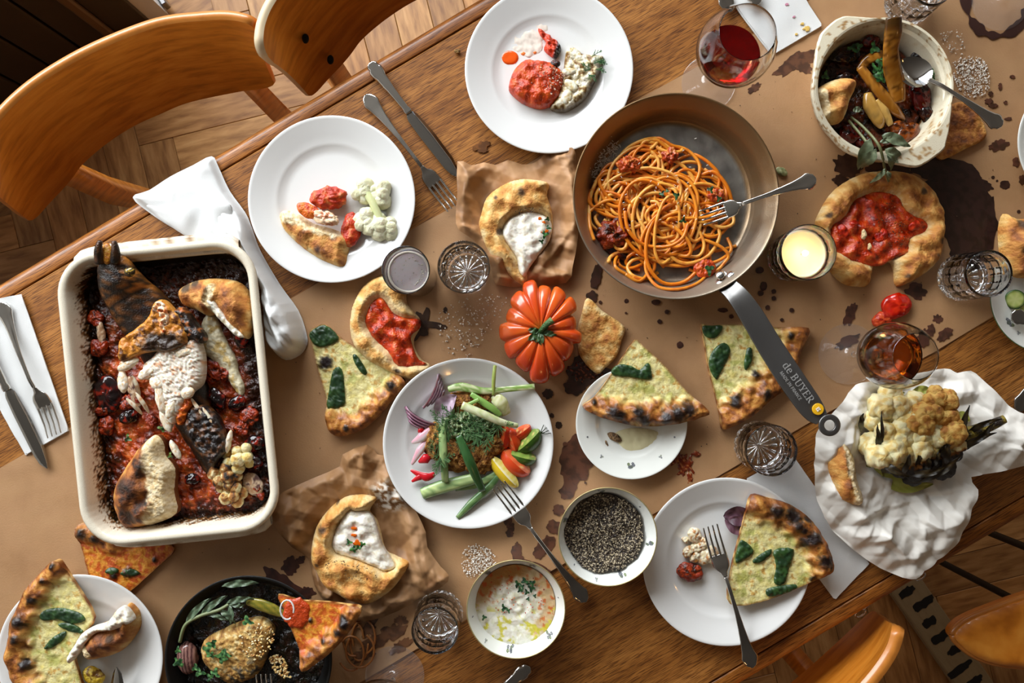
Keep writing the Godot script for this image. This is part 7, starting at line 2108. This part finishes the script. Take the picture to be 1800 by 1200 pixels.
func bowls_fill() -> void:
	var o := thing("cracked_pepper", "coarse cracked black pepper heaped in the flowered bowl", "pepper", P(1062, 936, 0.026))
	var b := MB.new()
	var r := 0.0535
	slab(b, ring(Vector2.ZERO, Vector2(r, r), 40, 0.03), 0.003, func(p, d): return 0.0035 + 0.003 * ns(p, 25.0) - 0.003 * (1.0 - p.length() / r) , func(p, d, y): return rgb(58, 49, 41), -0.004)
	var m := obj("pepper_bed", b.done(), M.grainy, o)
	scatter(o, "peppercorn_grains", ring(Vector2.ZERO, Vector2(r, r), 40, 0.03), 3800, func(p): return 0.0045 + 0.003 * ns(p, 25.0) - 0.003 * (1.0 - p.length() / r), 0.0008, 0.0020, [rgb(56, 46, 38), rgb(44, 36, 30), rgb(70, 58, 46), rgb(140, 124, 100), rgb(104, 90, 72), rgb(176, 160, 132), rgb(190, 176, 148)], M.grainy, 31)
	var y := thing("yoghurt", "white yoghurt with orange chilli oil and olive oil in the flowered bowl", "yoghurt", P(906, 1062, 0.026))
	var yb := MB.new()
	slab(yb, ring(Vector2.ZERO, Vector2(0.055, 0.055), 48), 0.0014, func(p, d):
		var q = p - Vector2(0.004, 0.0)
		return 0.002 + 0.0016 * sin(q.length() * 420.0 - q.angle() * 1.0) * sm(0.04, 0.0, q.length()) + 0.001 * nf(p, 60.0), func(p, d, yy):
		var n = nf(p, 55.0, 2); var a = p.angle(); var rr = p.length() + 0.006 * n
		var col = rgb(236, 232, 216).lerp(rgb(222, 218, 190), sm(0.1, 0.4, n))
		var up = sm(0.3, 0.9, -sin(a + 0.5)) ; var right = sm(0.2, 0.8, cos(a + 0.15))
		var band = sm(0.03, 0.042, rr)
		col = col.lerp(rgb(176, 116, 48), band * maxf(up, right * 0.55) * 0.9)
		col = col.lerp(rgb(196, 84, 30), sm(0.2, 0.45, nf(p, 60.0, 5)) * sm(0.024, 0.036, rr) * maxf(up, right * 0.8) * 0.9)
		col = col.lerp(rgb(206, 196, 60), sm(0.15, 0.35, nf(p, 42.0, 8)) * sm(0.006, 0.026, p.y + 0.3 * absf(p.x)) * 0.85)
		return col, -0.006)
	obj("surface", yb.done(), M.cream, y)
	herbs(y, [[922, 1020], [930, 1026], [914, 1036], [926, 1040], [934, 1034], [918, 1030], [886, 1068], [894, 1072], [940, 1046], [851, 1084], [910, 1026], [928, 1052], [936, 1024]], 0.03, 0.005, 0.0055, rgb(22, 56, 34), rgb(50, 92, 50))
	scatter(y, "chilli_flakes", ring(Vector2(0, -0.012), Vector2(0.044, 0.032), 24), 46, func(p): return 0.0045, 0.0007, 0.0016, [rgb(176, 60, 24), rgb(150, 40, 20), rgb(206, 110, 50)], M.grainy, 34)

func cauliflower_head() -> void:
	var o := thing("cauliflower", "whole charred cauliflower head with burnt leaves and stalk on the parchment", "cauliflower", P(1612, 772, 0.012))
	var pale := rgb(234, 222, 174); var gold := rgb(222, 190, 112)
	var ch := func(w):
		# burnt along the lower side and by the stalk
		var q = Vector2(w.x, w.z) - Vector2(o.position.x, o.position.z) * 0.0
		return 1.2 * sm(0.006, 0.036, q.y + 0.3 * q.x) + 0.35 * sm(0.02, 0.06, q.x) * sm(-0.03, 0.02, q.y) - 0.14 + 0.2 * nF.get_noise_3dv(w * 40.0)
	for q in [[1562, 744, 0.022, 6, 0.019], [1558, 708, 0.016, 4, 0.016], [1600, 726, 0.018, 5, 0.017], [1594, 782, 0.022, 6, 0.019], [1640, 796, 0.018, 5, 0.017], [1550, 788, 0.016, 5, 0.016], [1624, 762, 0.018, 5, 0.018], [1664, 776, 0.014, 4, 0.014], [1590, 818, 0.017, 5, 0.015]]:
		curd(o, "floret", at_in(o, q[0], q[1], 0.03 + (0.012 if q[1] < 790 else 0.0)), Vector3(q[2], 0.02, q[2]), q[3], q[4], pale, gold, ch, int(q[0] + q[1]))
	var chb := func(w): return 0.12 + 0.42 * nF.get_noise_3dv(w * 55.0) + 0.2 * sm(-0.01, 0.03, w.z)
	for q in [[1630, 722, 0.019], [1640, 700, 0.016], [1660, 705, 0.013], [1662, 730, 0.015], [1612, 738, 0.017], [1668, 758, 0.016]]:
		curd(o, "browned_floret", at_in(o, q[0], q[1], 0.062), Vector3(q[2], 0.014, q[2]) * 0.5, 4, q[2] * 0.85, rgb(214, 172, 90), rgb(186, 126, 46), chb, int(q[0] * 3))
	# stalk to the right
	var b := MB.new()
	tube(b, curve3([at_in(o, 1660, 770, 0.05), at_in(o, 1700, 762, 0.055), at_in(o, 1740, 748, 0.058), at_in(o, 1766, 736, 0.06)], 6), [0.012, 0.012, 0.0115, 0.011, 0.0105, 0.010, 0.0096, 0.0092, 0.009, 0.0088, 0.0085, 0.008, 0.0076, 0.0072, 0.007, 0.0066, 0.0062, 0.006, 0.0058], 14, Color.WHITE, 0.8, func(k, j, p): return rgb(150, 128, 44).lerp(rgb(28, 22, 16), sm(0.0, 0.3, nf(Vector2(p.x, p.z), 50.0, 3) + 0.1) * 0.95))
	obj("stalk", b.done(), M.matte_veg, o)
	for l in [[1660, 790, 1690, 760, 1704, 712, 12, 0], [1668, 800, 1712, 770, 1752, 760, 9, 0], [1640, 812, 1664, 790, 1672, 760, 11, 0], [1690, 770, 1720, 742, 1762, 736, 9, 0], [1540, 800, 1545, 770, 1542, 745, 7, 0], [1612, 830, 1612, 812, 1620, 790, 8, 0], [1540, 800, 1560, 826, 1600, 838, 11, 0], [1586, 830, 1630, 840, 1670, 816, 10, 0], [1640, 826, 1648, 808, 1650, 792, 6, 0], [1515, 760, 1510, 742, 1518, 726, 9, 0], [1560, 826, 1572, 806, 1580, 780, 8, 0], [1580, 840, 1596, 820, 1600, 796, 9, 0], [1622, 838, 1636, 818, 1630, 800, 9, 0], [1655, 826, 1668, 800, 1664, 778, 11, 0], [1680, 800, 1700, 770, 1696, 740, 11, 0], [1700, 790, 1730, 764, 1748, 742, 9, 0], [1600, 848, 1650, 838, 1690, 800, 12, 0], [1548, 810, 1552, 770, 1549, 722, 6, 0]]:
		leaf_at(o, "charred_leaf", at_in(o, l[0], l[1], 0.045), at_in(o, l[2], l[3], 0.082), at_in(o, l[4], l[5], 0.07), l[6] * S * 0.6, rgb(24, 18, 12), rgb(70, 56, 24), 0.3)
	for l in [[1540, 830, 1580, 862, 1640, 850, 14], [1530, 790, 1524, 830, 1560, 850, 11], [1600, 694, 1620, 680, 1640, 690, 9], [1545, 706, 1560, 690, 1590, 690, 9], [1676, 740, 1692, 726, 1704, 740, 11]]:
		leaf_at(o, "green_leaf", at_in(o, l[0], l[1], 0.02), at_in(o, l[2], l[3], 0.024), at_in(o, l[4], l[5], 0.024), l[6] * S, rgb(136, 140, 56), rgb(196, 190, 110), 0.3)

func beefsteak() -> void:
	var o := thing("beefsteak_tomato", "big ribbed orange red beefsteak tomato with a green stalk in the middle", "tomato", P(949, 580, 0.0016))
	var n := 168
	var b := MB.new()
	var rows := 26
	# how deep each seam is and how far each rib swells, going round
	var seams := [0.02, 0.3, 0.82, 1.32, 1.88, 2.45, 2.9, 3.3, 3.72, 4.2, 4.62, 5.05, 5.5, 5.9]
	b.grid(rows, n, func(i, j):
		var a = TAU * j / n
		var k = 0
		while k < seams.size() and seams[k] <= a: k += 1
		var lo: float = seams[k - 1] if k > 0 else seams[-1] - TAU
		var hi: float = seams[k] if k < seams.size() else seams[0] + TAU
		var u = (a - lo) / (hi - lo)
		var rib = sqrt(maxf(0.0, 1.0 - pow(absf(u * 2.0 - 1.0), 3.4)))
		var t = i / float(rows - 1)
		# from the bottom out, over the shoulder and down into the dip round the stalk
		var s = t
		var rad = 0.0; var y = 0.0
		if s < 0.55:
			var q = s / 0.55 * PI / 2
			rad = sin(q); y = 0.030 * (1.0 - cos(q))
		else:
			var q = (s - 0.55) / 0.45 * PI / 2
			rad = cos(q) * 0.96 + 0.04 * (1.0 - q); y = 0.030 + 0.026 * sin(q) - 0.011 * pow(q / (PI / 2), 6.0)
		var deep = sm(0.02, 0.3, s) * (0.07 + 0.06 * sin(clampf((s - 0.3) / 0.7, 0.0, 1.0) * PI))
		var size = 1.0 + 0.08 * sin(k * 2.1)
		var rx = 0.0535 * size; var rz = (0.069 if sin(a) > 0.0 else 0.066) * size
		var f = rad * (1.0 - deep * 1.25 * (1.0 - rib))
		return Vector3(cos(a) * rx * f, y - 0.006 * (1.0 - rib) * sm(0.55, 0.8, s) * sm(0.05, 0.3, rad), sin(a) * rz * f), true, false, func(i, j, p):
			var q = Vector2(p.x, p.z)
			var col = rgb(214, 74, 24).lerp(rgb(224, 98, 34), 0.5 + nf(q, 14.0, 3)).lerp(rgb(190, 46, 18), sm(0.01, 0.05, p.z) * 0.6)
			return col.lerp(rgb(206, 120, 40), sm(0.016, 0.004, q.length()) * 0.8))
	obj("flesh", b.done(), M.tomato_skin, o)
	var sb := MB.new()
	tube(sb, curve3([Vector3(-0.002, 0.042, 0.004), Vector3(0.0, 0.052, 0.001), Vector3(0.006, 0.057, -0.006), Vector3(0.015, 0.058, -0.013)], 5), [0.0045, 0.004, 0.0036, 0.0034, 0.0034, 0.0034, 0.0034, 0.0034, 0.0036, 0.0038, 0.004, 0.0042, 0.0044, 0.0046, 0.0048, 0.005], 12, Color.WHITE, 1.0, func(k, j, p): return rgb(56, 92, 46).lerp(rgb(110, 132, 74), sm(11.0, 15.0, k)))
	obj("stalk", sb.done(), M.matte_veg, o)
	for k in 6:
		var an := [2.6, 3.3, 0.2, 1.6, 2.1, 5.4][k] as float
		var d := Vector3(cos(an), 0, sin(an))
		leaf_at(o, "sepal", Vector3(0, 0.049, 0.003), Vector3(0, 0.055, 0.003) + d * 0.011, Vector3(0, 0.050, 0.003) + d * ([0.024, 0.02, 0.022, 0.02, 0.018, 0.014][k]), 0.0042, rgb(44, 74, 40), rgb(88, 112, 66), 0.3)

# ------------------------------------------------------------------ stains, salt and crumbs on the paper
func stain(o: Node3D, list: Array, col: Color, wob := 0.5, y := 0.0014) -> void:
	# [x, y, rx, ry, turn] soaked patches with ragged edges
	var lay := 0
	for q in list:
		lay += 1
		var c := P(q[0], q[1], 0.001) - o.position
		var b := MB.new()
		var poly := ring(Vector2(c.x, c.z), Vector2(q[2], q[3]) * S, 40 if q[2] > 8 else 18, wob * 0.45, q[0] * 0.1, q[4] if q.size() > 4 else 0.0)
		slab(b, poly, clampf(minf(q[2], q[3]) * S * 0.14, 0.0005, 0.0024), func(p, d): return y + 0.0004 + 0.00006 * lay + 0.00004 * puff(d, 0.002), func(p, d, yy): return col.lerp(col.darkened(0.25), sm(-0.2, 0.4, nf(p, 50.0, q[0]))), y - 0.0016)
		obj("stain", b.done(), M.stain, o)

func salt(label: String, px: Array, n: int, sd: int, dense: float) -> void:
	var c := centre(px)
	var o := thing("salt_heap", label, "salt", P(c.x, c.y, 0.0022))
	scatter(o, "salt_flakes", outline(px, 0.0, o.position), n, func(p): return 0.0006 + 0.0022 * maxf(0.0, exp(-p.length_squared() * 4000.0)) * rng.randf(), 0.0006, 0.0018, [rgb(226, 218, 206), rgb(206, 194, 178), rgb(236, 230, 220), rgb(190, 176, 158)], M.grainy, sd, dense)

func build_bits() -> void:
	var dk := rgb(58, 34, 26); var mid := rgb(92, 58, 42)
	var o := thing("wine_stains", "big dark brown wine stain on the paper right of the tomato flatbread", "stain", P(1700, 330, 0.0002))
	stain(o, [[1680, 345, 62, 58, 0.3], [1715, 400, 38, 60, 0.2], [1660, 300, 60, 24, 0.2], [1700, 440, 30, 40, 0.0], [1725, 325, 20, 8, 0.3], [1690, 370, 50, 70, 0.0]], rgb(52, 32, 25), 0.3)
	stain(o, [[1766, 325, 9, 8], [1745, 312, 3, 3], [1752, 318, 2, 2], [1790, 372, 3, 3]], dk, 0.2)
	var o2 := thing("wine_stains", "dark stain under the lower rim of the aubergine dish", "stain", P(1490, 300, 0.0002))
	stain(o2, [[1490, 292, 26, 20, 0.3], [1478, 318, 14, 10, 0.2], [1560, 300, 40, 14, 0.1]], rgb(60, 36, 27), 0.5)
	var o3 := thing("wine_stains", "dark wine splash between the beefsteak tomato and the pitta piece", "stain", P(1025, 660, 0.0002))
	stain(o3, [[1024, 655, 26, 34, 0.5], [1048, 656, 30, 16, 0.2], [1010, 680, 18, 14, 0.1], [963, 692, 9, 9], [1040, 522, 10, 11], [1055, 531, 3, 3], [982, 747, 6, 6], [1048, 486, 9, 22, 0.2], [970, 730, 4, 4]], rgb(62, 38, 27), 0.35)
	var o4 := thing("wine_stains", "brown wine drips between salad plate and small flowered plate", "stain", P(1010, 800, 0.0002))
	stain(o4, [[1016, 805, 28, 46, 0.3], [998, 862, 14, 18, 0.5], [982, 896, 10, 9], [974, 926, 14, 12, 0.3], [962, 956, 12, 16, 0.5], [893, 915, 8, 8], [898, 926, 7, 8], [896, 937, 7, 7], [908, 970, 9, 18, 0.1], [912, 980, 8, 7], [940, 996, 30, 8, 0.4], [948, 968, 10, 14, 0.3], [993, 780, 4, 4], [1029, 848, 2, 2], [1000, 830, 3, 3]], rgb(94, 58, 42), 0.4)
	var o5 := thing("wine_stains", "scattered dark drops under the lower edge of the pan", "stain", P(1200, 580, 0.0002))
	stain(o5, [[1101, 529, 4, 4], [1159, 565, 4, 4], [1195, 606, 6, 6], [1172, 548, 4, 4], [1153, 531, 8, 5], [1285, 556, 4, 4], [1342, 503, 6, 8], [1337, 515, 5, 5], [1360, 512, 4, 4], [1360, 524, 4, 4], [1349, 540, 4, 4], [1391, 545, 4, 4], [1374, 562, 3, 3], [1248, 580, 2, 2], [1335, 475, 7, 6], [1303, 560, 2, 2], [1270, 545, 9, 4], [1100, 550, 2, 2]], rgb(74, 44, 34), 0.2)
	var o6 := thing("wine_stains", "dark wine ring and drips round the amber glass's foot", "stain", P(1500, 590, 0.0002))
	stain(o6, [[1494, 552, 9, 20, 0.4], [1622, 594, 12, 16, 0.5], [1610, 512, 17, 13, 0.2], [1648, 560, 9, 7, 0.2], [1660, 588, 14, 9, -0.6], [1636, 580, 7, 10], [1490, 600, 24, 9, -0.5]], rgb(84, 52, 40), 0.6)
	var o7 := thing("wine_ring", "dark wine ring on the paper in the top right corner", "stain", P(1752, 2, 0.0002))
	var rb := MB.new()
	var rc := P(1752, 2, 0.001) - o7.position
	rb.grid(3, 60, func(i, j):
		var a = TAU * j / 60.0
		var w = 0.005 * (1.0 + 0.9 * ns(Vector2(cos(a), sin(a)) * 2.0, 1.0, 4.0))
		var r = 0.0435 + (i - 1) * w
		return rc + Vector3(cos(a) * r, 0.0012 + (0.0003 if i == 1 else 0.0), sin(a) * r * 1.12), true, true, func(i, j, p): return rgb(54, 32, 26))
	obj("stain", rb.done(), M.stain, o7)
	var o8 := thing("wine_stains", "purple brown stain between the casserole and the spotted napkin", "stain", P(1400, 110, 0.0002))
	stain(o8, [[1400, 108, 40, 14, -0.5], [1325, 155, 12, 6, -0.6], [1412, 118, 16, 12, 0.2]], rgb(96, 62, 46), 0.7)
	var o9 := thing("wine_stains", "small brown spots right of the salt beside the aubergine dish", "stain", P(1750, 190, 0.0002))
	stain(o9, [[1755, 255, 16, 9, -0.2], [1758, 152, 3, 6], [1738, 178, 7, 5], [1745, 186, 8, 4], [1772, 209, 6, 3], [1767, 180, 3, 3], [1779, 135, 4, 3], [1785, 285, 6, 8], [1796, 316, 5, 9], [1741, 165, 4, 4]], rgb(88, 52, 36), 0.6)
	var oa := thing("wine_stains", "dark soaked patch beneath the skillet's upper right rim", "stain", P(510, 1000, 0.0002))
	stain(oa, [[510, 994, 14, 16, 0.4], [528, 984, 10, 6, -0.5], [500, 1030, 46, 18, 0.6], [540, 1040, 14, 10]], rgb(70, 40, 30), 0.5)
	var ob := thing("leaf_print", "dark leaf shaped stain beside the bitten tomato flatbread", "stain", P(755, 572, 0.0002))
	stain(ob, [[748, 556, 6, 17, 0.3], [757, 570, 20, 6, 0.1], [738, 578, 20, 10, -0.6], [745, 585, 8, 6], [774, 574, 12, 5, 0.1], [728, 588, 10, 12, 0.3], [783, 545, 4, 6], [738, 555, 10, 5, 0.6]], rgb(66, 44, 30), 0.25)
	var oc := thing("wine_stains", "brown drips on the paper between the skillet slice and the crystal tumbler", "stain", P(660, 1110, 0.0002))
	stain(oc, [[660, 1130, 34, 12, -0.5], [640, 1150, 22, 10, -0.4], [690, 1110, 26, 12, -0.4], [705, 1135, 20, 9, -0.6], [650, 1100, 10, 20, 0.4], [705, 1090, 10, 8]], rgb(112, 74, 48), 0.8)
	var od := thing("oil_stains", "amber oil stain on the bare oak above the ruffled brown paper", "stain", P(848, 258, 0.0))
	stain(od, [[846, 256, 16, 7, -0.3], [848, 264, 9, 4, 0.0]], rgb(120, 72, 30), 0.5, 0.0004)
	# wet sauces that stand up from the paper
	var sp := thing("tomato_splash", "wet red brown tomato splash by the small flowered plate", "sauce", P(1200, 815, 0.0012))
	for q in [[1196, 806, 16, 14], [1210, 818, 10, 20], [1198, 826, 9, 14], [1222, 798, 8, 4], [1213, 840, 5, 10], [1184, 802, 8, 7]]:
		var b := MB.new(); var c := P(q[0], q[1], 0.001) - sp.position
		slab(b, ring(Vector2(c.x, c.z), Vector2(q[2], q[3]) * S, 26, 0.7, q[0]), 0.0015, func(p, d): return 0.0006 + 0.002 * puff(d, 0.005), func(p, d, y): return rgb(112, 40, 20).lerp(rgb(176, 110, 60), sm(0.2, 0.5, nf(p, 150.0, 3))), -0.0005)
		obj("sauce", b.done(), M.wet_smooth, sp)
	var s2 := thing("tomato_splash", "dark oily sauce with pepper under the pitta piece", "sauce", P(1030, 655, 0.0014))
	for q in [[1020, 650, 18, 22], [1040, 655, 18, 9]]:
		var b := MB.new(); var c := P(q[0], q[1], 0.001) - s2.position
		slab(b, ring(Vector2(c.x, c.z), Vector2(q[2], q[3]) * S, 26, 0.5, q[0]), 0.0015, func(p, d): return 0.0008 + 0.0014 * puff(d, 0.005), func(p, d, y): return rgb(50, 22, 14).lerp(rgb(140, 70, 40), sm(0.25, 0.5, nf(p, 160.0, 3))), -0.0005)
		obj("sauce", b.done(), M.wet_smooth, s2)
	var pt := thing("tomato_piece", "bright red folded tomato piece on the paper above the amber wine", "tomato", P(1570, 545, 0.0016))
	part_lump(pt, "flesh", 1576, 538, 0.006, Vector3(28, 12, 22), mottled(rgb(196, 28, 14), rgb(206, 46, 20), rgb(170, 22, 12), 40.0), M.wet_smooth, 0.3, 40.0, 0.3)
	part_lump(pt, "flesh", 1551, 562, 0.005, Vector3(18, 9, 14), mottled(rgb(206, 60, 24), rgb(216, 84, 36), rgb(170, 30, 16), 60.0), M.wet, 0.4, 60.0, 0.2)
	# onion strands on the paper
	var on := thing("onion_strands", "brown curled onion strands on the paper right of the skillet slice", "onion", P(628, 1130, 0.0022))
	for k in 5:
		var pts := []
		var c0 := P([632, 622, 640, 618, 634][k], [1130, 1122, 1118, 1146, 1140][k], 0.002) - on.position
		for i in 9:
			var a := i * 0.62 + k * 1.3
			pts.append(c0 + Vector3(cos(a) * 0.018 * (0.7 + 0.1 * k), 0.0016 + 0.001 * k, sin(a) * 0.024))
		var b := MB.new(); tube(b, curve3(pts, 5), 0.0016, 7, rgb(150, 92, 46))
		obj("strand", b.done(), M.pasta, on)
	# cheese and herb scraps
	lump("herb_scrap", "small pale green herb scrap on the paper right of the pan", "herb", 1373, 302, 0.002, Vector3(11, 3, 7), mottled(rgb(136, 140, 92), rgb(160, 160, 116), rgb(110, 118, 70), 80.0), M.leaf, 0.4, 90.0, -0.5)
	lump("crumb", "single brown crumb on the bare oak left of the top plate", "crumb", 804, 91, 0.0008, Vector3(5, 3, 4), mottled(rgb(130, 96, 50), rgb(160, 124, 70), rgb(90, 60, 30), 80.0), M.crumb, 0.5, 90.0)
	salt("big heap of coarse grey salt right of the aubergine dish", [1672, 112, 1700, 100, 1728, 108, 1738, 140, 1732, 165, 1700, 172, 1680, 150], 620, 41, 1.6)
	salt("loose salt grains above the big heap by the aubergine dish", [1650, 60, 1680, 54, 1700, 80, 1690, 98, 1664, 90], 60, 42, 0.5)
	salt("heap of coarse white salt above the yoghurt bowl", [812, 975, 830, 955, 856, 962, 870, 975, 868, 996, 840, 1010, 818, 1012], 420, 43, 1.6)
	salt("salt strewn on the paper below the cloudy drink and tumbler", [770, 560, 790, 530, 830, 518, 890, 520, 880, 560, 850, 600, 810, 640, 780, 620], 260, 44, 0.9)
	var pc := thing("pepper_specks", "dark pepper specks scattered over the brown paper and oak", "pepper", P(900, 600, 0.0016))
	scatter(pc, "specks", PackedVector2Array([Vector2(-0.6, 0.1), Vector2(0.2, -0.35), Vector2(0.7, -0.4), Vector2(0.65, -0.05), Vector2(0.1, 0.25), Vector2(-0.35, 0.42)]), 240, func(p): return 0.0005, 0.0004, 0.0011, [rgb(60, 40, 28), rgb(40, 28, 22), rgb(110, 76, 48)], M.grainy, 51)
